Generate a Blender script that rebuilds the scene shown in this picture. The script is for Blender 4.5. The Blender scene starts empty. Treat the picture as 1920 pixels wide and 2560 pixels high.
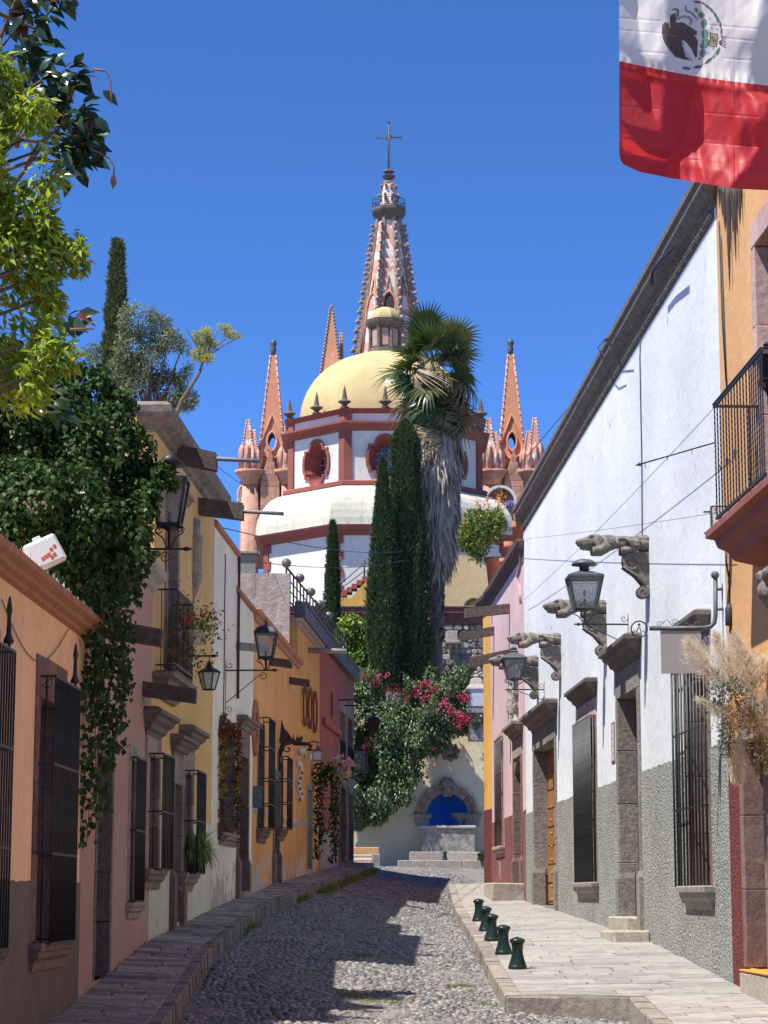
import bpy, math, random
import numpy as np
from mathutils import Vector, Matrix, Euler
C = bpy.context.scene
R = random.Random(11)
NR = np.random.default_rng(11)
EYE = 1.6
FPX = 5690.0
PITCH = math.atan(960 / FPX)
# ---------------- camera, world, sun, exposure
cam = bpy.data.cameras.new('camera')
cam.sensor_fit = 'VERTICAL'; cam.sensor_height = 24; cam.sensor_width = 18
cam.lens = 24 * FPX / 2560
cam.clip_start = 0.1; cam.clip_end = 6000
co = bpy.data.objects.new('camera', cam); C.collection.objects.link(co)
co.location = (0, 0, EYE); co.rotation_euler = (math.pi / 2 + PITCH, 0, 0)
C.camera = co
SUN_EL, SUN_AZ = math.radians(62.5), math.radians(-122)      # azimuth clockwise from +Y
w = bpy.data.worlds.new('World'); C.world = w; w.use_nodes = True
nt = w.node_tree
sky = nt.nodes.new('ShaderNodeTexSky'); sky.sky_type = 'NISHITA'; sky.sun_disc = False
sky.sun_elevation = SUN_EL; sky.sun_rotation = SUN_AZ
sky.altitude = 5000; sky.air_density = 0.8; sky.dust_density = 1.0; sky.ozone_density = 10.0   # high, dry, deep blue
bg = nt.nodes['Background']; bg.inputs['Strength'].default_value = 0.15
hs = nt.nodes.new('ShaderNodeHueSaturation'); hs.inputs['Saturation'].default_value = 1.1; hs.inputs['Value'].default_value = 1.12; nt.links.new(sky.outputs[0], hs.inputs['Color'])
tn = nt.nodes.new('ShaderNodeMix'); tn.data_type = 'RGBA'; tn.blend_type = 'MULTIPLY'; tn.inputs[0].default_value = 1; tn.inputs[7].default_value = (.93, .77, .77, 1)
nt.links.new(hs.outputs[0], tn.inputs[6]); nt.links.new(tn.outputs[2], bg.inputs[0])
sl = bpy.data.lights.new('sun', 'SUN'); sl.energy = 3.9; sl.angle = math.radians(0.53); sl.color = (1, .95, .87)
so = bpy.data.objects.new('sun', sl); C.collection.objects.link(so)
sd = Vector((math.sin(SUN_AZ) * math.cos(SUN_EL), math.cos(SUN_AZ) * math.cos(SUN_EL), math.sin(SUN_EL)))
so.rotation_euler = sd.to_track_quat('Z', 'Y').to_euler(); so.location = (-20, -10, 60)
C.view_settings.view_transform = 'Standard'; C.view_settings.look = 'None'
C.view_settings.exposure = 1.05; C.view_settings.gamma = 1; C.view_settings.use_curve_mapping = False
C.cycles.max_bounces = 10; C.cycles.diffuse_bounces = 8; C.cycles.transparent_max_bounces = 8

# ---------------- pixel frame of the photograph -> world
cp, sp = math.cos(PITCH), math.sin(PITCH)
def ray(px, py):
    u, v = px - 960, 1280 - py
    return Vector((u, FPX * cp - v * sp, FPX * sp + v * cp))
def at(px, py, Y):
    r = ray(px, py) * (Y / (FPX * cp - (1280 - py) * sp)); return Vector((r.x, r.y, r.z + EYE))
def atz(px, py, z):
    r = ray(px, py); r = r * ((z - EYE) / r.z); return Vector((r.x, r.y, z))
ZF = {'1': (0, 1300, .3858), '2': (0, 1900, .5787), '3': (460, 1350, .3255), '4': (850, 1450, .3617), '5': (1120, 1250, .339),
      '6': (1380, 1250, .339), '7': (960, 1900, .5787), '8': (1260, 400, .452), 'Y1': (580, 250, .4943), 'Y2': (560, 800, .5063),
      'Y3': (580, 1200, .434), 'Y4': (0, 0, .4069), 'Y5': (0, 850, .3858), 'Y6': (1500, 0, .2532), 'Y7': (900, 700, .2486),
      'A1': (0, 1560, .4071), 'A2': (1640, 1560, .4523), 'A3': (1740, 820, .2711), 'A4': (590, 840, .2621), 'A5': (860, 1820, .2411),
      'A6': (1180, 840, .2622), 'A7': (320, 1700, .3165), 'A8': (600, 1750, .2261), 'B1': (440, 2200, .4822), 'B2': (1200, 1750, .2939), 'B3': (860, 430, .2126)}
def Z(k, x, y):
    a, b, s = ZF[k]; return a + x * s, b + y * s

# ---------------- mesh building
def link(o, parent=None):
    C.collection.objects.link(o)
    if parent: o.parent = parent
    return o
def tag(o, label=None, cat=None, group=None, kind=None):
    if label: o['label'] = label
    if cat: o['category'] = cat
    if group: o['group'] = group
    if kind: o['kind'] = kind
    return o
def thing(name, label, cat, loc=(0, 0, 0), rz=0, group=None):
    o = bpy.data.objects.new(name, None); link(o); o.location = loc; o.rotation_euler = (0, 0, rz); o.empty_display_size = .2
    return tag(o, label, cat, group)
def inst(o, parent=None, loc=None, rot=None, scale=None, name=None):
    c = o.copy(); C.collection.objects.link(c)
    if parent is not None: c.parent = parent
    if name: c.name = name
    if loc is not None: c.location = loc
    if rot is not None: c.rotation_euler = rot
    if scale is not None: c.scale = scale if hasattr(scale, '__len__') else (scale,) * 3
    return c
def copy_tree(o, parent=None):
    kids = list(o.children); c = o.copy(); C.collection.objects.link(c); c.parent = parent
    for k in kids: copy_tree(k, c)
    return c
def raw_mesh(name, V, T, smooth=False, rnd=None):
    V = np.asarray(V, np.float32); T = np.asarray(T, np.int32); k = T.shape[1]
    me = bpy.data.meshes.new(name)
    me.vertices.add(len(V)); me.vertices.foreach_set('co', V.ravel())
    me.loops.add(T.size); me.loops.foreach_set('vertex_index', T.ravel())
    me.polygons.add(len(T)); me.polygons.foreach_set('loop_start', np.arange(0, T.size, k, dtype=np.int32))
    me.polygons.foreach_set('loop_total', np.full(len(T), k, np.int32))
    if smooth: me.polygons.foreach_set('use_smooth', np.ones(len(T), bool))
    if rnd is not None:
        a = me.attributes.new('rnd', 'FLOAT', 'POINT'); a.data.foreach_set('value', np.asarray(rnd, np.float32))
    me.update(calc_edges=True); me.validate()
    return me
def obj_of(name, me, mat, parent=None):
    o = bpy.data.objects.new(name, me)
    if mat and not me.materials: me.materials.append(mat)
    return link(o, parent)
class MB:
    def __init__(s): s.v = []; s.f = []; s.sm = []; s.M = None
    def add(s, vs, fs, smooth=False):
        b = len(s.v)
        if s.M is not None: vs = [s.M @ Vector(v) for v in vs]
        s.v.extend([tuple(v) for v in vs]); s.f.extend([tuple(i + b for i in f) for f in fs]); s.sm.extend([smooth] * len(fs)); return s
    def box(s, x0, x1, y0, y1, z0, z1, b=0.0, j=0.0):
        if x0 > x1: x0, x1 = x1, x0
        if y0 > y1: y0, y1 = y1, y0
        if z0 > z1: z0, z1 = z1, z0
        b = min(b, (x1 - x0) * .4, (y1 - y0) * .4, (z1 - z0) * .4)
        if b <= 0:
            vs = [(x, y, z) for x in (x0, x1) for y in (y0, y1) for z in (z0, z1)]
            return s.add(vs, [(0, 1, 3, 2), (4, 6, 7, 5), (0, 4, 5, 1), (2, 3, 7, 6), (0, 2, 6, 4), (1, 5, 7, 3)])
        lo, hi = (x0, y0, z0), (x1, y1, z1); vs = []; ix = {}
        for cx in (0, 1):
            for cy in (0, 1):
                for cz in (0, 1):
                    c = (cx, cy, cz); jj = [R.uniform(-j, j) for _ in range(3)] if j else (0, 0, 0)
                    for a in range(3):
                        p = []
                        for k in range(3):
                            q = hi[k] if c[k] else lo[k]
                            if k != a: q += (-b if c[k] else b)
                            p.append(q + jj[k])
                        ix[(c, a)] = len(vs); vs.append(p)
        fs = []
        for a in range(3):
            o1, o2 = [k for k in range(3) if k != a]
            for sd_ in (0, 1):
                q = []
                for (p1, p2) in ((0, 0), (1, 0), (1, 1), (0, 1)):
                    c = [0, 0, 0]; c[a] = sd_; c[o1] = p1; c[o2] = p2; q.append(ix[(tuple(c), a)])
                fs.append(q)
        for a in range(3):
            o1, o2 = [k for k in range(3) if k != a]
            for p1 in (0, 1):
                for p2 in (0, 1):
                    c0 = [0, 0, 0]; c0[o1] = p1; c0[o2] = p2; c1 = list(c0); c1[a] = 1; c0, c1 = tuple(c0), tuple(c1)
                    fs.append((ix[(c0, o1)], ix[(c1, o1)], ix[(c1, o2)], ix[(c0, o2)]))
        for cx in (0, 1):
            for cy in (0, 1):
                for cz in (0, 1):
                    fs.append(tuple(ix[((cx, cy, cz), a)] for a in range(3)))
        return s.add(vs, fs)
    def tube(s, pts, r, n=6, caps=True, smooth=True):
        P = [Vector(p) for p in pts]; m = len(P)
        rs = r if hasattr(r, '__len__') else [r] * m
        vs = []; up = None
        for i in range(m):
            d = (P[min(i + 1, m - 1)] - P[max(i - 1, 0)])
            if d.length < 1e-9: d = Vector((0, 0, 1))
            d.normalize()
            if up is None:
                up = Vector((0, 0, 1)) if abs(d.z) < .9 else Vector((1, 0, 0))
            x = d.cross(up)
            if x.length < 1e-6: x = d.orthogonal()
            x.normalize(); y = x.cross(d).normalized(); up = y
            for k in range(n):
                a = 2 * math.pi * (k + .5) / n; vs.append(P[i] + (x * math.cos(a) + y * math.sin(a)) * rs[i])
        fs = [(i * n + k, i * n + (k + 1) % n, (i + 1) * n + (k + 1) % n, (i + 1) * n + k) for i in range(m - 1) for k in range(n)]
        s.add(vs, fs, smooth and n > 4)
        if caps:
            b = len(s.v) - len(vs); s.f.append(tuple(b + k for k in reversed(range(n)))); s.f.append(tuple(b + (m - 1) * n + k for k in range(n))); s.sm += [False, False]
        return s
    def cyl(s, p0, p1, r0, r1=None, n=8): return s.tube([p0, p1], [r0, r0 if r1 is None else r1], n)
    def lathe(s, prof, n=16, c=(0, 0, 0), smooth=True, a0=0.0):
        vs = []; 
        for (r, z) in prof:
            for k in range(n):
                a = 2 * math.pi * k / n + a0; vs.append((c[0] + r * math.cos(a), c[1] + r * math.sin(a), c[2] + z))
        m = len(prof)
        fs = [(i * n + k, i * n + (k + 1) % n, (i + 1) * n + (k + 1) % n, (i + 1) * n + k) for i in range(m - 1) for k in range(n)]
        s.add(vs, fs, smooth); b = len(s.v) - len(vs)
        if prof[0][0] > 1e-4: s.f.append(tuple(b + k for k in reversed(range(n)))); s.sm.append(False)
        if prof[-1][0] > 1e-4: s.f.append(tuple(b + (m - 1) * n + k for k in range(n))); s.sm.append(False)
        return s
    def prism(s, poly, y0, y1, axis='y'):
        n = len(poly)
        f = {'y': lambda a, b, t: (a, t, b), 'x': lambda a, b, t: (t, a, b), 'z': lambda a, b, t: (a, b, t)}[axis]
        vs = [f(a, b, y0) for a, b in poly] + [f(a, b, y1) for a, b in poly]
        return s.add(vs, [tuple(range(n)), tuple(range(2 * n - 1, n - 1, -1))] + [(i, i + n, (i + 1) % n + n, (i + 1) % n) for i in range(n)])
    def ball(s, c, r, n=12, m=8):
        r = r if hasattr(r, '__len__') else (r, r, r); vs = []
        for i in range(m + 1):
            t = math.pi * i / m
            for k in range(n):
                a = 2 * math.pi * k / n; vs.append((c[0] + r[0] * math.sin(t) * math.cos(a), c[1] + r[1] * math.sin(t) * math.sin(a), c[2] + r[2] * math.cos(t)))
        return s.add(vs, [(i * n + k, (i + 1) * n + k, (i + 1) * n + (k + 1) % n, i * n + (k + 1) % n) for i in range(m) for k in range(n)], True)
    def stack(s, u0, u1, prof, yb=0.0):
        """mouldings wrapped on three sides of a wall piece: prof = [(projection, z)]; front is -y"""
        vs = []
        for p, z in prof: vs += [(u0 - p, yb, z), (u0 - p, -p, z), (u1 + p, -p, z), (u1 + p, yb, z)]
        m = len(prof); fs = [(i * 4 + k, i * 4 + k + 1, i * 4 + k + 5, i * 4 + k + 4) for i in range(m - 1) for k in range(3)]
        fs += [(0, 3, 2, 1), tuple((m - 1) * 4 + k for k in range(4))]
        return s.add(vs, fs)
    def sweep_u(s, u0, u1, prof, n=1):
        """profile [(y,z)] closed, extruded along x"""
        return s.prism(prof, u0, u1, 'x')
    def build(s, name, mat, parent=None):
        me = bpy.data.meshes.new(name); me.from_pydata(s.v, [], s.f)
        me.polygons.foreach_set('use_smooth', s.sm); me.update()
        import bmesh
        bm = bmesh.new(); bm.from_mesh(me); bmesh.ops.recalc_face_normals(bm, faces=bm.faces); bm.to_mesh(me); bm.free()
        return obj_of(name, me, mat, parent)
def spiral(c, r, turns, a0, n=18, sgn=1, ax='xz', rmin=.12):
    pts = []
    for i in range(n + 1):
        t = i / n; rr = r * (1 - t * (1 - rmin)); a = a0 + sgn * turns * 2 * math.pi * t
        d = (rr * math.cos(a), rr * math.sin(a))
        pts.append((c[0] + d[0], c[1], c[2] + d[1]) if ax == 'xz' else (c[0], c[1] + d[0], c[2] + d[1]))
    return pts

# ---------------- materials
def new_mat(name):
    m = bpy.data.materials.new(name); m.use_nodes = True; t = m.node_tree; b = t.nodes['Principled BSDF']
    return m, t, b
def nd(t, typ, **kw):
    n = t.nodes.new(typ)
    for k, v in kw.items():
        if hasattr(n, k): setattr(n, k, v)
        else: n.inputs[k].default_value = v
    return n
def coords(t, scale=(1, 1, 1), out='Object'):
    tc = nd(t, 'ShaderNodeTexCoord'); mp = nd(t, 'ShaderNodeMapping'); mp.inputs['Scale'].default_value = scale
    t.links.new(tc.outputs[out], mp.inputs[0]); return mp.outputs[0]
def noise(t, vec, scale, detail=6, rough=.6):
    n = nd(t, 'ShaderNodeTexNoise'); n.inputs['Scale'].default_value = scale; n.inputs['Detail'].default_value = detail; n.inputs['Roughness'].default_value = rough
    t.links.new(vec, n.inputs['Vector']); return n.outputs['Fac']
def ramp(t, fac, p0, p1, c0=(0, 0, 0, 1), c1=(1, 1, 1, 1)):
    r = nd(t, 'ShaderNodeValToRGB'); e = r.color_ramp.elements; e[0].position = p0; e[1].position = p1; e[0].color = c0; e[1].color = c1
    t.links.new(fac, r.inputs[0]); return r.outputs[0]
def mix(t, fac, a, b, mode='MIX'):
    n = nd(t, 'ShaderNodeMix', data_type='RGBA', blend_type=mode)
    for i, x in ((0, fac), (6, a), (7, b)):
        if hasattr(x, 'is_linked'): t.links.new(x, n.inputs[i])
        else: n.inputs[i].default_value = x if i == 0 or len(x) == 4 else (*x, 1)
    return n.outputs[2]
def bump(t, b, h, strength=.3, dist=.02, prev=None):
    n = nd(t, 'ShaderNodeBump'); n.inputs['Strength'].default_value = strength; n.inputs['Distance'].default_value = dist
    t.links.new(h, n.inputs['Height'])
    if prev: t.links.new(prev, n.inputs['Normal'])
    t.links.new(n.outputs[0], b.inputs['Normal']); return n.outputs[0]
def vary_obj(t, col, amt):
    oi = nd(t, 'ShaderNodeObjectInfo'); mr = nd(t, 'ShaderNodeMapRange'); mr.inputs[3].default_value = 1 - amt; mr.inputs[4].default_value = 1 + amt
    t.links.new(oi.outputs['Random'], mr.inputs[0])
    h = nd(t, 'ShaderNodeHueSaturation'); t.links.new(mr.outputs[0], h.inputs['Value']); t.links.new(col, h.inputs['Color']); return h.outputs[0]
def c4(c): return (*c, 1)
def sh(c, f): return tuple(min(1, x * f) for x in c)
def plaster(name, c, stain=None, var=.14, streak=.35, peel=None, rough=.9, bumpd=.012):
    m, t, b = new_mat(name); v = coords(t)
    col = mix(t, ramp(t, noise(t, v, .55, 8, .65), .3, .7), sh(c, 1 - var), sh(c, 1 + var))
    col = mix(t, ramp(t, noise(t, v, 7, 6, .7), .45, .85), col, sh(c, .8))
    vs = coords(t, (3.5, 3.5, .28))
    st = ramp(t, noise(t, vs, 1.6, 7, .65), .5, .82, (0, 0, 0, 1), (streak,) * 3 + (1,))
    col = mix(t, st, col, stain or sh(c, .5))
    vf = coords(t, (1, 1, .6))
    fa = ramp(t, noise(t, vf, 1.3, 9, .7), .55, .8, (0, 0, 0, 1), (.35, .35, .35, 1))
    col = mix(t, fa, col, tuple(x * .6 + .25 for x in c))
    if peel:
        pm = ramp(t, noise(t, v, 1.1, 9, .62), peel[1], peel[1] + .02); col = mix(t, pm, col, peel[0])
        sx = nd(t, 'ShaderNodeSeparateXYZ'); t.links.new(v, sx.inputs[0]); mr = nd(t, 'ShaderNodeMapRange'); mr.inputs[1].default_value = 0; mr.inputs[2].default_value = peel[2] if len(peel) > 2 else .001; mr.inputs[3].default_value = .24 if len(peel) > 2 else 0; mr.inputs[4].default_value = 0; t.links.new(sx.outputs[2], mr.inputs[0])
        am = nd(t, 'ShaderNodeMath', operation='ADD'); t.links.new(noise(t, v, 1.5, 9, .66), am.inputs[0]); t.links.new(mr.outputs[0], am.inputs[1]); col = mix(t, ramp(t, am.outputs[0], .655, .68), col, peel[0])
    big = ramp(t, noise(t, v, .22, 5, .55), .35, .68, (.86, .86, .86, 1), (1.1, 1.1, 1.1, 1)); col = mix(t, 1.0, col, big, 'MULTIPLY')
    wv = nd(t, 'ShaderNodeVectorMath', operation='ADD'); nz = nd(t, 'ShaderNodeTexNoise'); nz.inputs['Scale'].default_value = 1.6; nz.inputs['Detail'].default_value = 6; t.links.new(v, nz.inputs['Vector']); t.links.new(v, wv.inputs[0]); t.links.new(nz.outputs['Color'], wv.inputs[1])
    vo = nd(t, 'ShaderNodeTexVoronoi', feature='DISTANCE_TO_EDGE'); vo.inputs['Scale'].default_value = .55; t.links.new(wv.outputs[0], vo.inputs['Vector'])
    cm = ramp(t, vo.outputs['Distance'], .0, .012, (1, 1, 1, 1), (0, 0, 0, 1)); mk = ramp(t, noise(t, v, .5, 4, .6), .52, .66, (0, 0, 0, 1), (.55, .55, .55, 1)); ck = mix(t, 1.0, cm, mk, 'MULTIPLY'); col = mix(t, ck, col, sh(c, .38))
    pt_ = ramp(t, noise(t, v, 1.7, 10, .72), .60, .64, (0, 0, 0, 1), (.3, .3, .3, 1)); col = mix(t, pt_, col, stain or sh(c, .55))
    t.links.new(col, b.inputs['Base Color']); b.inputs['Roughness'].default_value = rough
    h1 = noise(t, v, 2.2, 5, .6); h2 = noise(t, v, 28, 4, .6)
    n1 = bump(t, b, h1, .5, bumpd * 4); bump(t, b, h2, .5, bumpd, n1)
    return m
def stone(name, c, c2=None, var=.3, scale=5, bumpd=.02, objvar=.2, rough=.9, lich=None):
    m, t, b = new_mat(name); v = coords(t)
    col = mix(t, ramp(t, noise(t, v, scale, 9, .7), .3, .7), sh(c, 1 - var), c2 or sh(c, 1 + var))
    sp_ = ramp(t, noise(t, v, scale * 9, 3, .6), .62, .72, (0, 0, 0, 1), (.5, .5, .5, 1)); col = mix(t, sp_, col, sh(c, .45))
    if lich: col = mix(t, ramp(t, noise(t, v, scale * .6, 8, .75), .52, .62), col, lich)
    col = vary_obj(t, col, objvar)
    t.links.new(col, b.inputs['Base Color']); b.inputs['Roughness'].default_value = rough
    n1 = bump(t, b, noise(t, v, scale * 1.3, 8, .65), .6, bumpd * 2); bump(t, b, noise(t, v, scale * 8, 4, .6), .5, bumpd * .6, n1)
    return m
def pebbledash(name, c, c2, scale=26):
    m, t, b = new_mat(name); v = coords(t)
    vo = nd(t, 'ShaderNodeTexVoronoi'); vo.inputs['Scale'].default_value = scale; t.links.new(v, vo.inputs['Vector'])
    wn = noise(t, v, scale * .9, 4, .7)
    col = mix(t, ramp(t, wn, .42, .6), c2, c)
    col = mix(t, ramp(t, vo.outputs['Distance'], .32, .62), col, sh(c2, .55))
    col = mix(t, ramp(t, noise(t, v, .7, 6, .6), .4, .75, (0, 0, 0, 1), (.5, .5, .5, 1)), col, sh(c, .72))
    t.links.new(col, b.inputs['Base Color']); b.inputs['Roughness'].default_value = .95
    n1 = bump(t, b, vo.outputs['Distance'], .9, .03); n1.node.invert = True
    bump(t, b, wn, .8, .03, n1)
    return m
def iron(name='black_iron', c=(.018, .019, .021), rough=.5):
    m, t, b = new_mat(name); v = coords(t)
    col = mix(t, ramp(t, noise(t, v, 14, 6, .7), .4, .75), c, tuple(x * 2.2 + .006 for x in c)); t.links.new(col, b.inputs['Base Color'])
    b.inputs['Roughness'].default_value = rough; b.inputs['Metallic'].default_value = .2
    bump(t, b, noise(t, v, 40, 3), .25, .004); return m
def wood(name, c, c2, sc=(9, 9, .9), rough=.7, objvar=.12):
    m, t, b = new_mat(name); v = coords(t, sc)
    n = noise(t, v, 2.2, 8, .65); col = mix(t, ramp(t, n, .3, .72), c, c2); col = vary_obj(t, col, objvar); t.links.new(col, b.inputs['Base Color'])
    b.inputs['Roughness'].default_value = rough; bump(t, b, n, .5, .01); return m
def glass(name, c=(.03, .035, .04), rough=.08):
    m, t, b = new_mat(name); b.inputs['Base Color'].default_value = c4(c); b.inputs['Roughness'].default_value = rough
    b.inputs['Specular IOR Level'].default_value = .8; bump(t, b, noise(t, coords(t), 3, 2), .05, .01); return m
def flat(name, c, rough=.6, var=.08, bumps=.2, metal=0):
    m, t, b = new_mat(name); v = coords(t)
    col = mix(t, ramp(t, noise(t, v, 6, 6, .65), .3, .7), sh(c, 1 - var), sh(c, 1 + var)); t.links.new(col, b.inputs['Base Color'])
    b.inputs['Roughness'].default_value = rough; b.inputs['Metallic'].default_value = metal
    bump(t, b, noise(t, v, 20, 4), bumps, .01); return m
def leafmat(name, c, c2, c3=None, trans=.35, rough=.45, p3=.9, spec=.4, tt=(1.25, 1.2, .55)):
    """per-leaf tint from the 'rnd' attribute (or the object's own random), thin and translucent"""
    m, t, b = new_mat(name)
    a = nd(t, 'ShaderNodeAttribute', attribute_name='rnd'); oi = nd(t, 'ShaderNodeObjectInfo')
    ad = nd(t, 'ShaderNodeMath', operation='ADD'); t.links.new(a.outputs['Fac'], ad.inputs[0]); t.links.new(oi.outputs['Random'], ad.inputs[1])
    fr = nd(t, 'ShaderNodeMath', operation='FRACT'); t.links.new(ad.outputs[0], fr.inputs[0])
    col = mix(t, fr.outputs[0], c, c2)
    if c3: col = mix(t, ramp(t, fr.outputs[0], p3, p3 + .02), col, c3)
    t.links.new(col, b.inputs['Base Color']); b.inputs['Roughness'].default_value = rough; b.inputs['Specular IOR Level'].default_value = spec
    tr = nd(t, 'ShaderNodeBsdfTranslucent'); br = mix(t, 1.0, col, tt, 'MULTIPLY'); t.links.new(br, tr.inputs[0])
    ms = nd(t, 'ShaderNodeMixShader'); ms.inputs[0].default_value = trans
    t.links.new(b.outputs[0], ms.inputs[1]); t.links.new(tr.outputs[0], ms.inputs[2]); t.links.new(ms.outputs[0], t.nodes['Material Output'].inputs[0])
    return m

# ---------------- foliage
TM = {
 'q': (np.array([(0, 0, 0), (.45, .3, .1), (1, 0, -.05), (.45, -.3, .1)]), np.array([(0, 2, 1), (0, 3, 2)])),
 'n': (np.array([(0, 0, 0), (.4, .16, .05), (1, 0, -.08), (.4, -.16, .05)]), np.array([(0, 2, 1), (0, 3, 2)])),
 'b': (np.array([(0, 0, 0), (.4, .045, .0), (1, 0, 0), (.4, -.045, .0)]), np.array([(0, 2, 1), (0, 3, 2)])),
 'h': (np.array([(0, 0, 0), (.4, .02, .0), (1, 0, 0), (.4, -.02, .0)]), np.array([(0, 2, 1), (0, 3, 2)])),
 'l': (np.array([(0, 0, 0), (.22, .2, .05), (.55, .24, .05), (1, 0, -.22), (.55, -.24, .05), (.22, -.2, .05), (.22, 0, 0), (.55, 0, -.02)]),
       np.array([(0, 6, 1), (6, 2, 1), (6, 7, 2), (7, 3, 2), (0, 5, 6), (5, 4, 6), (6, 4, 7), (7, 4, 3)])),
 'v': (np.array([(0, 0, 0), (.15, .3, .02), (.5, .42, 0), (.55, .2, .05), (1, 0, -.12), (.55, -.2, .05), (.5, -.42, 0), (.15, -.3, .02), (.35, 0, .06)]),
       np.array([(0, 8, 1), (1, 8, 2), (2, 8, 3), (3, 8, 4), (4, 8, 5), (5, 8, 6), (6, 8, 7), (7, 8, 0)])),
}
def unit(a):
    return a / np.maximum(np.linalg.norm(a, axis=1, keepdims=True), 1e-9)
def leaves(name, P, D, U, S, mat, parent=None, tm='q', rnd=None):
    tv, tf = TM[tm]; n = len(P); P = np.asarray(P, float); S = np.broadcast_to(np.asarray(S, float), (n,))
    x = unit(np.asarray(D, float)); u = np.asarray(U, float); z = unit(u - (u * x).sum(1, keepdims=True) * x); y = np.cross(z, x)
    V = P[:, None, :] + S[:, None, None] * (tv[None, :, 0, None] * x[:, None, :] + tv[None, :, 1, None] * y[:, None, :] + tv[None, :, 2, None] * z[:, None, :])
    k = len(tv); T = (tf[None] + (np.arange(n) * k)[:, None, None]).reshape(-1, 3)
    r = np.repeat(NR.random(n) if rnd is None else rnd, k)
    return obj_of(name, raw_mesh(name, V.reshape(-1, 3), T, False, r), mat, parent)
def leaf_objs(name, P, D, U, S, mat, parent, tm='l'):
    """each leaf an object of its own, mesh data shared"""
    tv, tf = TM[tm]; key = 'leaf_' + tm + mat.name
    me = bpy.data.meshes.get(key)
    if me is None:
        me = raw_mesh(key, tv, tf, False, np.zeros(len(tv))); me.materials.append(mat); me.name = key
    for p, d, u, s in zip(P, D, U, S):
        x = Vector(d).normalized(); z = Vector(u); z = (z - x * z.dot(x))
        if z.length < 1e-6: z = x.orthogonal()
        z.normalize(); y = z.cross(x)
        M = Matrix(((x.x, y.x, z.x), (x.y, y.y, z.y), (x.z, y.z, z.z)))
        o = bpy.data.objects.new(name, me); link(o, parent); o.location = p; o.rotation_euler = M.to_euler(); o.scale = (s, s, s)
_wd = unit(NR.normal(size=(14, 3))); _wp = NR.random(14) * 6.28
def clump(P, freq):
    a = np.zeros(len(P))
    for i in range(14): a += np.sin((P @ _wd[i]) * freq * (1 + .25 * (i % 5)) + _wp[i])
    return a / 3.7
def blob(ells, n, shell=(.55, 1.08), thresh=-.7, freq=2.2):
    """points through the outer part of a union of ellipsoids, thinned in clumps; returns points, outward normals"""
    vol = np.array([e[1][0] * e[1][1] * e[1][2] for e in ells]) ** .67; vol /= vol.sum()
    Ps, Ns = [], []
    for e, f in zip(ells, vol):
        m = max(4, int(n * f)); d = unit(NR.normal(size=(m, 3))); rr = NR.uniform(shell[0], shell[1], (m, 1)) ** .6
        r = np.array(e[1]); Ps.append(np.array(e[0]) + d * rr * r); Ns.append(unit(d / r))
    P = np.concatenate(Ps); N = np.concatenate(Ns); keep = clump(P, freq) > thresh
    for e in ells:
        q = (((P - np.array(e[0])) / np.array(e[1])) ** 2).sum(1); keep &= q > .3
    return P[keep], N[keep]
def leaf_dirs(N, down=.6, jit=.7):
    n = len(N); g = np.array((0, 0, -1.0)); j = NR.normal(size=(n, 3)) * jit
    return unit(N * .35 + g * down + j), unit(N + np.array((0, 0, .5)) + NR.normal(size=(n, 3)) * .5)
# ---------------- colours used across the place
M = {}
M['cantera'] = stone('pink_grey_stone', (.30, .24, .21), (.38, .31, .27), .35, 6, .018, .22)
M['cantera_dark'] = stone('weathered_dark_stone', (.17, .14, .125), (.26, .22, .19), .45, 5, .02, .25)
M['reveal'] = stone('brown_stone', (.17, .105, .09), (.25, .16, .135), .3, 6, .014, .2)
M['grey_stone'] = stone('grey_stone', (.30, .27, .24), (.40, .36, .31), .3, 7, .02, .15)
M['carved'] = stone('carved_grey_stone', (.15, .13, .11), (.28, .245, .21), .5, 9, .03, .2)
M['pale_stone'] = stone('pale_stone', (.36, .31, .255), (.45, .40, .34), .3, 6, .015, .12)
M['flag_l'] = stone('pavement_stone', (.235, .205, .185), (.37, .33, .29), .35, 7, .012, .4)
M['flag_r'] = stone('pale_pavement_stone', (.285, .265, .24), (.34, .32, .295), .26, 4, .01, .17)
M['kerb_l'] = stone('kerb_stone', (.18, .16, .14), (.30, .27, .23), .35, 9, .02, .35)
M['kerb_r'] = stone('kerb_stone_pale', (.25, .215, .18), (.33, .295, .25), .35, 8, .02, .25)
M['cobble'] = stone('cobblestone', (.105, .105, .11), (.18, .175, .17), .45, 11, .006, .6, .5)
M['mortar'] = stone('mortar_bed', (.25, .235, .21), (.32, .30, .27), .3, 4, .02, 0)
M['mortar_d'] = stone('mortar_bed_dark', (.14, .125, .11), (.22, .20, .175), .3, 4, .02, 0)
M['dirt'] = stone('earth_between_cobbles', (.155, .14, .12), (.25, .23, .20), .3, 3, .03, 0)
M['iron'] = iron()
M['iron_g'] = iron('grey_iron', (.06, .065, .07), .55)
M['bollard'] = iron('green_iron', (.008, .02, .018), .3)
M['dark_wood'] = wood('old_dark_wood', (.025, .018, .014), (.06, .045, .035))
M['beam'] = stone('dark_stone_spout', (.085, .06, .05), (.15, .115, .10), .4, 8, .02, .15)
M['door_wood'] = wood('varnished_wood', (.20, .085, .025), (.38, .18, .05), (6, 6, 1))
M['brown_wood'] = wood('brown_wood', (.055, .025, .017), (.10, .05, .035))
M['grey_wood'] = wood('grey_painted_wood', (.16, .17, .18), (.24, .25, .26))
M['glass'] = glass('dark_glass')
M['lamp_glass'] = glass('lamp_glass', (.45, .48, .48), .1)
_t = M['lamp_glass'].node_tree; _tr = _t.nodes.new('ShaderNodeBsdfTransparent'); _ms = _t.nodes.new('ShaderNodeMixShader'); _ms.inputs[0].default_value = .75
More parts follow.
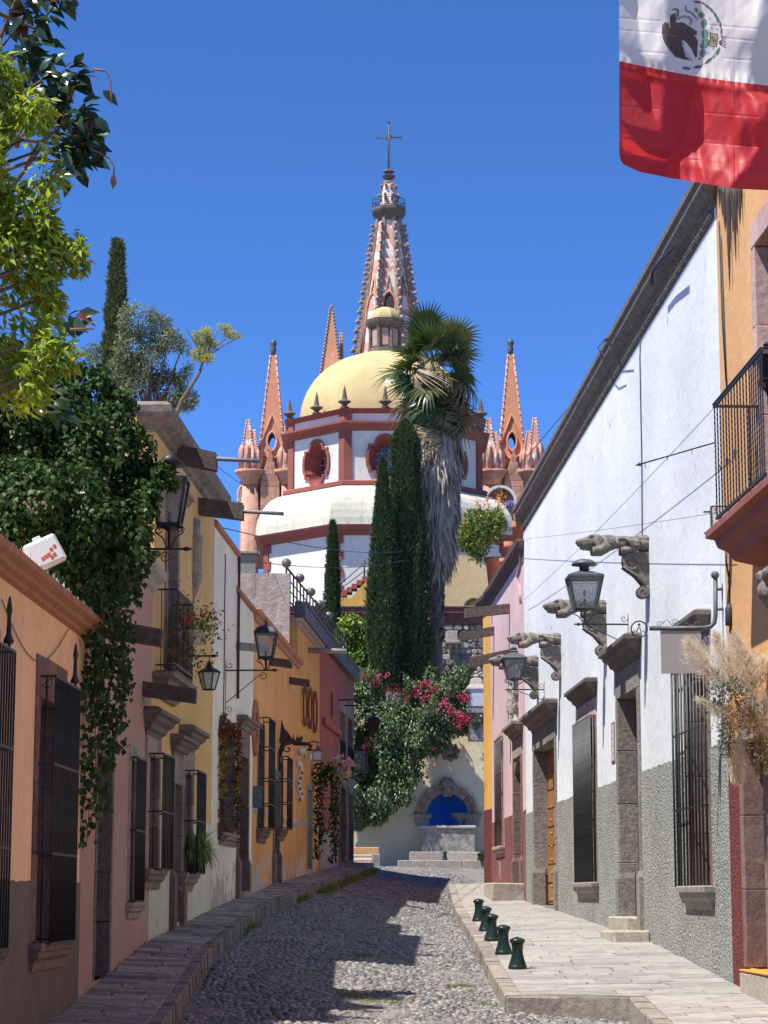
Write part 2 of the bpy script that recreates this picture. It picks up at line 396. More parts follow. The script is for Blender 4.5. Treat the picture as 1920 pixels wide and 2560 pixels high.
_t.links.new(_t.nodes['Principled BSDF'].outputs[0], _ms.inputs[1]); _t.links.new(_tr.outputs[0], _ms.inputs[2]); _t.links.new(_ms.outputs[0], _t.nodes['Material Output'].inputs[0])
M['pitted'] = stone('pitted_grey_stone', (.20, .18, .16), (.30, .275, .245), .4, 10, .025, .15)
M['terracotta'] = stone('terracotta', (.36, .135, .075), (.47, .2, .115), .2, 4, .006, .12)
M['tile'] = stone('roof_tile', (.35, .15, .085), (.45, .22, .13), .3, 7, .01, .25)
M['cable'] = flat('cable', (.03, .03, .035), .6)
M['white_plastic'] = flat('white_plastic', (.6, .62, .62), .4, .04)

# ---------------- plan of the street (x right, y away, z up; heights relative to the eye are +EYE)
IP = lambda xs, ys: (lambda v: float(np.interp(v, xs, ys)))
zL = IP([-40, 10, 22, 28.3, 31, 38.6, 47.2, 52.2, 55.4, 61, 67.7, 75.2, 88.8, 100, 115], [EYE + q for q in (-2.0, -1.9, -1.75, -1.56, -1.38, -.75, -.3, -.06, .04, .3, .52, .8, 1.29, 1.55, 1.8)])
zR = IP([-40, 10, 22, 28, 32.8, 34.7, 43.3, 57.9, 67.1, 79.5, 95, 115], [EYE + q for q in (-2.0, -1.9, -1.85, -1.68, -1.447, -1.35, -.863, -.415, -.183, .449, 1.2, 1.9)])
LW_Y, LW_X = [-40, 10, 31, 38.6, 47.25, 55.45, 67.75, 75.2, 88.85, 120], [-5.5, -4.52, -4.1, -3.948, -3.559, -3.19, -2.575, -2.128, -1.173, -1.1]
LW = IP(LW_Y, LW_X)
RW = lambda Y: 6.6 - .036 * Y
LK = IP([-40, 22, 30.8, 36.5, 44, 51, 58, 88, 120], [-2.7, -2.7, -2.77, -2.84, -2.75, -2.55, -2.12, -.4, -.2])
RK = IP([-40, 28, 33.9, 34.0, 39.5, 52, 60, 79.4], [3.4, 3.46, 3.55, 1.77, 1.74, 1.83, 1.9, 2.2])
def road_z(x, y):
    xl, xr = LK(y), (1.77 if y < 34 else min(RK(y), 2.2)); a, b = zL(y) - .30, zR(y) - .30
    t = (x - xl) / (xr - xl); t = max(-.5, min(1.6, t)); crown = .05 * max(0, 1 - (2 * t - 1) ** 2)
    return a + (b - a) * t - crown
def slab(mb, q, h, ins, tilt=0):
    """one paving stone: four ground points, raised by h with a worn edge"""
    c = sum((Vector(p) for p in q), Vector()) / 4; up = Vector((0, 0, 1))
    t0 = R.uniform(-tilt, tilt); t1 = R.uniform(-tilt, tilt)
    bt = [Vector(p) - up * .03 for p in q]; md = [Vector(p) + up * (h * .55) for p in q]; tp = []
    for i, p in enumerate(q):
        p = Vector(p); d = (c - p).normalized(); tp.append(p + d * ins + up * (h + (t0 if i < 2 else -t0) + (t1 if i in (0, 3) else -t1)))
    vs = bt + md + tp; fs = [tuple(8 + i for i in range(4))]
    for i in range(4): j = (i + 1) % 4; fs += [(i, j, 4 + j, 4 + i), (4 + i, 4 + j, 8 + j, 8 + i)]
    return mb.add(vs, fs)

# ---------------- ground
def make_ground():
    xs = np.concatenate([np.linspace(-900, -60, 10), np.linspace(-40, 40, 33), np.linspace(60, 900, 10)])
    ys = np.concatenate([np.linspace(-300, -40, 6), np.linspace(-30, 120, 61), np.linspace(130, 1500, 14)])
    V, T = [], []
    for y in ys:
        yy = min(max(y, -40), 115)
        for x in xs: V.append((x, y, road_z(max(-4, min(4, x)), yy) - .28))
    n = len(xs)
    for j in range(len(ys) - 1):
        for i in range(n - 1): T.append((j * n + i, j * n + i + 1, (j + 1) * n + i + 1, (j + 1) * n + i))
    tag(obj_of('ground', raw_mesh('ground', V, T, True), M['mortar_d']), kind='structure')
make_ground()
def road_edges(y):
    l = LK(y) + .01 if y < 88 else LK(88) - (y - 88) * 1.6
    r = RK(y) - .01 if y < 79.4 else 3.7 - (y - 79.4) * .02 + (max(0, y - 82) * 1.2)
    return max(l, -14), min(r, 14)
def make_road():
    V, T = [], []; ys = np.concatenate([np.linspace(-30, 26, 15), np.linspace(27, 33.89, 12), np.linspace(33.95, 112, 80)]); n = 13
    for y in ys:
        l, r = road_edges(y)
        for i in range(n):
            x = l + (r - l) * i / (n - 1); V.append((x, y, road_z(x, y) + .012 + .008 * math.sin(x * 3.1 + y * .8) * math.sin(y * 1.7)))
    for j in range(len(ys) - 1):
        for i in range(n - 1): T.append((j * n + i, j * n + i + 1, (j + 1) * n + i + 1, (j + 1) * n + i))
    ro = tag(obj_of('cobbled_road', raw_mesh('cobbled_road', V, T, True), M['dirt']), kind='structure')
    # cobbles
    vs = []; 
    for v in range(5):
        n = 8; a = np.arange(n) / n * 2 * math.pi; rad = 1 + NR.uniform(-.16, .16, n)
        ring = lambda f, z: np.stack([np.cos(a) * rad * f, np.sin(a) * rad * f, np.full(n, z)], 1)
        P = np.concatenate([ring(1.0, -.35), ring(.98, .25), ring(.62, .72) + NR.normal(size=(n, 3)) * .03, [[0, 0, .85]]])
        F = []
        for k in range(n):
            k2 = (k + 1) % n
            F += [(k, k2, n + k2), (k, n + k2, n + k), (n + k, n + k2, 2 * n + k2), (n + k, 2 * n + k2, 2 * n + k), (2 * n + k, 2 * n + k2, 3 * n)]
        vs.append((P, np.array(F)))
    meshes = []
    for i, (P, F) in enumerate(vs):
        me = raw_mesh('cobblestone', P, F, True, np.zeros(len(P))); me.materials.append(M['cobble2']); meshes.append(me)
    VV, FF, RR = [], [], []; off = 0; count = 0; y = 26.6; row = 0
    while y < 105:
        l, r = road_edges(y); r = min(r, 5.2); l = max(l, -2.9); x = l + R.uniform(.03, .1)
        wx = .108 if y < 60 else .14
        while x < r - .03:
            wd = wx * (R.uniform(.55, 1.2) if R.random() < .8 else R.uniform(1.2, 1.7)); cx = x + wd / 2; cy = y + R.uniform(-.045, .045)
            rut = 0
            if R.random() > .05:
                rz = R.uniform(-.5, .5); sx, sy, sz = wd * .53, R.uniform(.038, .068) * (1.2 if y > 60 else 1), R.uniform(.026, .050)
                z = road_z(cx, cy) + R.uniform(-.008, .008) + .010 * math.sin(cx * 2.1 + cy * .7)
                k = R.randrange(5)
                if count < 300 and cx > -3 and 26.95 < cy:
                    o = bpy.data.objects.new('cobblestone', meshes[k]); link(o, ro); o.location = (cx, cy, z); o.rotation_euler = (R.uniform(-.1, .1), R.uniform(-.1, .1), rz); o.scale = (sx, sy, sz); count += 1
                else:
                    P, F = vs[k]; c_, s_ = math.cos(rz), math.sin(rz); Q = P * (sx, sy, sz); tx, ty = R.uniform(-.25, .25), R.uniform(-.25, .25)
                    Q = np.stack([Q[:, 0] * c_ - Q[:, 1] * s_ + cx, Q[:, 0] * s_ + Q[:, 1] * c_ + cy, Q[:, 2] + Q[:, 0] * tx + Q[:, 1] * ty + z], 1)
                    VV.append(Q); FF.append(F + off); RR.append(np.full(len(Q), R.random())); off += len(Q)
            x += wd + .006
        y += .104 if y < 60 else .138; row += 1
    tag(obj_of('cobblestones', raw_mesh('cobblestones', np.concatenate(VV), np.concatenate(FF), True, np.concatenate(RR)), M['cobble2'], ro), kind='stuff')
    return ro
def cobblemat():
    m, t, b = new_mat('cobble_by_stone'); v = coords(t)
    a = nd(t, 'ShaderNodeAttribute', attribute_name='rnd'); oi = nd(t, 'ShaderNodeObjectInfo')
    ad = nd(t, 'ShaderNodeMath', operation='ADD'); t.links.new(a.outputs['Fac'], ad.inputs[0]); t.links.new(oi.outputs['Random'], ad.inputs[1])
    fr = nd(t, 'ShaderNodeMath', operation='FRACT'); t.links.new(ad.outputs[0], fr.inputs[0])
    r = nd(t, 'ShaderNodeValToRGB'); t.links.new(fr.outputs[0], r.inputs[0]); e = r.color_ramp.elements
    e[0].color = (.085, .084, .086, 1); e[0].position = 0; e[1].color = (.24, .23, .215, 1); e[1].position = .8
    n = e.new(.45); n.color = (.14, .136, .134, 1); n = e.new(.88); n.color = (.26, .20, .165, 1); n = e.new(1.0); n.color = (.32, .30, .27, 1)
    col = mix(t, ramp(t, noise(t, v, 9, 6, .7), .3, .7, (.6, .6, .6, 1), (1.25, 1.25, 1.25, 1)), r.outputs[0], r.outputs[0])
    mm = mix(t, 1.0, r.outputs[0], ramp(t, noise(t, v, 9, 6, .7), .25, .75, (.65, .65, .65, 1), (1.2, 1.2, 1.2, 1)), 'MULTIPLY')
    t.links.new(mm, b.inputs['Base Color']); b.inputs['Roughness'].default_value = .5
    bump(t, b, noise(t, v, 30, 4), .3, .01); return m
M['cobble2'] = cobblemat()
road = make_road()

def make_pavement(name, side):
    zf = zL if side == 'L' else zR
    def P(t, y):
        a, b = (LW(y), LK(y)) if side == 'L' else (RW(y), RK(y)); return Vector((a + (b - a) * t, y, zf(y) - .05 * t))
    V, T = [], []; y0, y1 = (-30, 88.7) if side == 'L' else (-30, 79.4)
    ys = [y0, 0, 15] + list(np.arange(22, 33.9, 1.3)) + [33.9, 34.0] + list(np.arange(35, y1, 1.5)) + [y1]; n = 5
    for y in ys:
        for i in range(n):
            p = P(-.06 + 1.04 * i / (n - 1), y); V.append((p.x, y, p.z - .012))
        p = P(.98, y); V.append((p.x, y, p.z - .6))
    n = 6
    for j in range(len(ys) - 1):
        for i in range(n - 1): T.append((j * n + i, j * n + i + 1, (j + 1) * n + i + 1, (j + 1) * n + i))
    pv = tag(obj_of(name, raw_mesh(name, V, T), M['mortar_d' if side == 'L' else 'mortar']), kind='structure')
    rest = MB(); count = 0; y = 26.8; mt = M['flag_l'] if side == 'L' else M['flag_r']
    while y < y1 - .3:
        h = R.uniform(.16, .40) if side == 'L' else R.uniform(.28, .62)
        if side == 'R' and y < 34 < y + h: h = 34 - y
        ym = y + h / 2; wd = abs(P(1, ym).x - P(0, ym).x); ke = .17 / wd if side == 'L' else .24 / wd
        cuts = [0.0]
        while cuts[-1] < 1 - ke - .08:
            cuts.append(cuts[-1] + R.uniform(.3, .95) * (1 if side == 'L' else 1.25) / wd)
        cuts[-1] = 1 - ke
        if len(cuts) > 2 and cuts[-1] - cuts[-2] < .12 / wd: cuts.pop(-2)
        for a, b in zip(cuts[:-1], cuts[1:]):
            g = .007 / wd; jj = .05 if side == 'L' else .045
            q = [P(a + g, y + .008) + Vector((R.uniform(-jj, jj), R.uniform(-jj, jj), 0)), P(b - g, y + .008) + Vector((0, R.uniform(-jj, jj), 0)),
                 P(b - g, y + h - .008) + Vector((0, R.uniform(-jj, jj), 0)), P(a + g, y + h - .008) + Vector((R.uniform(-jj, jj), R.uniform(-jj, jj), 0))]
            hh = R.uniform(.012, .028) if side == 'L' else R.uniform(.004, .012)
            if count < 300: m = MB(); slab(m, q, hh, .012, .004); m.build('paving_stone', mt, pv); count += 1
            else: slab(rest, q, hh, .012, .004)
        y += h
    tag(rest.build('paving_stones', mt, pv), kind='stuff')
    # kerb
    y = 26.8; kb = MB(); count = 0; mk = M['kerb_l'] if side == 'L' else M['kerb_r']
    while y < y1 - .1:
        ln = R.uniform(.13, .26) if side == 'L' else R.uniform(.45, .95)
        if side == 'R' and y < 34 < y + ln: ln = 34.0 - y
        if ln < .05: y = 34.001; continue
        m = MB(); s_ = 1 if side == 'L' else -1; dx = R.uniform(-.012, .012); kw = .17 if side == 'L' else .23
        x0, x1 = LK(y + .01) if side == 'L' else RK(y + .01), LK(y + ln - .01) if side == 'L' else RK(y + ln - .01)
        za, zb = zf(y) - .05 + R.uniform(.0, .02), zf(y + ln) - .05 + R.uniform(.0, .02)
        vs = []; b = .02
        for (yy, xx, zz) in ((y + .006, x0, za), (y + ln - .006, x1, zb)):
            vs += [(xx - s_ * kw, yy, zz - .06), (xx - s_ * kw, yy, zz), (xx - s_ * b + dx, yy, zz + .004), (xx + dx, yy, zz - b), (xx + dx + s_ * .02, yy, zz - .55)]
        m.add(vs, [(0, 1, 2, 3, 4), (9, 8, 7, 6, 5)] + [(i, i + 5, (i + 1) % 5 + 5, (i + 1) % 5) for i in range(5)])
        if count < 300: m.build('kerb_stone', mk, pv); count += 1
        else: kb.add(m.v, m.f)
        y += ln
    if kb.v: tag(kb.build('kerb_stones', mk, pv), kind='stuff')
    if side == 'R':                                          # the two big stones where the pavement steps back, and its far end
        for a, b in ((1.78, 2.78), (2.80, 3.60)):
            m = MB(); m.box(a, b, 33.82, 34.06, zR(34) - .6, zR(34) - .055, .02, .012); m.build('kerb_stone', mk, pv)
        for a, b in ((2.2, 2.95), (2.97, 3.7)):
            m = MB(); m.box(a, b, 79.3, 79.6, zR(79.4) - .6, zR(79.4) - .03, .02, .01); m.build('kerb_stone', mk, pv)
    return pv
pave_l = make_pavement('left_pavement', 'L'); pave_r = make_pavement('right_pavement', 'R')

# ---------------- facades
class Fac:
    """local x along the wall (left to right seen from the street), y into the house, z up from its foot"""
    def __init__(s, name, label, p0, p1, zb, cat='house'):
        s.o = Vector((p0[0], p0[1], zb)); d = Vector((p1[0] - p0[0], p1[1] - p0[1], 0)); s.L = d.length; s.d = d.normalized()
        s.y = Vector((-s.d.y, s.d.x, 0)); s.rz = math.atan2(s.d.y, s.d.x); s.root = thing(name, label, cat, s.o, s.rz); s.holes = []
    def uz(s, px, py, n=0.0):
        r = ray(px, py); o = Vector((0, 0, EYE)) - s.o; t = (-n - o.dot(s.y)) / r.dot(s.y); p = o + r * t; return p.dot(s.d), p.z
    def wp(s, u, z, n=0.0): return s.o + s.d * u - s.y * n + Vector((0, 0, z))
    def r(s, k, xl, yt, yb, xr, n=0.0, kr=None):
        a, b = Z(k, xl, yt), Z(k, xl, yb); u0, z1 = s.uz(*a, n); _, z0 = s.uz(*b, n); c = Z(k, xr, (yt + yb) / 2); u1, _ = s.uz(*c, n); return u0, u1, z0, z1
    def rr(s, k, xr, yt, yb, xl, n=0.0):
        a, b = Z(k, xr, yt), Z(k, xr, yb); u1, z1 = s.uz(*a, n); _, z0 = s.uz(*b, n); u0, _ = s.uz(*Z(k, xl, (yt + yb) / 2), n); return u0, u1, z0, z1
    def zat(s, k, x, y, n=0.0): return s.uz(*Z(k, x, y), n)[1]
    def uat(s, k, x, y, n=0.0): return s.uz(*Z(k, x, y), n)[0]
    def wall(s, mat, top, u0=0, u1=None, depth=7.0, steps=None, name='wall', z0=-1.2, back_top=None):
        """front with real openings, plus sides, back and roof; steps = [(u, top)] for a stepped parapet"""
        u1 = s.L if u1 is None else u1; mb = MB(); segs = steps or [(u1, top)]; a = u0
        for ue, tp in segs:
            panel(mb, a, ue, z0, tp, [h for h in s.holes if h[1] > a and h[0] < ue])
            mb.add([(a, 0, tp), (ue, 0, tp), (ue, depth, tp), (a, depth, tp)], [(0, 1, 2, 3)])
            mb.add([(ue, 0, z0), (ue, depth, z0), (ue, depth, tp), (ue, 0, tp)], [(0, 1, 2, 3)])
            mb.add([(a, 0, z0), (a, depth, z0), (a, depth, tp), (a, 0, tp)], [(3, 2, 1, 0)])
            mb.add([(a, depth, z0), (ue, depth, z0), (ue, depth, tp), (a, depth, tp)], [(3, 2, 1, 0)])
            a = ue
        return mb.build(name, mat, s.root)
    def dado(s, mat, top, u0=0, u1=None, proud=.012, topw=.015, z0=-1.2):
        u1 = s.L if u1 is None else u1; mb = MB(); hs = [h for h in s.holes if h[2] < top]
        us = sorted({u0, u1} | {min(max(x, u0), u1) for h in hs for x in (h[0], h[1])}); f = []
        for a, b in zip(us[:-1], us[1:]):
            m = (a + b) / 2; cur = z0
            for h in sorted([h for h in hs if h[0] < m < h[1]], key=lambda h: h[2]):
                if h[2] > cur: mb.box(a, b, -proud, .001, cur, min(h[2], top))
                cur = max(cur, h[3])
            if cur < top:
                n = max(1, int((b - a) / .12)); xs = [a + (b - a) * i / n for i in range(n + 1)]; 
                tp = [top + R.uniform(-topw, topw) for _ in xs]
                for i in range(n):
                    mb.add([(xs[i], -proud, cur), (xs[i + 1], -proud, cur), (xs[i + 1], -proud, tp[i + 1]), (xs[i], -proud, tp[i]), (xs[i + 1], .001, tp[i + 1]), (xs[i], .001, tp[i])], [(0, 1, 2, 3), (3, 2, 4, 5)])
        return mb.build('dado', mat, s.root)
def panel(mb, u0, u1, z0, z1, holes, y=0.0):
    us = sorted({u0, u1} | {x for h in holes for x in h[:2] if u0 < x < u1}); zs = sorted({z0, z1} | {x for h in holes for x in h[2:4] if z0 < x < z1})
    for a, b in zip(us[:-1], us[1:]):
        for c, d in zip(zs[:-1], zs[1:]):
            m, k = (a + b) / 2, (c + d) / 2
            if not any(h[0] < m < h[1] and h[2] < k < h[3] for h in holes):
                mb.add([(a, y, c), (b, y, c), (b, y, d), (a, y, d)], [(0, 1, 2, 3)])
CORN = [(.03, 0), (.05, .06), (.10, .09), (.12, .15), (.19, .2), (.21, .25), (.26, .27), (.26, .33), (.2, .36)]
SILL = [(.0, -.34), (.05, -.33), (.07, -.22), (.13, -.17), (.14, -.1), (.17, -.09), (.18, -.02), (.17, 0)]
def prof(p, s=1.0, h=1.0, z=0.0): return [(a * s, z + b * h) for a, b in p]
def opening(F, u0, u1, z0, z1, fr=.18, lint=.3, depth=.28, proud=.035, mat='cantera', rmat=None, back='glass', name='window', bh=.75, sill=None, corn=None, cols=2, rows=4, plinth=None, woodm='brown_wood', smat=None, hmat='cantera_dark'):
    m, rm = M[mat], M[rmat or mat]
    F.holes.append((u0 - fr + .03, u1 + fr - .03, z0 - (.03 if name == 'window' else 0), z1 + lint - .03))
    bk = MB(); w_ = u1 - u0; h_ = z1 - z0; y = depth - .07
    if back == 'glass':
        fw = .05; bk.box(u0, u0 + fw, y, y + .06, z0, z1); bk.box(u1 - fw, u1, y, y + .06, z0, z1)
        bk.box(u0 + fw, u1 - fw, y, y + .06, z1 - fw, z1); bk.box(u0 + fw, u1 - fw, y, y + .06, z0, z0 + fw)
        cw, rh = (w_ - 2 * fw) / cols, (h_ - 2 * fw) / rows
        for i in range(1, cols): bk.box(u0 + fw + cw * i - .02, u0 + fw + cw * i + .02, y + .005, y + .055, z0 + fw, z1 - fw)
        for j in range(1, rows): bk.box(u0 + fw, u1 - fw, y + .012, y + .05, z0 + fw + rh * j - .015, z0 + fw + rh * j + .015)
        bk.box(u0 - fr + .02, u1 + fr - .02, depth + .25, depth + .3, z0 - .02, z1 + lint - .02)
    else:
        bk.box(u0 - .01, u1 + .01, y + .03, y + .08, z0, z1)
        n = 2 if name == 'door' or back == 'shutter' else 1
        for i in range(n):
            a, b = u0 + w_ * i / n + .012, u0 + w_ * (i + 1) / n - .012; bk.box(a, b, y, y + .028, z0 + .02, z1 - .02, .004)
    win = bk.build(name, M[woodm], F.root)
    if back == 'glass':
        for i in range(cols):
            for j in range(rows):
                pm = MB(); pm.box(u0 + fw + cw * i + .018, u0 + fw + cw * (i + 1) - .018, y + .024, y + .03, z0 + fw + rh * j + .013, z0 + fw + rh * (j + 1) - .013); pm.build('pane', M['glass'], win)
    else:
        n = 2 if name == 'door' or back == 'shutter' else 1; k = max(3, int(h_ / .5))
        for i in range(n):
            a, b = u0 + w_ * i / n + .07, u0 + w_ * (i + 1) / n - .07
            for j in range(k):
                c, d = z0 + .1 + (h_ - .18) * j / k, z0 + .04 + (h_ - .18) * (j + 1) / k; pm = MB(); pm.box(a, b, y - .022, y + .002, c, d, .018); pm.build('door_panel' if name == 'door' else 'shutter_panel', M[woodm], win)
    # stones round the opening, each its own
    n = max(2, round(h_ / bh)); hs = [z0 + h_ * i / n + (R.uniform(-.08, .08) if 0 < i < n else 0) for i in range(n + 1)]
    for (a, b) in ((u0 - fr, u0), (u1, u1 + fr)):
        for i in range(n):
            s_ = MB(); s_.box(a, b, -proud, depth, hs[i] + .003, hs[i + 1] - .003, .012, .006); s_.build('jamb_stone', rm, win)
        if plinth:
            s_ = MB(); e = .05; s_.stack(a, b, [(proud + e, z0 - .9), (proud + e, z0 + plinth - .12), (proud + .01, z0 + plinth)], depth * .6); s_.build('plinth_stone', rm, win)
    n = 3; c0, c1 = u0 - fr, u1 + fr; cut = [c0, c0 + (c1 - c0) * R.uniform(.3, .36), c0 + (c1 - c0) * R.uniform(.62, .68), c1]
    for i in range(3):
        s_ = MB(); s_.box(cut[i] + (.003 if i else 0), cut[i + 1] - (.003 if i < 2 else 0), -proud, depth, z1 + .003, z1 + lint, .012, .006); s_.build('lintel_stone', m, win)
    if sill:
        s_ = MB(); s_.stack(u0 - fr + .0, u1 + fr, prof(SILL, sill, sill, z0 - .003), depth); s_.build('sill', M[smat or mat], win)
    if corn:
        s_ = MB(); s_.stack(u0 - fr, u1 + fr, prof(CORN, corn, corn, z1 + lint + .003), .02); s_.build('hood_moulding', M[hmat], win)
    return win
def grille(F, u0, u1, z0, z1, n=.2, nb=11, rails=(), r=.011, side=1, mat='iron', curl=False):
    mb = MB(); zs = [z0 + .01] + [z for z in rails] + [z1 - .01]
    for z in zs:
        for (a, b) in ((u0 - .015, u1 + .015),): mb.box(a, b, -n - .008, -n + .008, z - .016, z + .016)
        for u in (u0, u1): mb.box(u - .008, u + .008, -n + .008, .03, z - .014, z + .014)
    if curl:
        for sx in (-1, 1): mb.tube([(u0, -n + .05 + .0, z1 - .03), (u0, -n * .5 - sx * .06, z1 - .12), (u0, -n * .5, z1 - .16)], .006, 5)
        mb.tube([(u0, -n * .5, z1 - .16), (u0, -n * .5, z1 - .26)], .006, 5)
        fi = MB(); fi.box(u1 - .02 - .3, u1 - .3 + .04, -n, -n + .03, z1, z1 + .12); fi.lathe([(.05, 0), (.06, .03), (.03, .1), (.022, .3), (.035, .36), (.012, .5), (0, .52)], 8, (u1 - .3, -n + .02, z1 + .05))
    g = mb.build('window_grille', M[mat], F.root)
    if curl: fi.build('finial', M[mat], g)
    bm_ = MB(); bm_.tube([(0, 0, z0), (0, 0, z1)], r, 6); first = None
    pos = [(u0 + (u1 - u0) * i / (nb - 1), -n) for i in range(nb)]
    for k in range(1, side + 1): pos += [(u, -n * (1 - k / (side + 1))) for u in (u0, u1)]
    for (u, y) in pos:
        if first is None: first = bm_.build('grille_bar', M[mat], g); o = first
        else: o = inst(first, g)
        o.location = (u, y, 0)
    return g
def spout(F, u, z, ln=1.3, drop=.0, w=.26, h=.22, mat='beam', yaw=0, name='rain_spout', end=.0):
    mb = MB(); hw = w / 2
    sec = [(-hw, 0), (hw, 0), (hw, h), (hw * .55, h), (hw * .45, h * .45), (-hw * .45, h * .45), (-hw * .55, h), (-hw, h)]
    vs = []
    for t in (0.05, -ln * .5, -ln): vs += [(x + (-t if t < 0 else 0) * math.tan(yaw), t, z_ + (t * drop if t < 0 else 0) + R.uniform(-.006, .006)) for x, z_ in sec]
    n = 8; mb.add(vs, [tuple(range(n)), tuple(range(3 * n - 1, 2 * n - 1, -1))] + [(j * n + i, j * n + n + i, j * n + n + (i + 1) % n, j * n + (i + 1) % n) for j in (0, 1) for i in range(n)])
    o = mb.build(name, M[mat], F.root); o.location = (u, 0, z); return o
def cornice(F, z, p, mat, u0=0, u1=None, name='cornice', ends=True, n=1):
    """roof moulding: p = [(projection, height)]"""
    u1 = F.L if u1 is None else u1
    mb = MB(); 
    if ends: mb.stack(u0, u1, prof(p, 1, 1, z), .3)
    else: mb.sweep_u(u0, u1, [(.3, z + p[0][1])] + [(-a, z + b) for a, b in p] + [(.3, z + p[-1][1])])
    return mb.build(name, M[mat], F.root)
# ================= LEFT SIDE HOUSES
M['salmon'] = plaster('salmon_plaster', (.90, .60, .36), (.45, .25, .16), .1, .3)
M['brown_dado'] = plaster('brown_plaster', (.165, .13, .115), (.10, .08, .07), .25, .5, None, .95, .03)
M['mauve'] = plaster('mauve_plaster', (.46, .29, .235), (.2, .12, .1), .1, .3)
M['yellow'] = plaster('mustard_plaster', (.70, .45, .17), (.36, .2, .07), .1, .35)
M['cream'] = plaster('cream_plaster', (.86, .79, .66), (.42, .36, .28), .08, .35, ((.52, .46, .39), .70, 1.3))
M['orange'] = plaster('orange_plaster', (.74, .36, .11), (.76, .46, .20), .2, .6, ((.56, .49, .40), .74, 1.6))
M['ochre'] = plaster('ochre_plaster', (.68, .38, .10), (.3, .13, .05), .22, .8, ((.66, .56, .44), .72, 1.0))
M['red'] = plaster('dark_red_plaster', (.33, .11, .085), (.33, .12, .10), .2, .45)
M['pale_dado'] = plaster('pale_green_plaster', (.66, .66, .50), (.34, .33, .22), .12, .45, ((.40, .36, .29), .72))
M['grey_dado'] = plaster('grey_plaster', (.40, .36, .32), (.18, .16, .14), .15, .6)
M['rough_grey'] = plaster('rough_grey_render', (.36, .33, .31), (.24, .21, .2), .2, .5, None, .95, .05)
P2 = lambda Y: (LW(Y), Y)

F1 = Fac('salmon_house', 'salmon plastered house with a brown base and tall black barred windows at the near left', P2(19), P2(31), zL(24))
n = .22
g0, g1, gz0, gz1 = F1.r('A1', 345, 315, 1970, 475, n); gz0 = F1.zat('A1', 295, 1970, n)
uB = F1.uat('1', 100, 828, n); du = uB - g1
lt = F1.zat('A1', 205, 165); lb = F1.zat('A1', 250, 452)
for d, lab in ((0, None), (du, None), (2 * du, None)):
    opening(F1, g0 + .1 + d, g1 - .1 + d, gz0 + .02, lb, .26, lt - lb, .45, .03, 'reveal', None, 'glass', 'window', .9, 1.0, None, 2, 5)
    grille(F1, g0 + d, g1 + d, gz0, gz1, n, 14, (F1.zat('A1', 310, 1408, n), F1.zat('A1', 330, 858, n)), .013, 1, 'iron', True)
topz = F1.zat('1', 580, 800)
F1.wall(M['salmon'], topz + .25, 0, F1.L, 7)
F1.dado(M['brown_dado'], F1.zat('A1', 480, 1593), proud=.02)
cornice(F1, topz, [(.0, 0), (.06, .03), (.07, .08), (.13, .11), (.15, .16), (.22, .21), (.23, .29), (.17, .33), (.05, .36)], 'tile', 0, F1.L + .02)
sh_ = MB()
for i in range(150):
    u, y = R.uniform(6, F1.L), R.uniform(-.14, .0); h = R.uniform(.04, .13); a = R.uniform(0, 3)
    sh_.add([(u, y, topz + .32), (u + .05 * math.cos(a), y + .05 * math.sin(a), topz + .32), (u + R.uniform(-.03, .05), y + R.uniform(-.02, .03), topz + .34 + h)], [(0, 1, 2)])
m_, t_, b_ = new_mat('broken_glass'); b_.inputs['Base Color'].default_value = (.45, .58, .55, 1); b_.inputs['Roughness'].default_value = .05; M['shard'] = m_
tag(sh_.build('glass_shards', M['shard'], F1.root), kind='stuff')
cb = MB(); a_, b__ = F1.uz(*Z('1', 0, 515)), F1.uz(*Z('1', 435, 705))
cb.tube([(a_[0] + (b__[0] - a_[0]) * t, -.02, a_[1] + (b__[1] - a_[1]) * t - .55 * math.sin(math.pi * t)) for t in [i / 14 for i in range(15)]], .006, 5); cb.build('sagging_wire', M['cable'], F1.root)

F2 = Fac('mauve_house', 'dusty mauve house half hidden under the big ivy, next to the salmon house', P2(31.003), P2(38.6), zL(34))
d0, d1, dz0, dz1 = F2.r('A1', 592, 1400, 2105, 668)
opening(F2, d0, d1 + .05, zL(33.5) - F2.o.z, 3.1, .16, .3, .42, .02, 'cantera_dark', None, 'panel', 'door', .8, None, None, woodm='dark_wood')
n = .12
g0, g1, gz0, gz1 = F2.r('A7', 75, 605, 1755, 135, n)
opening(F2, g0 + .06, g1 - .06, gz0, gz1 - .05, .16, F2.zat('A7', 20, 500) - gz1 + .05, .3, .02, 'grey_stone', None, 'glass', 'window', .8, .75)
grille(F2, g0, g1, gz0, gz1, n, 9, (F2.zat('A7', 70, 1187, n),), .011)
mz = F2.zat('1', 955, 400)
F2.wall(M['mauve'], mz + .2)
cornice(F2, mz - .1, [(.0, 0), (.05, .05), (.10, .16), (.20, .24), (.22, .36), (.1, .42)], 'grey_stone')
def beam_px(F, k, xw, yw, xe, ye, w=.24, h=.22, mat='beam', ln=None, name='rain_spout'):
    u, z = F.uz(*Z(k, xw, yw)); lo, hi = .1, 3.0
    for _ in range(40):
        m = (lo + hi) / 2; p = F.wp(u, z, m); r = p - Vector((0, 0, EYE)); px = 960 + r.x * FPX / (r.y * cp + r.z * sp)
        if px * (1 if p.x < 0 else -1) < Z(k, xe, ye)[0] * (1 if p.x < 0 else -1): lo = m
        else: hi = m
    ln = lo; p = F.wp(u, z, ln); z2 = (at(*Z(k, xe, ye), p.y).z - F.o.z)
    return spout(F, u, z, ln, (z - z2) / ln, w, h, mat, 0, name)
beam_px(F2, '1', 590, 745, 1050, 822, .26, .24)
beam_px(F2, '1', 928, 1140, 1270, 1192, .26, .24)

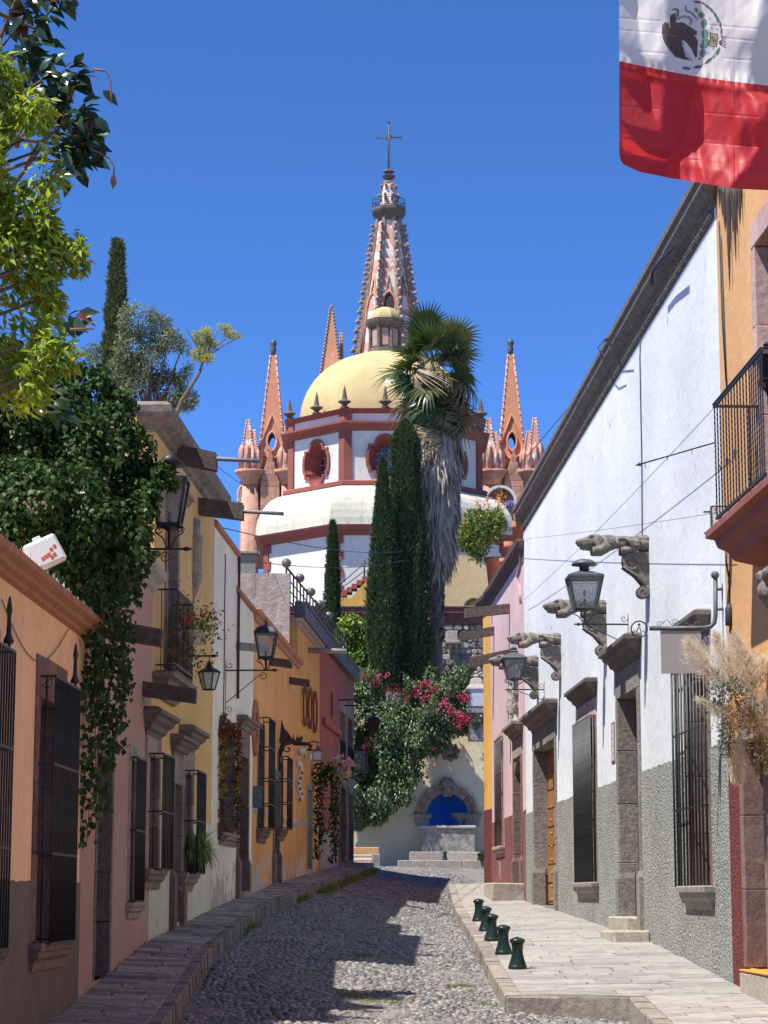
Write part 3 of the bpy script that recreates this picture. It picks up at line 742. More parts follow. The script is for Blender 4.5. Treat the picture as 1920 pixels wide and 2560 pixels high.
F3 = Fac('mustard_house', 'tall mustard yellow house with an iron balcony of geraniums and heavy stone window hoods', P2(38.603), P2(47.25), zL(41))
n = .30
g0, g1, gz0, gz1 = F3.r('A7', 280, 575, 1500, 360, n)
fl = F3.uat('A7', 175, 420)
opening(F3, g0 + .02, g1 - .05, gz0 + .02, gz1 - .03, g0 - fl - .03 if g0 - fl > .1 else .2, F3.zat('A7', 175, 440) - gz1, .38, .06, 'cantera', 'cantera', 'glass', 'window', .7, 1.0, 1.25)
grille(F3, g0, g1, gz0, gz1, n, 9, (F3.zat('A7', 280, 1040, n),), .012)
d0, d1, dz0, dz1 = F3.r('A7', 352, 820, 1935, 412)
opening(F3, d0, d1, zL(43) - F3.o.z + .05, dz1, .2, F3.zat('A7', 365, 640) - dz1 + .1, .5, .06, 'cantera', 'reveal', 'panel', 'door', .8, None, 1.0, plinth=.9, woodm='dark_wood')
h0, h1, hz0, hz1 = F3.r('A7', 550, 710, 1530, 612, n)
opening(F3, h0 + .04, h1 - .06, hz0 + .02, hz1 - .05, .22, F3.zat('A7', 470, 590) - hz1 + .1, .38, .06, 'cantera', 'cantera', 'glass', 'window', .7, 1.0, 1.2)
grille(F3, h0, h1, hz0, hz1, n, 9, (F3.zat('A7', 548, 1112, n),), .012)
b0, b1, bz0, bz1 = F3.rr('1', 1130, 300, 985, 1072)
bt = F3.zat('Y5', 1060, 1030)
opening(F3, b0, b1 + .3, bz0 - .05, bt - .25, .2, .3, .3, .04, 'cantera', None, 'shutter', 'balcony_door', .9, None, 1.0, woodm='brown_wood')
ytop = F3.zat('Y5', 950, 512)
F3.wall(M['yellow'], ytop + .3, depth=9)
F3.dado(M['pale_dado'], F3.zat('A7', 150, 1020), proud=.015)
cornice(F3, ytop, [(.0, 0), (.08, .04), (.09, .12), (.16, .16), (.24, .2), (.30, .3), (.31, .42), (.2, .5), (.05, .52)], 'cantera_dark')
# balcony
nb_ = .36; q0, q1, qz0, qz1 = F3.r('1', 1150, 445, 985, 1250, nb_); qz0 = F3.zat('1', 1145, 985, nb_)
sb = MB(); sb.stack(q0 - .02, q1 + .02, [(nb_ - .30, qz0 - .42), (nb_ - .2, qz0 - .30), (nb_ - .1, qz0 - .24), (nb_ - .06, qz0 - .14), (nb_ + .03, qz0 - .12), (nb_ + .03, qz0 - .03)], .05)
sb.build('balcony_slab', M['cantera_dark'], F3.root)
grille(F3, q0, q1, qz0, qz1, nb_, 15, (qz0 + .12,), .009, 3).name = 'balcony_railing'
# carved half column hanging on the wall
ou, oz1 = F3.uz(*Z('Y5', 1258, 1150)); _, oz0 = F3.uz(*Z('1', 1260, 530))
oc = MB(); hh = oz1 - oz0
oc.lathe([(.02, 0), (.10, .18), (.17, .4), (.19, .5), (.15, .55), (.18, .6), (.17, hh - .5), (.19, hh - .4), (.12, hh - .3), (.13, hh - .05), (.02, hh)], 10, (ou, 0, oz0)); oc.build('half_column', M['cantera'], F3.root)
for k, xw, yw, xe, ye in (('Y5', 1125, 790, 1405, 850), ('Y5', 1290, 1130, 1578, 1168)):
    s_ = beam_px(F3, k, xw, yw, xe, ye, .3, .32, 'beam'); ln = -min(v.co.y for v in s_.data.vertices)
    pm = MB(); pm.tube([(0, -ln + .1, .08 - .02), (0, -ln - .8, .0)], .04, 8); pm.build('drain_pipe', M['grey_wood'], s_)
beam_px(F3, '1', 930, 1050, 935, 1055, .2, .2) if 0 else None

F4 = Fac('cream_house', 'narrow cream house with a stepped terracotta coping beside the mustard house', P2(47.253), P2(55.45), zL(50))
a = F4.r('A7', 730, 340, 1200, 838)
opening(F4, a[0], a[1], a[2], a[3], .05, .06, .3, .01, 'cantera', None, 'glass', 'window', 1.2, .8)
d0, d1, dz0, dz1 = F4.r('A7', 868, 590, 1650, 935)
opening(F4, d0 + .1, d1, zL(54) - F4.o.z + .1, dz1, .22, F4.zat('A7', 862, 400) - dz1, .5, .05, 'reveal', None, 'panel', 'door', .9, None, 1.0, plinth=.75, woodm='dark_wood')
st = MB(); st.box(d0 - .2, d1 + .2, -.22, .3, zL(54) - F4.o.z - .6, zL(54) - F4.o.z + .1, .02, .01); st.build('doorstep', M['pale_stone'], F4.root)
us = F4.uat('1', 1535, 300); t1 = F4.zat('1', 1540, 245); t2 = F4.zat('1', 1545, 490)
F4.wall(M['cream'], t2, steps=[(us, t1), (F4.L, t2)], depth=8)
cornice(F4, t1, [(0, 0), (.07, .02), (.09, .1), (.03, .16)], 'terracotta', 0, us, 'coping')
cornice(F4, t2, [(0, 0), (.07, .02), (.09, .1), (.03, .16)], 'terracotta', us + .02, F4.L, 'coping')
dp = MB(); dp.tube([(us + .02, -.05, t1), (us + .02, -.05, t2 - .9), (us + .05, -.05, t2 - 2.4)], .035, 8); dp.build('down_pipe', M['brown_wood'], F4.root)
wr = MB(); uw = F4.uat('3', 310, 400); wr.tube([(uw + R.uniform(-.03, .03), -.015, t1 - .3 - i * .45) for i in range(11)], .012, 5); wr.build('wall_cable', M['cable'], F4.root)
beam_px(F4, '3', 405, 840, 655, 870, .2, .17, 'pale_stone')

F5 = Fac('orange_house', 'orange plastered house with a round window and a strip of small wall tiles', P2(55.453), P2(67.75), zL(58))
n = .28
g0, g1, gz0, gz1 = F5.r('A8', 325, 190, 1420, 385, n)
opening(F5, g0 + .05, g1 - .05, gz0, gz1 - .25, .15, .15, .35, .02, 'reveal', None, 'glass', 'window', .9, 1.0)
grille(F5, g0, g1, gz0, gz1, n, 9, (F5.zat('A8', 325, 520, n), F5.zat('A8', 325, 870, n), F5.zat('A8', 325, 1150, n)), .012)
d0, d1, dz0, dz1 = F5.r('A8', 375, 885, 2000, 425)
opening(F5, d0, d1, zL(61.5) - F5.o.z + .05, dz1, .2, .3, .5, .04, 'cantera_dark', None, 'panel', 'door', .9, None, None, plinth=.8, woodm='dark_wood')
h0, h1, hz0, hz1 = F5.r('A8', 530, 620, 1420, 580, n)
opening(F5, h0 + .05, h1 - .05, hz0, hz1 - .1, .16, .2, .35, .02, 'reveal', None, 'glass', 'window', .9, .9)
grille(F5, h0, h1, hz0, hz1, n, 9, (F5.zat('A8', 525, 870, n), F5.zat('A8', 525, 1130, n)), .012)
ru, rz_ = F5.uz(*Z('A8', 160, 310)); F5.holes.append((ru - .42, ru + .42, rz_ - .42, rz_ + .42))
rg = MB()
rg.M = Matrix.Translation((ru, 0, rz_)) @ Matrix.Rotation(math.pi / 2, 4, 'X')
rg.lathe([(.40, -.25), (.40, .05), (.46, .07), (.5, .03), (.58, .03), (.62, .06), (.68, .06), (.70, -.01)], 28)
rw_ = rg.build('round_window', M['terracotta'], F5.root)
pm = MB(); pm.M = rg.M; pm.lathe([(.001, -.2), (.41, -.2), (.41, -.24)], 20); pm.build('pane', M['glass'], rw_)
otop = F5.zat('3', 522, 600)
F5.wall(M['orange'], otop + .15, depth=8)
cornice(F5, otop, [(0, 0), (.06, .03), (.08, .12), (.16, .16), (.18, .26), (.05, .30)], 'tile')
M['tile_b'] = flat('glazed_tile', (.30, .36, .36), .25, .35)
M['tile_w'] = flat('white_glazed_tile', (.62, .62, .58), .25, .05)
def tile_band(F, u0, u1, z):
    me = None; u = u0; k = 0
    while u < u1 - .16:
        if not any(h[0] - .12 < u < h[1] + .12 and h[2] < z < h[3] for h in F.holes):
            m = MB(); m.box(0, .15, -.018, .002, 0, .15, .004); o = m.build('wall_tile', M['tile_w'] if k % 4 == 0 else M['tile_b'], F.root); o.location = (u, 0, z)
        u += .158; k += 1
tile_band(F5, .1, F5.L, F5.zat('A8', 120, 1240))
beam_px(F5, '3', 655, 960, 830, 985, .24, .2); beam_px(F5, '3', 810, 1105, 965, 1130, .24, .2)

F6 = Fac('ochre_house', 'ochre yellow house with stained walls and a roof terrace railing above a dark gutter', P2(67.753), P2(75.2), zL(70))
d0, d1, dz0, dz1 = F6.r('A8', 745, 990, 1825, 790)
opening(F6, d0, d1, zL(72) - F6.o.z + .15, dz1, .18, .2, .3, .03, 'pale_stone', None, 'panel', 'door', 1.0, None, None, woodm='dark_wood')
ctop = F6.zat('3', 885, 640)
F6.wall(M['ochre'], ctop + .2, depth=8)
cornice(F6, ctop - .15, [(0, 0), (.05, .03), (.07, .12), (.14, .16), (.16, .26)], 'cantera', 0, F6.L - .02)
tile_band(F6, .1, F6.L, F6.zat('A8', 740, 1400))
pb = MB(); u, z = F6.uz(*Z('3', 955, 845)); pb.tube([(0, .1, 0), (0, -1.2, -.06)], .09, 8); o = pb.build('rain_spout', M['pale_stone'], F6.root); o.location = (u, 0, z)

F7 = Fac('dark_red_house', 'dark red house with a grey base and shuttered windows at the far left end', P2(75.203), P2(88.85), zL(78))
for (xl, yt, yb, xr) in ((1098, 110, 810, 1155), (1182, 185, 860, 1238)):
    a = F7.r('A8', xl, yt, yb, xr); opening(F7, a[0], a[1], a[2], a[3], .25, .45, .25, .03, 'cantera', None, 'shutter', 'window', 1.0, .8, None, woodm='dark_wood')
    gm = grille(F7, a[0], a[1], a[2] + .02, a[2] + 1.25, .04, 9, (), .012)
for (xl, yt, yb, xr) in ((1106, 960, 1780, 1168), (1195, 1035, 1760, 1246)):
    a = F7.r('A8', xl, yt, yb, xr); Yd = F7.wp((a[0] + a[1]) / 2, 0).y
    opening(F7, a[0], a[1], zL(Yd) - F7.o.z + .1, a[3], .2, .3, .25, .03, 'cantera_dark', None, 'panel', 'door', 1.0, None, None, woodm='dark_wood')
for (x, y) in ((1010, 60), (1013, 1000)):
    u, z = F7.uz(*Z('A8', x, y)); ov = MB(); ov.M = Matrix.Translation((u, 0, z)) @ Matrix.Rotation(math.pi / 2, 4, 'X') @ Matrix.Diagonal((.75, 1, 1, 1))
    ov.lathe([(.001, .01), (.36, .01), (.38, .035), (.47, .035), (.48, 0)], 20); ov.build('oval_medallion', M['brown_wood'], F7.root)
F7.wall(M['red'], ctop + .2 + F6.o.z - F7.o.z, depth=8)
F7.dado(M['grey_dado'], F7.zat('A8', 880, 1425), 0, F7.uat('A8', 1078, 1480), .015, .01)
lg = F7.uz(*Z('A8', 905, 235)); lm = MB(); lm.box(lg[0], F7.uat('A8', 1085, 245), -.14, 0, lg[1] - .1, lg[1] + .12, .02); lm.build('ledge_moulding', M['red'], F7.root)
br = MB()
for (x0, y0, x1) in ((1188, 1228, 1300), (1222, 1272, 1340)):
    u, z = F7.uz(*Z('3', x0, y0)); br.tube([(u, .05, z), (u, -.75, z)], .025, 6)
br.build('awning_rod', M['iron'], F7.root)
# dark metal gutter fascia over ochre + red houses
M['fascia'] = flat('dark_metal_sheet', (.055, .058, .065), .45, .1, .1, .3)
for F, last in ((F6, 0), (F7, 1)):
    zz = ctop + F6.o.z - F.o.z; fm = MB(); fm.box(-.02 if not last else 0, F.L - .004, -.22, .1, zz + .12, zz + .62, .01)
    fm.box(-.02 if not last else 0, F.L - .004, -.26, -.222, zz + .55, zz + .66, .01); fm.build('gutter_fascia', M['fascia'], F.root)
zr = F6.o.z + ctop + .64
# roof block of rough render
x0, x1 = at(590, 1500, 67.2).x, at(724, 1500, 67.2).x; rb = thing('roof_block', 'rough grey rendered block standing on the roof behind the orange house', 'roof block', ((x0 + x1) / 2, 67.4, 8.0))
m = MB(); hw = (x1 - x0) / 2; zt = at(660, 1433, 67.2).z - 8; V = []
n1, n2 = 14, 10
for j in range(n2 + 1):
    for i in range(n1 + 1): V.append((-hw + 2 * hw * i / n1, -.2 + R.uniform(-.035, .035), -1.5 + (zt + 1.5) * j / n2 + (R.uniform(-.015, .02) if j == n2 else 0)))
m.add(V, [(j * (n1 + 1) + i, j * (n1 + 1) + i + 1, (j + 1) * (n1 + 1) + i + 1, (j + 1) * (n1 + 1) + i) for j in range(n2) for i in range(n1)], True)
m.box(-hw + .001, hw - .002, -.16, .33, -1.5, zt - .01); m.build('rendered_wall', M['rough_grey'], rb)
# railing with globes
M['globe'] = flat('grey_glazed_globe', (.13, .13, .135), .18, .3)
tr = thing('terrace_railing', 'black ladder railing topped by round grey globes on the roof terrace', 'railing', (at(716, 1450, 68).x, 68, zr))
pts = [at(px, py, Y) for px, py, Y in ((716, 1408, 68), (750, 1445, 71.1), (778, 1480, 74.4), (800, 1511, 77.6), (822, 1539, 80.7))]
o0 = Vector(tr.location); rail = MB(); L_ = [p - o0 for p in pts]; zb_ = zr - o0.z
end = L_[-1] + (L_[-1] - L_[-2]) * 2.3
for hgt, rr_ in ((1.05, .03), (.75, .018), (.45, .018), (.12, .025)): rail.tube([(L_[0].x, L_[0].y, hgt), (end.x, end.y, hgt)], rr_, 6)
rl = rail.build('rail', M['iron'], tr)
for i in range(22):
    t = i / 21; p = L_[0].lerp(end, t); bm2 = MB(); bm2.box(p.x - .025, p.x + .025, p.y - .025, p.y + .025, 0, 1.03 if i % 3 else 1.15); bm2.build('railing_post', M['iron'], tr)
for p in L_:
    gb = MB(); gb.ball((p.x, p.y, p.z), .145, 16, 12); gb.cyl((p.x, p.y, 1.0), (p.x, p.y, p.z - .1), .02); gb.build('globe_finial', M['globe'], tr)
# ================= RIGHT SIDE HOUSES
M['white'] = plaster('white_limewash', (.71, .735, .76), (.52, .51, .49), .04, .16, ((.56, .53, .48), .80), .92, .012)
M['pink'] = plaster('pink_plaster', (.65, .46, .465), (.45, .25, .26), .08, .3)
M['yellow_r'] = plaster('yolk_yellow_plaster', (.70, .38, .06), (.40, .22, .06), .1, .35)
M['apricot'] = plaster('apricot_plaster', (.66, .36, .15), (.42, .24, .12), .1, .3)
M['grey_pebble'] = pebbledash('grey_pebbledash', (.55, .56, .49), (.25, .26, .24), 22)
M['pink_pebble'] = pebbledash('pink_pebbledash', (.44, .17, .165), (.17, .045, .045), 22)
M['red_pebble'] = pebbledash('red_roughcast', (.27, .045, .035), (.15, .02, .02), 20)
M['pink_stone'] = stone('painted_pink_stone', (.50, .31, .28), (.60, .42, .38), .2, 6, .012, .1)
M['hood_dark'] = stone('black_weathered_stone', (.10, .09, .08), (.20, .18, .155), .45, 7, .03, .2)
RP = lambda Y: (RW(Y), Y)
YW0, YW1 = 67.35, 35.25       # white house, far and near end
F8 = Fac('white_house', 'long white house with a grey pebbled base, carved beast spouts and a dark eaves moulding', RP(YW0), RP(YW1), zR(50))
gz = lambda Y: zR(Y) - F8.o.z
Yu = lambda u: F8.wp(u, 0).y
# far door with wooden leaf
a = F8.rr('B2', 643, 330, 1755, 472)
da = a
dw = opening(F8, a[0], a[1], gz(Yu(a[0])) + .0, a[3], .22, .5, .42, .05, 'pitted', 'pitted', 'panel', 'door', .95, None, 1.45, plinth=1.0, woodm='door_wood', hmat='hood_dark')
kn = MB()
for i in range(9):
    for s_ in (.25, .75): kn.ball((a[0] + (a[1] - a[0]) * s_, .31, .2 + i * .36), .05, 8, 5)
kn.build('door_stud', M['door_wood'], dw)
# middle window
n = .13
g = F8.rr('B2', 935, 125, 1555, 800, n)
opening(F8, g[0] + .06, g[1] - .02, g[2] + .02, g[3] - .02, .16, .42, .42, .03, 'pink_stone', 'reveal', 'glass', 'window', .9, 1.1, 1.15, smat='grey_stone', hmat='hood_dark')
grille(F8, g[0], g[1], g[2], g[3], n, 16, (F8.zat('B2', 960, 1065, n), F8.zat('B2', 955, 603, n)), .024)
# near door
a = F8.rr('6', 637, 1385, 2212, 500); zt = F8.zat('6', 637, 1385); db = a
opening(F8, a[0], a[1], F8.uz(1601, 2294)[1] - .01, zt, .24, .55, .42, .05, 'pitted', 'pitted', 'panel', 'door', 1.0, None, 1.35, plinth=.9, woodm='brown_wood', hmat='hood_dark')
# near window
g2 = F8.rr('A2', 240, 240, 1452, 97, n); zt2 = F8.zat('6', 1100, 960, 0)
opening(F8, g2[0] + .85, g2[1] - .02, g2[2] + .02, zt2 - .55, .2, .4, .42, .03, 'pink_stone', 'reveal', 'glass', 'window', .9, 1.15, 1.1, smat='grey_stone', hmat='hood_dark')
grille(F8, g2[0], g2[1], g2[2], zt2 - .5, n, 10, (F8.zat('A2', 240, 1005, n), F8.zat('A2', 240, 563, n)), .02)
wtop = F8.uz(1788, 480)[1]
F8.wall(M['white'], wtop + .25, depth=9)
F8.dado(M['grey_pebble'], F8.uz(1540, 1953)[1], proud=.022, topw=.02)
cornice(F8, wtop - .25, [(.0, 0), (.05, .04), (.06, .12), (.12, .16), (.18, .25), (.24, .32), (.25, .44), (.29, .47), (.29, .58), (.2, .61)], 'hood_dark')
# zigzag ornament course under the eaves, each tooth
tb = MB(); k = int(F8.L / .16)
for i in range(k):
    u = i * .16 + .02; tb.add([(u, -.03, wtop - .25), (u + .12, -.03, wtop - .25), (u + .06, -.10, wtop - .33), (u, -.001, wtop - .42), (u + .12, -.001, wtop - .42)], [(0, 1, 2), (0, 2, 3), (1, 4, 2), (2, 4, 3)])
tag(tb.build('zigzag_course', M['hood_dark'], F8.root), kind='stuff')
# steps of the near door
y1 = Yu(db[1]); m = MB(); zz = gz(y1)
su, sz_ = F8.uz(1601, 2294); m.box(db[0] - .02, su, -.30, .3, zz - .4, sz_, .03, .02); m.build('doorstep', M['pale_stone'], F8.root)
su, sz_ = F8.uz(1629, 2328); m = MB(); m.box(su - 2.1, su, -.70, -.02, zz - .7, sz_, .04, .03); m.build('doorstep', M['pale_stone'], F8.root)
m = MB(); m.box(da[0] - .25, da[1] + .25, -.12, .5, gz(Yu(da[1])) - .6, gz(Yu(da[1])) + .03, .02, .01); m.build('doorstep', M['pale_stone'], F8.root)
# tile plaque of five tiles and its frame
p = F8.r('B2', 1120, 198, 545, 1150); fr_ = MB(); fr_.box(p[0], p[1], -.02, .004, p[2], p[3], .01); po = fr_.build('tile_plaque', M['reveal'], F8.root)
for i in range(5):
    hh = (p[3] - p[2] - .08) / 5; m = MB(); m.box(p[0] + .04, p[1] - .04, -.028, -.015, p[2] + .045 + hh * i, p[2] + .035 + hh * (i + 1), .004); m.build('plaque_tile', M['tile_w'], po)
# carved beasts on scroll brackets
def remeshed(mb, voxel, name, mat, parent, noise_=.012, dec=None):
    o = mb.build(name, mat, None); md = o.modifiers.new('r', 'REMESH'); md.mode = 'VOXEL'; md.voxel_size = voxel
    s_ = o.modifiers.new('s', 'SMOOTH'); s_.factor = .4; s_.iterations = 1
    dg = bpy.context.evaluated_depsgraph_get(); me = bpy.data.meshes.new_from_object(o.evaluated_get(dg)); o.modifiers.clear(); o.data = me
    if not me.materials: me.materials.append(mat)
    co_ = np.empty(len(me.vertices) * 3); me.vertices.foreach_get('co', co_); P = co_.reshape(-1, 3)
    P += NR.normal(size=P.shape) * noise_ * .35 + np.stack([clump(P, 14), clump(P[:, [1, 2, 0]], 14), clump(P[:, [2, 0, 1]], 14)], 1) * noise_
    me.vertices.foreach_set('co', P.ravel()); me.polygons.foreach_set('use_smooth', np.ones(len(me.polygons), bool)); me.update()
    o.parent = parent; return o
def beast(F, u, z, ln=1.3, ear=1, s=1.0):
    b = MB()                      # lies along -y from the wall, head outwards
    b.ball((0, -.12, .02), (.15, .26, .15), 12, 8); b.ball((0, -.45, .03), (.13, .32, .125), 12, 8); b.ball((0, -.80, .03), (.15, .26, .15), 12, 8)
    b.ball((0, -1.03, .06), (.125, .16, .14), 12, 8); b.tube([(0, -1.0, .06), (0, -1.25, .04), (0, -1.39, .02)], [.13, .095, .07], 8)
    b.ball((0, -1.38, .035), (.05, .04, .035), 8, 6); b.tube([(0, -1.1, -.05), (0, -1.33, -.065)], [.07, .04], 8)
    for sx in (-1, 1):
        b.ball((sx * .135, -.97, .03), (.04, .085, .13), 8, 6); b.ball((sx * .07, -1.15, .125), (.035, .045, .035), 8, 6); b.ball((sx * .07, -1.1, .15), (.05, .07, .03), 8, 6)
        b.tube([(sx * .12, -.78, -.02), (sx * .13, -.9, -.11), (sx * .11, -1.1, -.13)], [.10, .085, .07], 8)
        b.tube([(sx * .13, -.2, -.02), (sx * .14, -.42, .02), (sx * .14, -.3, -.1), (sx * .12, -.55, -.13)], [.13, .11, .075, .065], 8)
        b.tube([(sx * .12, 0, .1), (sx * .1, -.35, .12), (sx * .12, -.6, .1)], .025, 6)
    o = remeshed(b, .014, 'carved_beast_spout', M['carved'], F.root, .006); o.location = (u, 0, z); o.scale = (1.02, ln / 1.42, 1.06); return o
def scroll(F, u, z, w=.22, d=.62, h=.85):
    hw = w / 2; m = MB()
    body = [(0, 0), (-d * .55, 0), (-d * .8, -.06), (-d * .82, -.2), (-d * .7, -.33), (-d * .45, -.42), (-d * .25, -.52), (-d * .12, -.66), (-d * .12, -h), (0, -h)]
    m.prism(body, -hw, hw, 'x'); m.M = None
    for sx in (-1, 1):
        m.tube(spiral((sx * hw, -d * .52, -.21), .19, 1.6, 1.2, 20, 1, 'yz'), .03, 5); m.tube(spiral((sx * hw, -d * .2, -h + .08), .13, 1.4, 1.0, 16, -1, 'yz'), .025, 5)
        m.tube([(sx * hw, -d * .8, -.28), (sx * hw, -d * .42, -.45), (sx * hw, -d * .15, -.65)], .03, 5)
    m.prism([(-d * .2 + .12 * math.cos(a), -h + .08 + .12 * math.sin(a)) for a in [i * math.pi / 6 for i in range(12)]], -hw - .01, hw + .01, 'x')
    o = m.build('scroll_bracket', M['carved'], F.root); o.location = (u, 0, z); return o
for (x, y, zp) in ((1620, 1362, 0), (1514, 1521, 0), (1401, 1600, 0), (1345, 1655, 0)):
    u, z = F8.uz(x, y); beast(F8, u, z, 1.38 + R.uniform(-.03, .03)); scroll(F8, u, z - .15)
# cracks and conduits on the wall
cb = MB()
for (k, pts) in (('8', [(760, 985), (757, 1100), (768, 1700), (770, 2180)]), ('8', [(1195, 340), (1215, 900), (1235, 1230)]), ('8', [(1205, 420), (1228, 1000), (1238, 1260)])):
    cb.tube([(F8.uz(*Z(k, *p))[0], -.02, F8.uz(*Z(k, *p))[1]) for p in pts], .012, 5)
cb.build('wall_conduit', M['cable'], F8.root)
cb = MB()
for (k, pts, r_) in (('8', [(935, 490), (860, 560), (820, 620), (818, 690)], .03), ('8', [(640, 975), (560, 990), (518, 1040), (560, 1085), (600, 1060)], .012), ('6', [(-5, 940), (0, 945)], .01)):
    cb.tube([F8.root.matrix_world.inverted() @ F8.wp(F8.uz(*Z(k, *p), .3)[0], 0, 0) if 0 else (F8.uz(*Z(k, *p), .3)[0], -.3, F8.uz(*Z(k, *p), .3)[1]) for p in pts], r_, 6)
cb.build('loose_cable', M['cable'], F8.root)

F9 = Fac('pink_house', 'pink house with a rough pink base, stone trough spouts and potted plants on its roof', RP(79.5), RP(YW0 + .003), zR(73))
gz = lambda Y: zR(Y) - F9.o.z
n = .1
g = F9.r('B2', 120, 340, 1240, 180, n); g = (g[0], g[1], F9.zat('B2', 180, 1240, n), F9.zat('B2', 180, 305, n))
opening(F9, g[0] + .05, g[1] - .03, g[2], g[3] - .1, .16, .32, .3, .03, 'pink_stone', None, 'glass', 'window', .9, 1.0, None, woodm='grey_wood')
grille(F9, g[0], g[1], g[2], g[3], n, 10, (F9.zat('B2', 180, 930, n), F9.zat('B2', 180, 620, n)), .012)
sb = MB(); uu = (g[0] + g[1]) / 2; sb.stack(uu - .28, uu + .28, [(.02, g[2] - 1.1), (.05, g[2] - .9), (.06, g[2] - .38), (.1, g[2] - .36)], .05); sb.build('sill_bracket', M['cantera'], F9.root)
a = F9.rr('B2', 355, 470, 1600, 297)
opening(F9, a[0], a[1], gz(F9.wp(a[0], 0).y) + .35, a[3], .22, .55, .5, .05, 'cantera', 'reveal', 'panel', 'door', .9, None, 1.3, plinth=.8, woodm='brown_wood')
ar = MB(); um, hw = (a[0] + a[1]) / 2, (a[1] - a[0]) / 2
for s_ in (-1, 1): ar.prism([(um + s_ * hw * 1.02, a[3] - .45), (um + s_ * hw * 1.02, a[3] + .02), (um, a[3] + .02), (um + s_ * hw * .35, a[3] - .07), (um + s_ * hw * .75, a[3] - .22)], .0, .4)
ar.build('arch_corner', M['cantera'], F9.root)
m = MB(); m.box(a[0] - .35, a[1] + .5, -.95, .3, gz(72) - .6, gz(72) + .30, .03, .03); m.build('doorstep', M['pale_stone'], F9.root)
# carved niche over the door
nz = a[3] + 1.15; nb2 = MB()
nb2.box(um - .35, um + .35, -.10, .02, nz, nz + 1.55, .04, .03)
nb2.lathe([(.02, 0), (.18, .05), (.2, .3), (.13, .6), (.16, .8), (.07, .92), (.10, 1.0), (.10, 1.12), (.01, 1.2)], 10, (um, -.15, nz + .12))
nb2.box(um - .5, um + .5, -.22, .02, nz - .1, nz, .03)
for s_ in (-1, 1): nb2.tube([(um + s_ * .32, -.12, nz + .05), (um + s_ * .34, -.14, nz + .8), (um + s_ * .27, -.13, nz + 1.3), (um, -.13, nz + 1.62)], [.06, .05, .07, .05], 6)
remeshed(nb2, .03, 'carved_niche', M['grey_stone'], F9.root, .02)
ptop = F9.zat('5', 545, 375)
F9.wall(M['pink'], ptop + .2, depth=8)
F9.dado(M['pink_pebble'], F9.zat('B2', 235, 1000), proud=.022, topw=.03)
cornice(F9, ptop - .2, [(0, 0), (.05, .04), (.08, .14), (.18, .2), (.25, .28), (.27, .4), (.2, .45)], 'beam')
for (xw, yw, xe, ye) in ((455, 835, 120, 872), (340, 995, 85, 1045), (470, 1165, 158, 1238)): beam_px(F9, '5', xw, yw, xe, ye, .24, .30, 'beam')
pp = MB()
pu = lambda x, y: (F9.uz(*Z('5', x, y))[0], -.03, F9.uz(*Z('5', x, y))[1])
pp.tube([pu(545, 200 + 170), pu(540, 480), pu(515, 560), pu(540, 660), pu(545, 760)], .05, 8); pp.build('down_pipe', M['pink_stone'], F9.root)

# yellow corner house turns away at the end
c9 = RP(79.503); F10 = Fac('yolk_yellow_house', 'yolk yellow corner house with a dark red base beyond the pink house', (at(1212, 2210, 81.2).x, 81.2), c9, zR(80))
yt = ptop + F9.o.z - F10.o.z
F10.wall(M['yellow_r'], yt + .2, depth=5); F10.dado(M['red_pebble'], F10.uz(1222, 2024)[1], proud=.02, topw=.01)
cornice(F10, yt - .2, [(0, 0), (.05, .04), (.08, .14), (.18, .2), (.25, .28), (.27, .4), (.2, .45)], 'beam')

# apricot house at the right edge
F11 = Fac('apricot_house', 'apricot house with a dark red base strip and an iron balcony at the right edge', RP(YW1 - .003), RP(20), zR(30))
gz = lambda Y: zR(Y) - F11.o.z
a0 = F11.uat('A2', 497, 1500); 
opening(F11, a0 + .25, a0 + 1.75, gz(32) + .45, F11.zat('A2', 600, 620), .26, .5, .45, .06, 'cantera', 'reveal', 'shutter', 'door', 1.3, None, None, woodm='dark_wood')
w0 = F11.uat('8', 1378, 700); wz1 = F11.zat('8', 1400, 350)
bs = F11.zat('A3', 600, 1500)
opening(F11, w0 + .26, w0 + 1.7, bs - .05, wz1 - .3, .24, .4, .4, .03, 'pink_stone', None, 'shutter', 'balcony_door', 1.3, None, None, woodm='dark_wood')
F11.wall(M['apricot'], wtop + F8.o.z - F11.o.z + .4, depth=8)
F11.dado(M['red_pebble'], F11.zat('A2', 450, 862), 0, a0 + .02, .03, .02)
m = MB(); m.box(a0 + .22, a0 + 2.2, -.16, .3, gz(32) - .6, gz(32) + .4, .03, .02); m.build('doorstep', M['pale_stone'], F11.root)
M['orange_paint'] = flat('orange_paint', (.68, .30, .04), .6)
m = MB(); m.box(a0 + .23, a0 + 2.2, -.172, .3, gz(32) + .403, gz(32) + .43, .006); m.build('step_edge', M['orange_paint'], F11.root)
nB = .66
q0 = F11.uat('A3', 170, 722, nB); q1 = F11.uat('A3', 485, 268, nB); rt = F11.zat('A3', 170, 722, nB); rb_ = F11.zat('A3', 205, 1790, nB)
M['oxide'] = plaster('oxide_red_plaster', (.27, .085, .065), (.17, .06, .05), .12, .3)
sb = MB(); sb.stack(q0 + .0, q1 + .9, [(nB - .60, rb_ - .62), (nB - .30, rb_ - .50), (nB - .22, rb_ - .36), (nB - .1, rb_ - .28), (nB - .06, rb_ - .16), (nB + .05, rb_ - .12), (nB + .05, rb_ - .02)], .05)
sb.build('balcony_slab', M['oxide'], F11.root)
bg_ = MB()
for z in (rt, rb_ + .07): bg_.box(q0 - .03, q1 + .9, -nB - .02, -nB + .02, z - .02, z + .02); bg_.box(q0 - .02, q0 + .02, -nB, .02, z - .018, z + .018)
bg_.box(q0 - .03, q1 + .9, -nB - .03, -nB + .03, rt + .02, rt + .035)
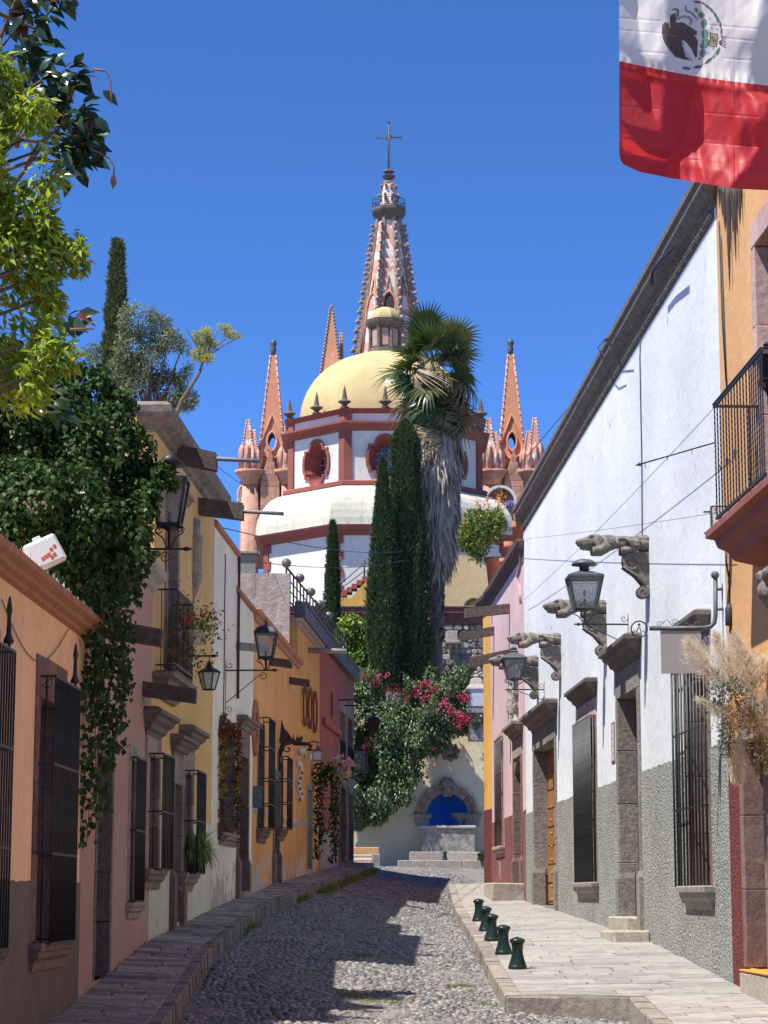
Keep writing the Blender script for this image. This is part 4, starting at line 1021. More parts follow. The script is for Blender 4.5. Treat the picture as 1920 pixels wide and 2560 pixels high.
for i in range(3): bg_.tube(spiral((q0 + .5 + i * .6, -nB - .05, (rt + rb_) / 2 - .2), .12, .8, 0, 10), .008, 4)
bg_ = bg_.build('balcony_railing', M['iron'], F11.root)
def twisted(z0, z1):
    m = MB(); pts = [(0, 0, z0 + (z1 - z0) * i / 60) for i in range(61)]; m.tube(pts, [.010 + .004 * (i % 3 == 0) for i in range(61)], 5); return m
fb = twisted(rb_ + .05, rt).build('baluster', M['iron'], bg_); nbar = 13
for i in range(nbar): o = fb if i == 0 else inst(fb, bg_); o.location = (q0 + (q1 - q0) * i / (nbar - 1), -nB, 0)
for i in range(1, 4): inst(fb, bg_, (q0, -nB * (1 - i / 4), 0))
for i in range(6): inst(fb, bg_, (q1 + (i + 1) * .14, -nB, 0))
cu, cz_ = F11.uz(1905, 1478, .35); cbm = MB()
cbm.box(cu - .1, cu + 1.6, -.40, .05, cz_ + .12, cz_ + .26, .03, .01); cbm.ball((cu + .12, -.25, cz_), (.17, .2, .17), 10, 8); cbm.tube([(cu + .12, -.3, cz_ + .1), (cu + .10, -.22, cz_ - .2), (cu + .16, -.02, cz_ - .5)], [.13, .1, .05], 7)
remeshed(cbm, .025, 'carved_door_hood', M['carved'], F11.root, .01)
# ================= CHURCH ABOVE THE STREET
M['ch_white'] = plaster('aged_white_plaster', (.74, .71, .63), (.44, .40, .33), .06, .3)
M['ch_apron'] = plaster('weathered_cream_roof', (.64, .61, .49), (.30, .27, .20), .12, .75, ((.38, .36, .29), .66))
M['ch_red'] = plaster('church_red_paint', (.29, .085, .065), (.2, .07, .06), .16, .5)
M['ch_dome'] = plaster('yellow_dome_plaster', (.55, .42, .20), (.40, .30, .15), .07, .5)
M['ch_yel'] = plaster('yellow_stained_plaster', (.68, .40, .08), (.16, .13, .1), .15, .9)
M['ch_tan'] = plaster('tan_plaster', (.62, .46, .24), (.45, .32, .18), .08, .3)
M['spire'] = plaster('salmon_spire_plaster', (.60, .33, .235), (.45, .25, .19), .14, .5, ((.72, .61, .55), .50))
M['spire_l'] = plaster('pale_spire_plaster', (.62, .33, .26), (.4, .25, .22), .1, .5, ((.74, .66, .62), .47))
M['pinn'] = plaster('salmon_pinnacle_plaster', (.62, .275, .15), (.46, .21, .13), .14, .4, ((.70, .52, .43), .64))
M['pinn_w'] = plaster('lime_streaked_plaster', (.60, .33, .26), (.45, .22, .18), .12, .5, ((.74, .66, .60), .58))
M['ashlar'] = stone('pink_ashlar', (.50, .25, .175), (.58, .33, .24), .22, 2, .02, .2)
M['ch_dark'] = stone('black_stained_stone', (.10, .085, .07), (.22, .185, .15), .5, 5, .03, .1)
M['rib'] = stone('brown_rib_stone', (.28, .20, .165), (.42, .33, .28), .4, 3, .03, .15)
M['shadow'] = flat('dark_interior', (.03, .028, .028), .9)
def ray_poly(c, a, poly):
    dx, dy = math.cos(a), math.sin(a); best = None; n = len(poly)
    for i in range(n):
        (x0, y0), (x1, y1) = poly[i], poly[(i + 1) % n]; ex, ey = x1 - x0, y1 - y0; den = dx * ey - dy * ex
        if abs(den) < 1e-12: continue
        t = ((x0 - c[0]) * ey - (y0 - c[1]) * ex) / den; s_ = ((x0 - c[0]) * dy - (y0 - c[1]) * dx) / den
        if t > 0 and -1e-6 <= s_ <= 1 + 1e-6 and (best is None or t < best): best = t
    return (c[0] + dx * best, c[1] + dy * best)
def holed(mb, outer, inner, f):
    """flat face with one opening; f maps (a, b) to space"""
    c = (sum(p[0] for p in inner) / len(inner), sum(p[1] for p in inner) / len(inner))
    an = sorted({round(math.atan2(p[1] - c[1], p[0] - c[0]), 5) for p in list(outer) + list(inner)}); n = len(an)
    I = [ray_poly(c, a, inner) for a in an]; O = [ray_poly(c, a, outer) for a in an]
    mb.add([f(*p) for p in O] + [f(*p) for p in I], [(i, (i + 1) % n, n + (i + 1) % n, n + i) for i in range(n)])
def arc(cx, cy, r, a0, a1, n=8): return [(cx + r * math.cos(a0 + (a1 - a0) * i / n), cy + r * math.sin(a0 + (a1 - a0) * i / n)) for i in range(n + 1)]
def quatre(rx, ry):
    k = .56 * rx; t = ry - k; P = []
    P += arc(0, t, k, 0, math.pi, 12); P += [(-.86 * rx, t), (-.86 * rx, t * .72)]
    P += [(-rx * (.86 + .14 * math.cos(a)), t * .72 * math.sin(-a)) for a in [-math.pi / 2 + math.pi * i / 10 for i in range(1, 10)]]
    P += [(-.86 * rx, -t * .72), (-.86 * rx, -t)]
    return P + [(-x, -y) for x, y in P]
def lancet(w, h, n=6):
    """pointed arch outline, foot at 0"""
    hw = w / 2; s_ = h - w * .9; return [(-hw, 0), (hw, 0)] + [(-hw + w * math.cos(a), s_ + w * 1.04 * math.sin(a)) for a in [i * math.pi / 3 / n for i in range(n + 1)]] + [(hw - w * math.cos(a), s_ + w * 1.04 * math.sin(a)) for a in [math.pi / 3 - i * math.pi / 3 / n for i in range(1, n + 1)]]
YC = 155.0; XC = at(963, 1100, YC).x; AP = 6.5; C8 = math.cos(math.pi / 8); A8 = math.pi / 8
zf = lambda py, Y: at(900, py, Y).z
zt_ = zf(1521, 126); DZ = zt_
ch = thing('domed_chapel', 'white octagonal church with a yellow dome, dark red trim and deep oval windows', 'church', (XC, YC, DZ))
zr_ = lambda py, Y: zf(py, Y) - DZ
z_db, z_dc, z_pt = zr_(1214, YC - AP - .2), zr_(1066, YC - AP - .3), zr_(1020, YC - AP - .3)
z_dt = zr_(880, YC - 1.1); z_ev = zr_(1311, YC - 8.7)
def octm(mb, prof_): mb.lathe([(r / C8, z) for r, z in prof_], 8, (0, 0, 0), False, A8)
# drum faces with splayed windows
dr = MB(); frm = []
hw = AP * math.tan(A8); zm = (z_db + z_dc) / 2; RX, RY = 1.10, 1.46
for k in range(8):
    a = math.pi / 4 * k - math.pi / 2; cx, cy = math.cos(a), math.sin(a); tx, ty = -cy, cx
    f = lambda u, z, d=0.0: (cx * (AP - d) + tx * u, cy * (AP - d) + ty * u, z)
    q = [(x, y + zm - .1) for x, y in quatre(RX, RY)]
    holed(dr, [(-hw, z_db - .3), (hw, z_db - .3), (hw, z_dc + .1), (-hw, z_dc + .1)], q, f)
    if k in (0, 1, 2, 6, 7):
        m = MB(); n = len(q); q2 = [(x * .62 + .0, (y - zm + .1) * .68 + zm - .1) for x, y in q]; qo = [(x * 1.2, (y - zm + .1) * 1.14 + zm - .1) for x, y in q]
        m.add([f(*p, .01) for p in q] + [f(*p, 1.0) for p in q2], [(i, (i + 1) % n, n + (i + 1) % n, n + i) for i in range(n)])
        m.add([f(*p, -.13) for p in q] + [f(*p, -.13) for p in qo] + [f(*p, .02) for p in qo] + [f(*p, .02) for p in q], [(b * n + i, b * n + (i + 1) % n, ((b + 1) % 4) * n + (i + 1) % n, ((b + 1) % 4) * n + i) for b in range(4) for i in range(n)])
        wo = m.build('oval_window', M['ch_red'], ch)
        g = MB(); g.add([f(*p, 1.0) for p in q2], [tuple(range(n))]); g.build('pane', M['glass'], wo)
        g = MB()
        for uu in (-.22, .22): g.tube([f(uu, zm - .1 - RY * .62, .97), f(uu, zm - .1 + RY * .62, .97)], .035, 4)
        for vv in (-.4, .05, .5): g.tube([f(-RX * .6, zm - .1 + vv, .96), f(RX * .6, zm - .1 + vv, .96)], .035, 4)
        g.build('mullion', M['pale_stone'], wo)
    p_ = MB()                                                # corner pilaster: two strips meeting at the angle
    v0 = f(hw, 0); b = math.pi / 4 * (k + 1) - math.pi / 2; bx, by = math.cos(b), math.sin(b)
    for (nx, ny, sx, sy) in ((cx, cy, -tx, -ty), (bx, by, -by, bx)):
        A = Vector((v0[0], v0[1], 0)); N_ = Vector((nx, ny, 0)) * .13; S_ = Vector((sx, sy, 0)) * .46; mt_ = Vector((cx + bx, cy + by, 0)).normalized() * (.13 / C8)
        for z0, z1 in ((z_db - .1, z_dc), (z_dc + .2, z_pt - .1)):
            p_.add([A + Vector((0, 0, z0)), A + mt_ + Vector((0, 0, z0)), A + S_ + N_ + Vector((0, 0, z0)), A + S_ + Vector((0, 0, z0)), A + Vector((0, 0, z1)), A + mt_ + Vector((0, 0, z1)), A + S_ + N_ + Vector((0, 0, z1)), A + S_ + Vector((0, 0, z1))],
                   [(0, 1, 5, 4), (1, 2, 6, 5), (2, 3, 7, 6), (4, 5, 6, 7)])
    p_.build('corner_pilaster', M['ch_red'], ch)
dr.build('drum_wall', M['ch_white'], ch)
pw = MB(); octm(pw, [(AP, z_dc + .1), (AP, z_pt - .05)]); pw.build('parapet_wall', M['ch_white'], ch)
for nm, p in (('base_moulding', [(AP, -.3), (AP + .2, -.22), (AP + .28, -.05), (AP + .45, .05), (AP + .45, .28), (AP + .2, .38), (AP - .1, .42)]),):
    m = MB(); octm(m, [(r, z + z_db) for r, z in p]); m.build(nm, M['ch_red'], ch)
m = MB(); octm(m, [(r, z + z_dc) for r, z in [(AP - .05, -.25), (AP + .12, -.2), (AP + .2, -.02), (AP + .5, .08), (AP + .62, .2), (AP + .62, .32), (AP + .1, .44), (AP - .05, .44)]]); m.build('drum_cornice', M['ch_red'], ch)
m = MB(); octm(m, [(r, z + z_pt) for r, z in [(AP - .05, -.32), (AP + .15, -.25), (AP + .32, -.14), (AP + .38, -.02), (AP + .1, .06), (AP - .5, .08)]]); m.build('parapet_coping', M['ch_red'], ch)
# dome
V, n, rows = [], 72, 18; H = z_dt - z_pt + .2; Rd = 6.15
for j in range(rows + 1):
    t = j / rows; ph = t * math.pi / 2 * .93; rr = Rd * math.cos(ph) ** .93; zz = z_pt - .1 + H * math.sin(ph) / math.sin(math.pi / 2 * .93)
    for i in range(n):
        a = 2 * math.pi * i / n; d = (a + math.pi / 2 + A8) % (math.pi / 4) - A8; ro = 1 / math.cos(d) * C8 * 1.04; r_ = rr * (.25 + .75 * ro); V.append((r_ * math.cos(a), r_ * math.sin(a), zz))
F = [(j * n + i, j * n + (i + 1) % n, (j + 1) * n + (i + 1) % n, (j + 1) * n + i) for j in range(rows) for i in range(n)]
dm = MB(); dm.add(V, F, True); dm.add([(0, 0, z_dt + .1)] + V[-n:], [(0, 1 + i, 1 + (i + 1) % n) for i in range(n)], True); dm.build('dome', M['ch_dome'], ch)
for k in range(8):                                           # finials on the parapet, corner and mid-face
    for a, r_ in ((math.pi / 4 * k - math.pi / 2 + A8, (AP + .05) / C8), (math.pi / 4 * k - math.pi / 2, AP + .05)):
        if math.sin(a) > .5: continue
        m = MB(); m.lathe([(.30, 0), (.3, .1), (.14, .16), (.2, .25), (.46, .42), (.42, .5), (.2, .58), (.16, .75), (.1, 1.2), (.02, 1.55)], 8, (r_ * math.cos(a), r_ * math.sin(a), z_pt + .04), False); m.build('parapet_finial', M['ch_dark'], ch)
# lantern on the dome
zl0, zl1, zl2, zl3 = zr_(882, YC), zr_(823, YC), zr_(802, YC), zr_(768, YC)
m = MB(); octm(m, [(1.25, zl0 - .3), (1.2, zl0 + .15), (1.0, zl0 + .2), (1.0, zl1), (1.15, zl1 + .05), (1.3, zl1 + .3), (1.35, zl2 - .06), (1.1, zl2)]); la = m.build('lantern', M['ch_dark'], ch)
for k in range(8):
    a = math.pi / 4 * k - math.pi / 2 + A8; m = MB(); m.lathe([(.15, 0), (.12, .12), (.12, zl1 - zl0 - .35), (.17, zl1 - zl0 - .2)], 6, (1.12 * math.cos(a), 1.12 * math.sin(a), zl0 + .2), False); m.build('lantern_column', M['ch_dark'], la)
    a = math.pi / 4 * k - math.pi / 2; m = MB(); m.M = Matrix.Rotation(a + math.pi / 2, 4, 'Z'); m.box(-.22, .22, -1.02, -.9, zl0 + .35, zl1 - .15); m.build('lantern_pane', M['mauve'], la)
m = MB(); hh = zl3 - zl2; m.lathe([(1.05 / C8 * math.cos(t) ** .9, zl2 - .02 + hh * math.sin(t)) for t in [i * 1.5 / 8 for i in range(9)]] + [(.001, zl3)], 8, (0, 0, 0), False, A8); m.build('lantern_dome', M['ch_dome'], la)
# sloping apron, eaves and lower body
m = MB(); ra = [(8.75 - (8.75 - AP - .1) * (1 - math.cos(t)) ** 1.0, z_ev + (z_db - z_ev) * math.sin(t)) for t in [i * math.pi / 2 / 9 for i in range(10)]]; octm(m, ra); m.build('apron_roof', M['ch_apron'], ch)
m = MB(); octm(m, [(r, z + z_ev) for r, z in [(8.1, -.62), (8.3, -.55), (8.4, -.35), (8.65, -.28), (8.8, -.12), (8.85, .0), (8.5, .06)]]); m.build('eaves_moulding', M['ch_red'], ch)
m = MB(); octm(m, [(8.1, -2.0), (8.1, z_ev - .5)]); m.build('lower_wall', M['ch_white'], ch)
for k in (0, 1, 7, 6):
    for sgn in (-1, 1):
        a = math.pi / 4 * k - math.pi / 2; cx, cy = math.cos(a), math.sin(a); tx, ty = -cy, cx; hw2 = 8.1 * math.tan(A8)
        i = 0; z = z_ev - .62
        while z > -1:
            ww = .42 if i % 2 else .62; hh = .55; p = [Vector((cx * 8.1 + tx * u * sgn, cy * 8.1 + ty * u * sgn, 0)) for u in (hw2 + .02, hw2 - ww)]; N_ = Vector((cx, cy, 0)) * .1
            q_ = MB(); q_.add([p[0] + Vector((0, 0, z - hh + .01)), p[0] + N_ + Vector((0, 0, z - hh + .01)), p[1] + N_ + Vector((0, 0, z - hh + .01)), p[1] + Vector((0, 0, z - hh + .01))] + [p[0] + Vector((0, 0, z)), p[0] + N_ + Vector((0, 0, z)), p[1] + N_ + Vector((0, 0, z)), p[1] + Vector((0, 0, z))],
                              [(0, 1, 2, 3), (4, 5, 6, 7), (0, 1, 5, 4), (1, 2, 6, 5), (2, 3, 7, 6)]); q_.build('quoin_block', M['ch_red'], ch); z -= hh; i += 1
# ---- main spire
YS = 190.0; sc_ = YS / FPX; XS = at(972, 700, YS).x; z0 = at(972, 893, YS).z
sp_t = thing('bell_tower_spire', 'tall pink gothic spire with scroll crockets, a railed balcony and a thin cross on top', 'church tower', (XS, YS, z0))
zs = lambda py: at(972, py, YS).z - z0
zb = zs(548)
prof_r = lambda z: 2.95 - (2.95 - 1.06) * (z / zb) ** .92
m = MB(); m.lathe([(3.6, -30), (3.6, -6), (3.1, -1.5)] + [(prof_r(zb * i / 12) * .95, zb * i / 12) for i in range(13)], 8, (0, 0, 0), False, A8); body = m.build('spire_body', M['spire'], sp_t)
crk = None
for k in range(8):
    a = math.pi / 4 * k + A8; ca, sa = math.cos(a), math.sin(a)
    m = MB(); pts = [(prof_r(zb * i / 12) * .97 * ca, prof_r(zb * i / 12) * .97 * sa, zb * i / 12) for i in range(-1, 13) if i >= 0]; m.tube(pts, [.30 - .012 * i for i in range(13)], 6, smooth=False); rib_ = m.build('spire_rib', M['rib'], sp_t)
    for i in range(14):
        t = .02 + i / 14.2; r_ = prof_r(zb * t) * .97 + .2
        if crk is None:
            c_ = MB(); c_.tube([(0, 0, -.75), (.1, 0, -.45), (.06, 0, -.2), (.14, 0, 0), (.3, 0, .12), (.42, 0, .02), (.38, 0, -.12), (.26, 0, -.1), (.28, 0, 0)], [.16, .2, .17, .18, .16, .15, .13, .1, .06], 7); crk = c_.build('crocket', M['rib'], rib_); o = crk
        else: o = inst(crk, rib_)
        o.location = (r_ * ca, r_ * sa, zb * t); o.rotation_euler = (0, 0, a); s_ = 1.0 - .35 * t; o.scale = (s_, s_ * 1.1, s_)
for k in (-1, 0, 1):                                          # arches low on the three front faces
    a = math.pi / 4 * k - math.pi / 2; cx, cy = math.cos(a), math.sin(a); tx, ty = -cy, cx
    zA, zB = zs(905), zs(742); w_ = 1.15
    def f(u, z, d=0.0):
        r_ = prof_r(max(0, z)) * .95 * C8 + d; return (cx * r_ + tx * u, cy * r_ + ty * u, z)
    L_ = lancet(w_, zB - zA); m = MB(); m.tube([f(x, zA + y, .05) for x, y in L_[1:] + L_[:1]], .13, 6); m.tube([f(-.72, zA + 3.3, .05), f(0, zs(700), .06), f(.72, zA + 3.3, .05)], .09, 6)
    ar = m.build('arch_moulding', M['pinn'], sp_t)
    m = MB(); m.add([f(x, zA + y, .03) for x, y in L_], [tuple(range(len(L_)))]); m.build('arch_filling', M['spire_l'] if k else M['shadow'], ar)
m = MB(); rb0 = 47 * sc_; m.lathe([(1.0, zb - 1.2), (1.05, zb - .2), (1.2, zb), (1.5, zs(536)), (rb0, zs(531)), (rb0, zs(524)), (.8, zs(523))], 8, (0, 0, 0), False, A8); bal = m.build('balcony', M['ch_dark'], sp_t)
zr0, zr1 = zs(525), zs(503)
m = MB()
for z in (zr0 + .12, zr1, zr0 + .35): m.tube([(rb0 * .97 * math.cos(A8 + math.pi / 4 * i), rb0 * .97 * math.sin(A8 + math.pi / 4 * i), z) for i in range(9)], .028, 4, smooth=False)
rl = m.build('railing', M['iron'], bal)
for i in range(48):
    p0 = i / 6; k = int(p0); t = p0 - k; A_ = [(rb0 * .97 * math.cos(A8 + math.pi / 4 * q), rb0 * .97 * math.sin(A8 + math.pi / 4 * q)) for q in (k, k + 1)]
    m = MB(); x, y = A_[0][0] * (1 - t) + A_[1][0] * t, A_[0][1] * (1 - t) + A_[1][1] * t; m.tube([(x, y, zr0), (x, y, zr1)], .02 if t else .035, 4); m.build('railing_bar', M['iron'], rl)
zc = [zs(y) for y in (524, 512, 494, 490, 470, 462, 456, 453, 447, 440, 434, 428)]
m = MB(); m.lathe([(.82, zc[0]), (.78, zc[1]), (.64, zc[2]), (.6, zc[4]), (.42, zc[5]), (.5, zc[6]), (.3, zc[7])], 8, (0, 0, 0), False, A8); top = m.build('spire_lantern', M['spire'], sp_t)
for k in range(8):
    a = math.pi / 4 * k + A8
    for (zz, r_, s_) in ((zs(492), .72, .62), (zs(467), .5, .62)):
        o = inst(crk, top, (r_ * math.cos(a), r_ * math.sin(a), zz), (0, 0, a), s_)
m = MB(); m.lathe([(.32, zs(456)), (.22, zs(450)), (.45, zs(446)), (.62, zs(441)), (.3, zs(437)), (.28, zs(434)), (.5, zs(430)), (.42, zs(426)), (.1, zs(424))], 8, (0, 0, 0), False, A8); m.build('finial', M['ch_dark'], sp_t)
m = MB(); zx = zs(344); m.tube([(0, 0, zs(426)), (0, 0, zs(310))], .06, 6); m.tube([(-34 * sc_, 0, zx), (34 * sc_, 0, zx)], .055, 6); m.tube([(.26 * math.cos(i * .52), 0, zx + .26 * math.sin(i * .52)) for i in range(13)], .05, 6)
m.ball((0, 0, zs(306)), (.16, .16, .08), 8, 5)
for i in range(18):
    z = zs(422) + (zs(318) - zs(422)) * i / 17
    for s_ in (-1, 1): m.ball((s_ * .13, 0, z), .05, 5, 4)
for i in range(9):
    for s_ in (-1, 1): m.ball(((i - 4) * 8 * sc_, 0, zx + s_ * .12), .05, 5, 4)
m.build('cross', M['iron_g'], sp_t)

# ---- pinnacled side towers
def teardrop(w, h): return [(w * .5 * math.copysign(abs(math.sin(a)) ** 1.35, math.sin(a)), h * (-math.cos(a)) * .5) for a in [2 * math.pi * i / 24 for i in range(24)]]
def pyramid(par, name, x, y, z0, z1, r0, r1, mat, holes=None, kb=14, knob=True, trim='pinn_w', bs=.10):
    m = MB(); q0, q1 = r0, r1
    for k in range(4):
        a = math.pi / 2 * k - math.pi / 2; cx, cy = math.cos(a), math.sin(a); tx, ty = -cy, cx
        def f(u, z): t = (z - z0) / (z1 - z0); r_ = q0 + (q1 - q0) * t; return (x + cx * r_ + tx * u, y + cy * r_ + ty * u, z)
        out = [(-q0, z0), (q0, z0), (q1, z1), (-q1, z1)]
        if holes and k % 2 == 0: holed(m, out, holes, f)
        else: m.add([f(*p) for p in out], [(0, 1, 2, 3)])
    o = m.build(name, M[mat], par)
    e = MB()
    for sx in (-1, 1):
        for sy in (-1, 1):
            for i in range(kb):
                t = (i + .5) / kb; r_ = q0 + (q1 - q0) * t; e.ball((x + sx * r_, y + sy * r_, z0 + (z1 - z0) * t), (bs * (1.25 - .5 * t), bs, bs * 1.35), 6, 4)
            e.tube([(x + sx * q0, y + sy * q0, z0), (x + sx * q1, y + sy * q1, z1)], bs * .55, 5)
    tag(e.build('crockets', M[trim], o), kind='stuff')
    if knob:
        k_ = MB(); k_.lathe([(q1 * 1.1, z1 - .05), (q1 * .9, z1 + .25), (q1 * 1.25, z1 + .45), (q1 * .8, z1 + .6), (q1 * 1.3, z1 + .85), (q1 * 1.1, z1 + 1.1), (.02, z1 + 1.25)], 8, (x, y, 0)); k_.build('finial', M['iron_g'], o)
    return o
def turret(par, px, yt, yb, yc, Y, o_, w=.58):
    """small spired corner turret on a corbel; yt tip, yb foot of the crown, yc foot of the corbel (photo rows)"""
    X = at(px, yb, Y).x - o_.x; z = lambda py: at(px, py, Y).z - o_.z; y = Y - o_.y; zb_, zt__ = z(yb), z(yt); zm_ = zb_ + (zt__ - zb_) * .42
    t = pyramid(par, 'turret_spire', X, y, zm_, zt__, w * .62, .10, 'pinn_w', None, 9, False, 'pinn_w', .075)
    m = MB(); m.lathe([(w * .9, zb_), (w * .85, zm_), (w * .5, zm_ + .3)], 8, (X, y, 0), False, A8)
    for k in range(8):
        a = math.pi / 4 * k; m.tube([(X + w * .95 * math.cos(a), y + w * .95 * math.sin(a), zb_), (X + w * .95 * math.cos(a), y + w * .95 * math.sin(a), zm_ - .1), (X + w * .8 * math.cos(a), y + w * .8 * math.sin(a), zm_ + .35)], [.15, .14, .03], 5)
    m.build('turret_crown', M['pinn_w'], par)
    c = MB(); zc_ = z(yc); c.lathe([(w * .8, zc_ - .2), (w * .95, zc_ + .2), (w * 1.25, zb_ - .4), (w * 1.6, zb_ - .25), (w * 1.65, zb_ - .03), (w * 1.2, zb_ + .02)], 16, (X, y, 0)); c.lathe([(w * .78, zc_ - 14), (w * .78, zc_)], 10, (X, y, 0)); c.build('turret_corbel', M['ashlar'], par)
def side_tower(label, pxc, pxg, sgn, tur):
    Y = 165.0; O = at(pxc, 1190, Y); t = thing('pinnacled_tower', label, 'church tower', O, 0, 'pinnacled towers either side of the dome'); s_ = Y / FPX
    z = lambda py: at(pxc, py, Y).z - O.z
    zt = z(882 if sgn < 0 else 880); zb_ = z(1180); zh = z(1104); hole = [(a, b + zh) for a, b in teardrop(.55, 1.25)]
    sp = pyramid(t, 'pinnacle_spire', 0, .9, zb_ - .8, zt, 40 * s_, 7 * s_, 'pinn', hole, 20, True)
    fr = MB(); fr.tube([(a * 1.3, .9 - (40 * s_ - 33 * s_ * (b - zb_) / (zt - zb_)) - .05, (b - zh) * 1.2 + zh) for a, b in hole + hole[:1]], .09, 6)
    fr.tube([(-.85, .9 - 40 * s_ * .84, zh - .3), (-.75, .9 - 40 * s_ * .88, zh - .9), (0, .9 - 40 * s_ * .92, zh - 1.45), (.75, .9 - 40 * s_ * .88, zh - .9), (.85, .9 - 40 * s_ * .84, zh - .3), (0, .9 - 40 * s_ * .62, zh + 2.1), (-.85, .9 - 40 * s_ * .84, zh - .3)], .10, 6)
    fr.build('teardrop_frame', M['pinn_w' if sgn < 0 else 'pinn'], t)
    # ashlar gable in front, block by block
    gx = (pxg - pxc) * s_; ga, gb, hwid = z(1126), z(1300), 24 * s_; gz_ = z(1180); y0 = -.95
    back = MB(); back.prism([(gx - hwid, gb), (gx + hwid, gb), (gx + hwid, z(1205)), (gx, ga), (gx - hwid, z(1205))], y0 + .05, y0 + 1.2); gbk = back.build('gable', M['ashlar'], t)
    zz = gb; r_ = 0
    while zz < ga - .25:
        h_ = .46; zc_ = zz + h_; lim = hwid if zc_ < z(1205) else max(0, hwid * (ga - zc_) / (ga - z(1205))); a = -lim + (0 if r_ % 2 else -.3)
        while a < lim - .1:
            b = min(a + R.uniform(.55, .8), lim); aa = max(a, -lim)
            if b - aa > .12: m = MB(); m.box(gx + aa + .008, gx + b - .008, y0 - .03 - R.uniform(0, .015), y0 + .06, zz + .008, zc_ - .008, .01); m.build('ashlar_block', M['ashlar'], gbk)
            a = b
        zz = zc_; r_ += 1
    for q in tur: turret(t, *q, Y - .6, O)
    return t, O, z, s_
tl, OL, zL_, s_ = side_tower('salmon pink pinnacle tower with an open teardrop on the left of the dome', 679, 677, -1, ((619, 1049, 1176, 1206), (633, 1075, 1176, 1206), (716, 1066, 1176, 1206)))
tR, OR, zR_, s_ = side_tower('pale pink pinnacle tower with an open teardrop on the right of the dome', 1281, 1283, 1, ((1223, 1046, 1176, 1206), (1239, 1080, 1176, 1206), (1338, 1044, 1176, 1206), (1322, 1078, 1176, 1206)))
# pierced wall with pointed arch under the left turrets
m = MB(); xa, xb = (600 - 679) * s_, (735 - 679) * s_; zt2, zb2 = zL_(1196), zL_(1420); ax = (659 - 679) * s_
ho = [(ax + x * 1.0, zL_(1345) - 1.2 + y) for x, y in lancet(.95, zL_(1262) - zL_(1345) + 1.2)]
fy = lambda yy: (lambda a, b: (a, yy, b))
holed(m, [(xa, zb2), (xb, zb2), (xb, zt2), (xa, zt2)], ho, fy(-.2)); holed(m, [(xa, zb2), (xb, zb2), (xb, zt2), (xa, zt2)], ho, fy(.5)); n = len(ho)
m.add([(x, -.2, y) for x, y in ho] + [(x, .5, y) for x, y in ho], [(i, (i + 1) % n, n + (i + 1) % n, n + i) for i in range(n)]); m.add([(xa, -.2, zb2), (xa, .5, zb2), (xa, .5, zt2), (xa, -.2, zt2)], [(0, 1, 2, 3)])
wl_ = m.build('pierced_wall', M['ashlar'], tl)
m = MB(); m.tube([(x, -.26, y) for x, y in ho[1:] + ho[:1]], .13, 6); m.tube([((684 - 679) * s_ + x, -.4, zL_(1330) + y) for x, y in lancet(1.7, 3.2)[1:] + lancet(1.7, 3.2)[:1]], .13, 6); m.build('arch_rib', M['pinn_w'], wl_)
m = MB(); m.tube([((612 - 679) * s_ + x, -.75, zL_(1290) + y) for x, y in lancet(.9, 2.3)[1:] + lancet(.9, 2.3)[:1]], .1, 6); m.build('blind_arch', M['pinn_w'], wl_)
m = MB(); m.box((595 - 679) * s_, (645 - 679) * s_, -1.6, 1.4, zL_(1500), zL_(1393), .05); m.box((594 - 679) * s_, (648 - 679) * s_, -1.8, 1.4, zL_(1393), zL_(1386), .03); m.build('tower_base', M['grey_stone'], tl)
# right: wall and round niche
m = MB(); m.box((1218 - 1281) * s_, (1345 - 1281) * s_, -.2, 1.2, zR_(1420), zR_(1196)); wr_ = m.build('tower_wall', M['ashlar'], tR)
m = MB(); A_ = arc((1247 - 1281) * s_, zR_(1262), 1.0, 0, math.pi, 12); A2_ = arc((1247 - 1281) * s_, zR_(1262), 1.2, 0, math.pi, 12); A_ = [(A_[0][0], zR_(1330))] + A_ + [(A_[-1][0], zR_(1330))]; A2_ = [(A2_[0][0], zR_(1330))] + A2_ + [(A2_[-1][0], zR_(1330))]; n = len(A_)
V = [(x, -1.6, z) for x, z in A_] + [(x, -1.6, z) for x, z in A2_] + [(x, -.2, z) for x, z in A2_] + [(x, -.2, z) for x, z in A_]
m.add(V, [(b * n + i, b * n + i + 1, ((b + 1) % 4) * n + i + 1, ((b + 1) % 4) * n + i) for b in range(4) for i in range(n - 1)]); nch = m.build('niche_vault', M['ch_white'], tR)
m = MB(); m.box((1238 - 1281) * s_, (1258 - 1281) * s_, -.9, -.2, zR_(1330), zR_(1246), .04); m.box((1232 - 1281) * s_, (1262 - 1281) * s_, -1.1, -.2, zR_(1243), zR_(1236), .03); m.build('niche_pedestal', M['ashlar'], tR)
m = MB()
for cx_, w_ in ((1310, 1.5), (1338, 1.4)): m.tube([((cx_ - 1281) * s_ + x, -.3, zR_(1300) + y) for x, y in lancet(w_, 3.0)[1:] + lancet(w_, 3.0)[:1]], .13, 6)
m.build('arch_rib', M['pinn_w'], tR)
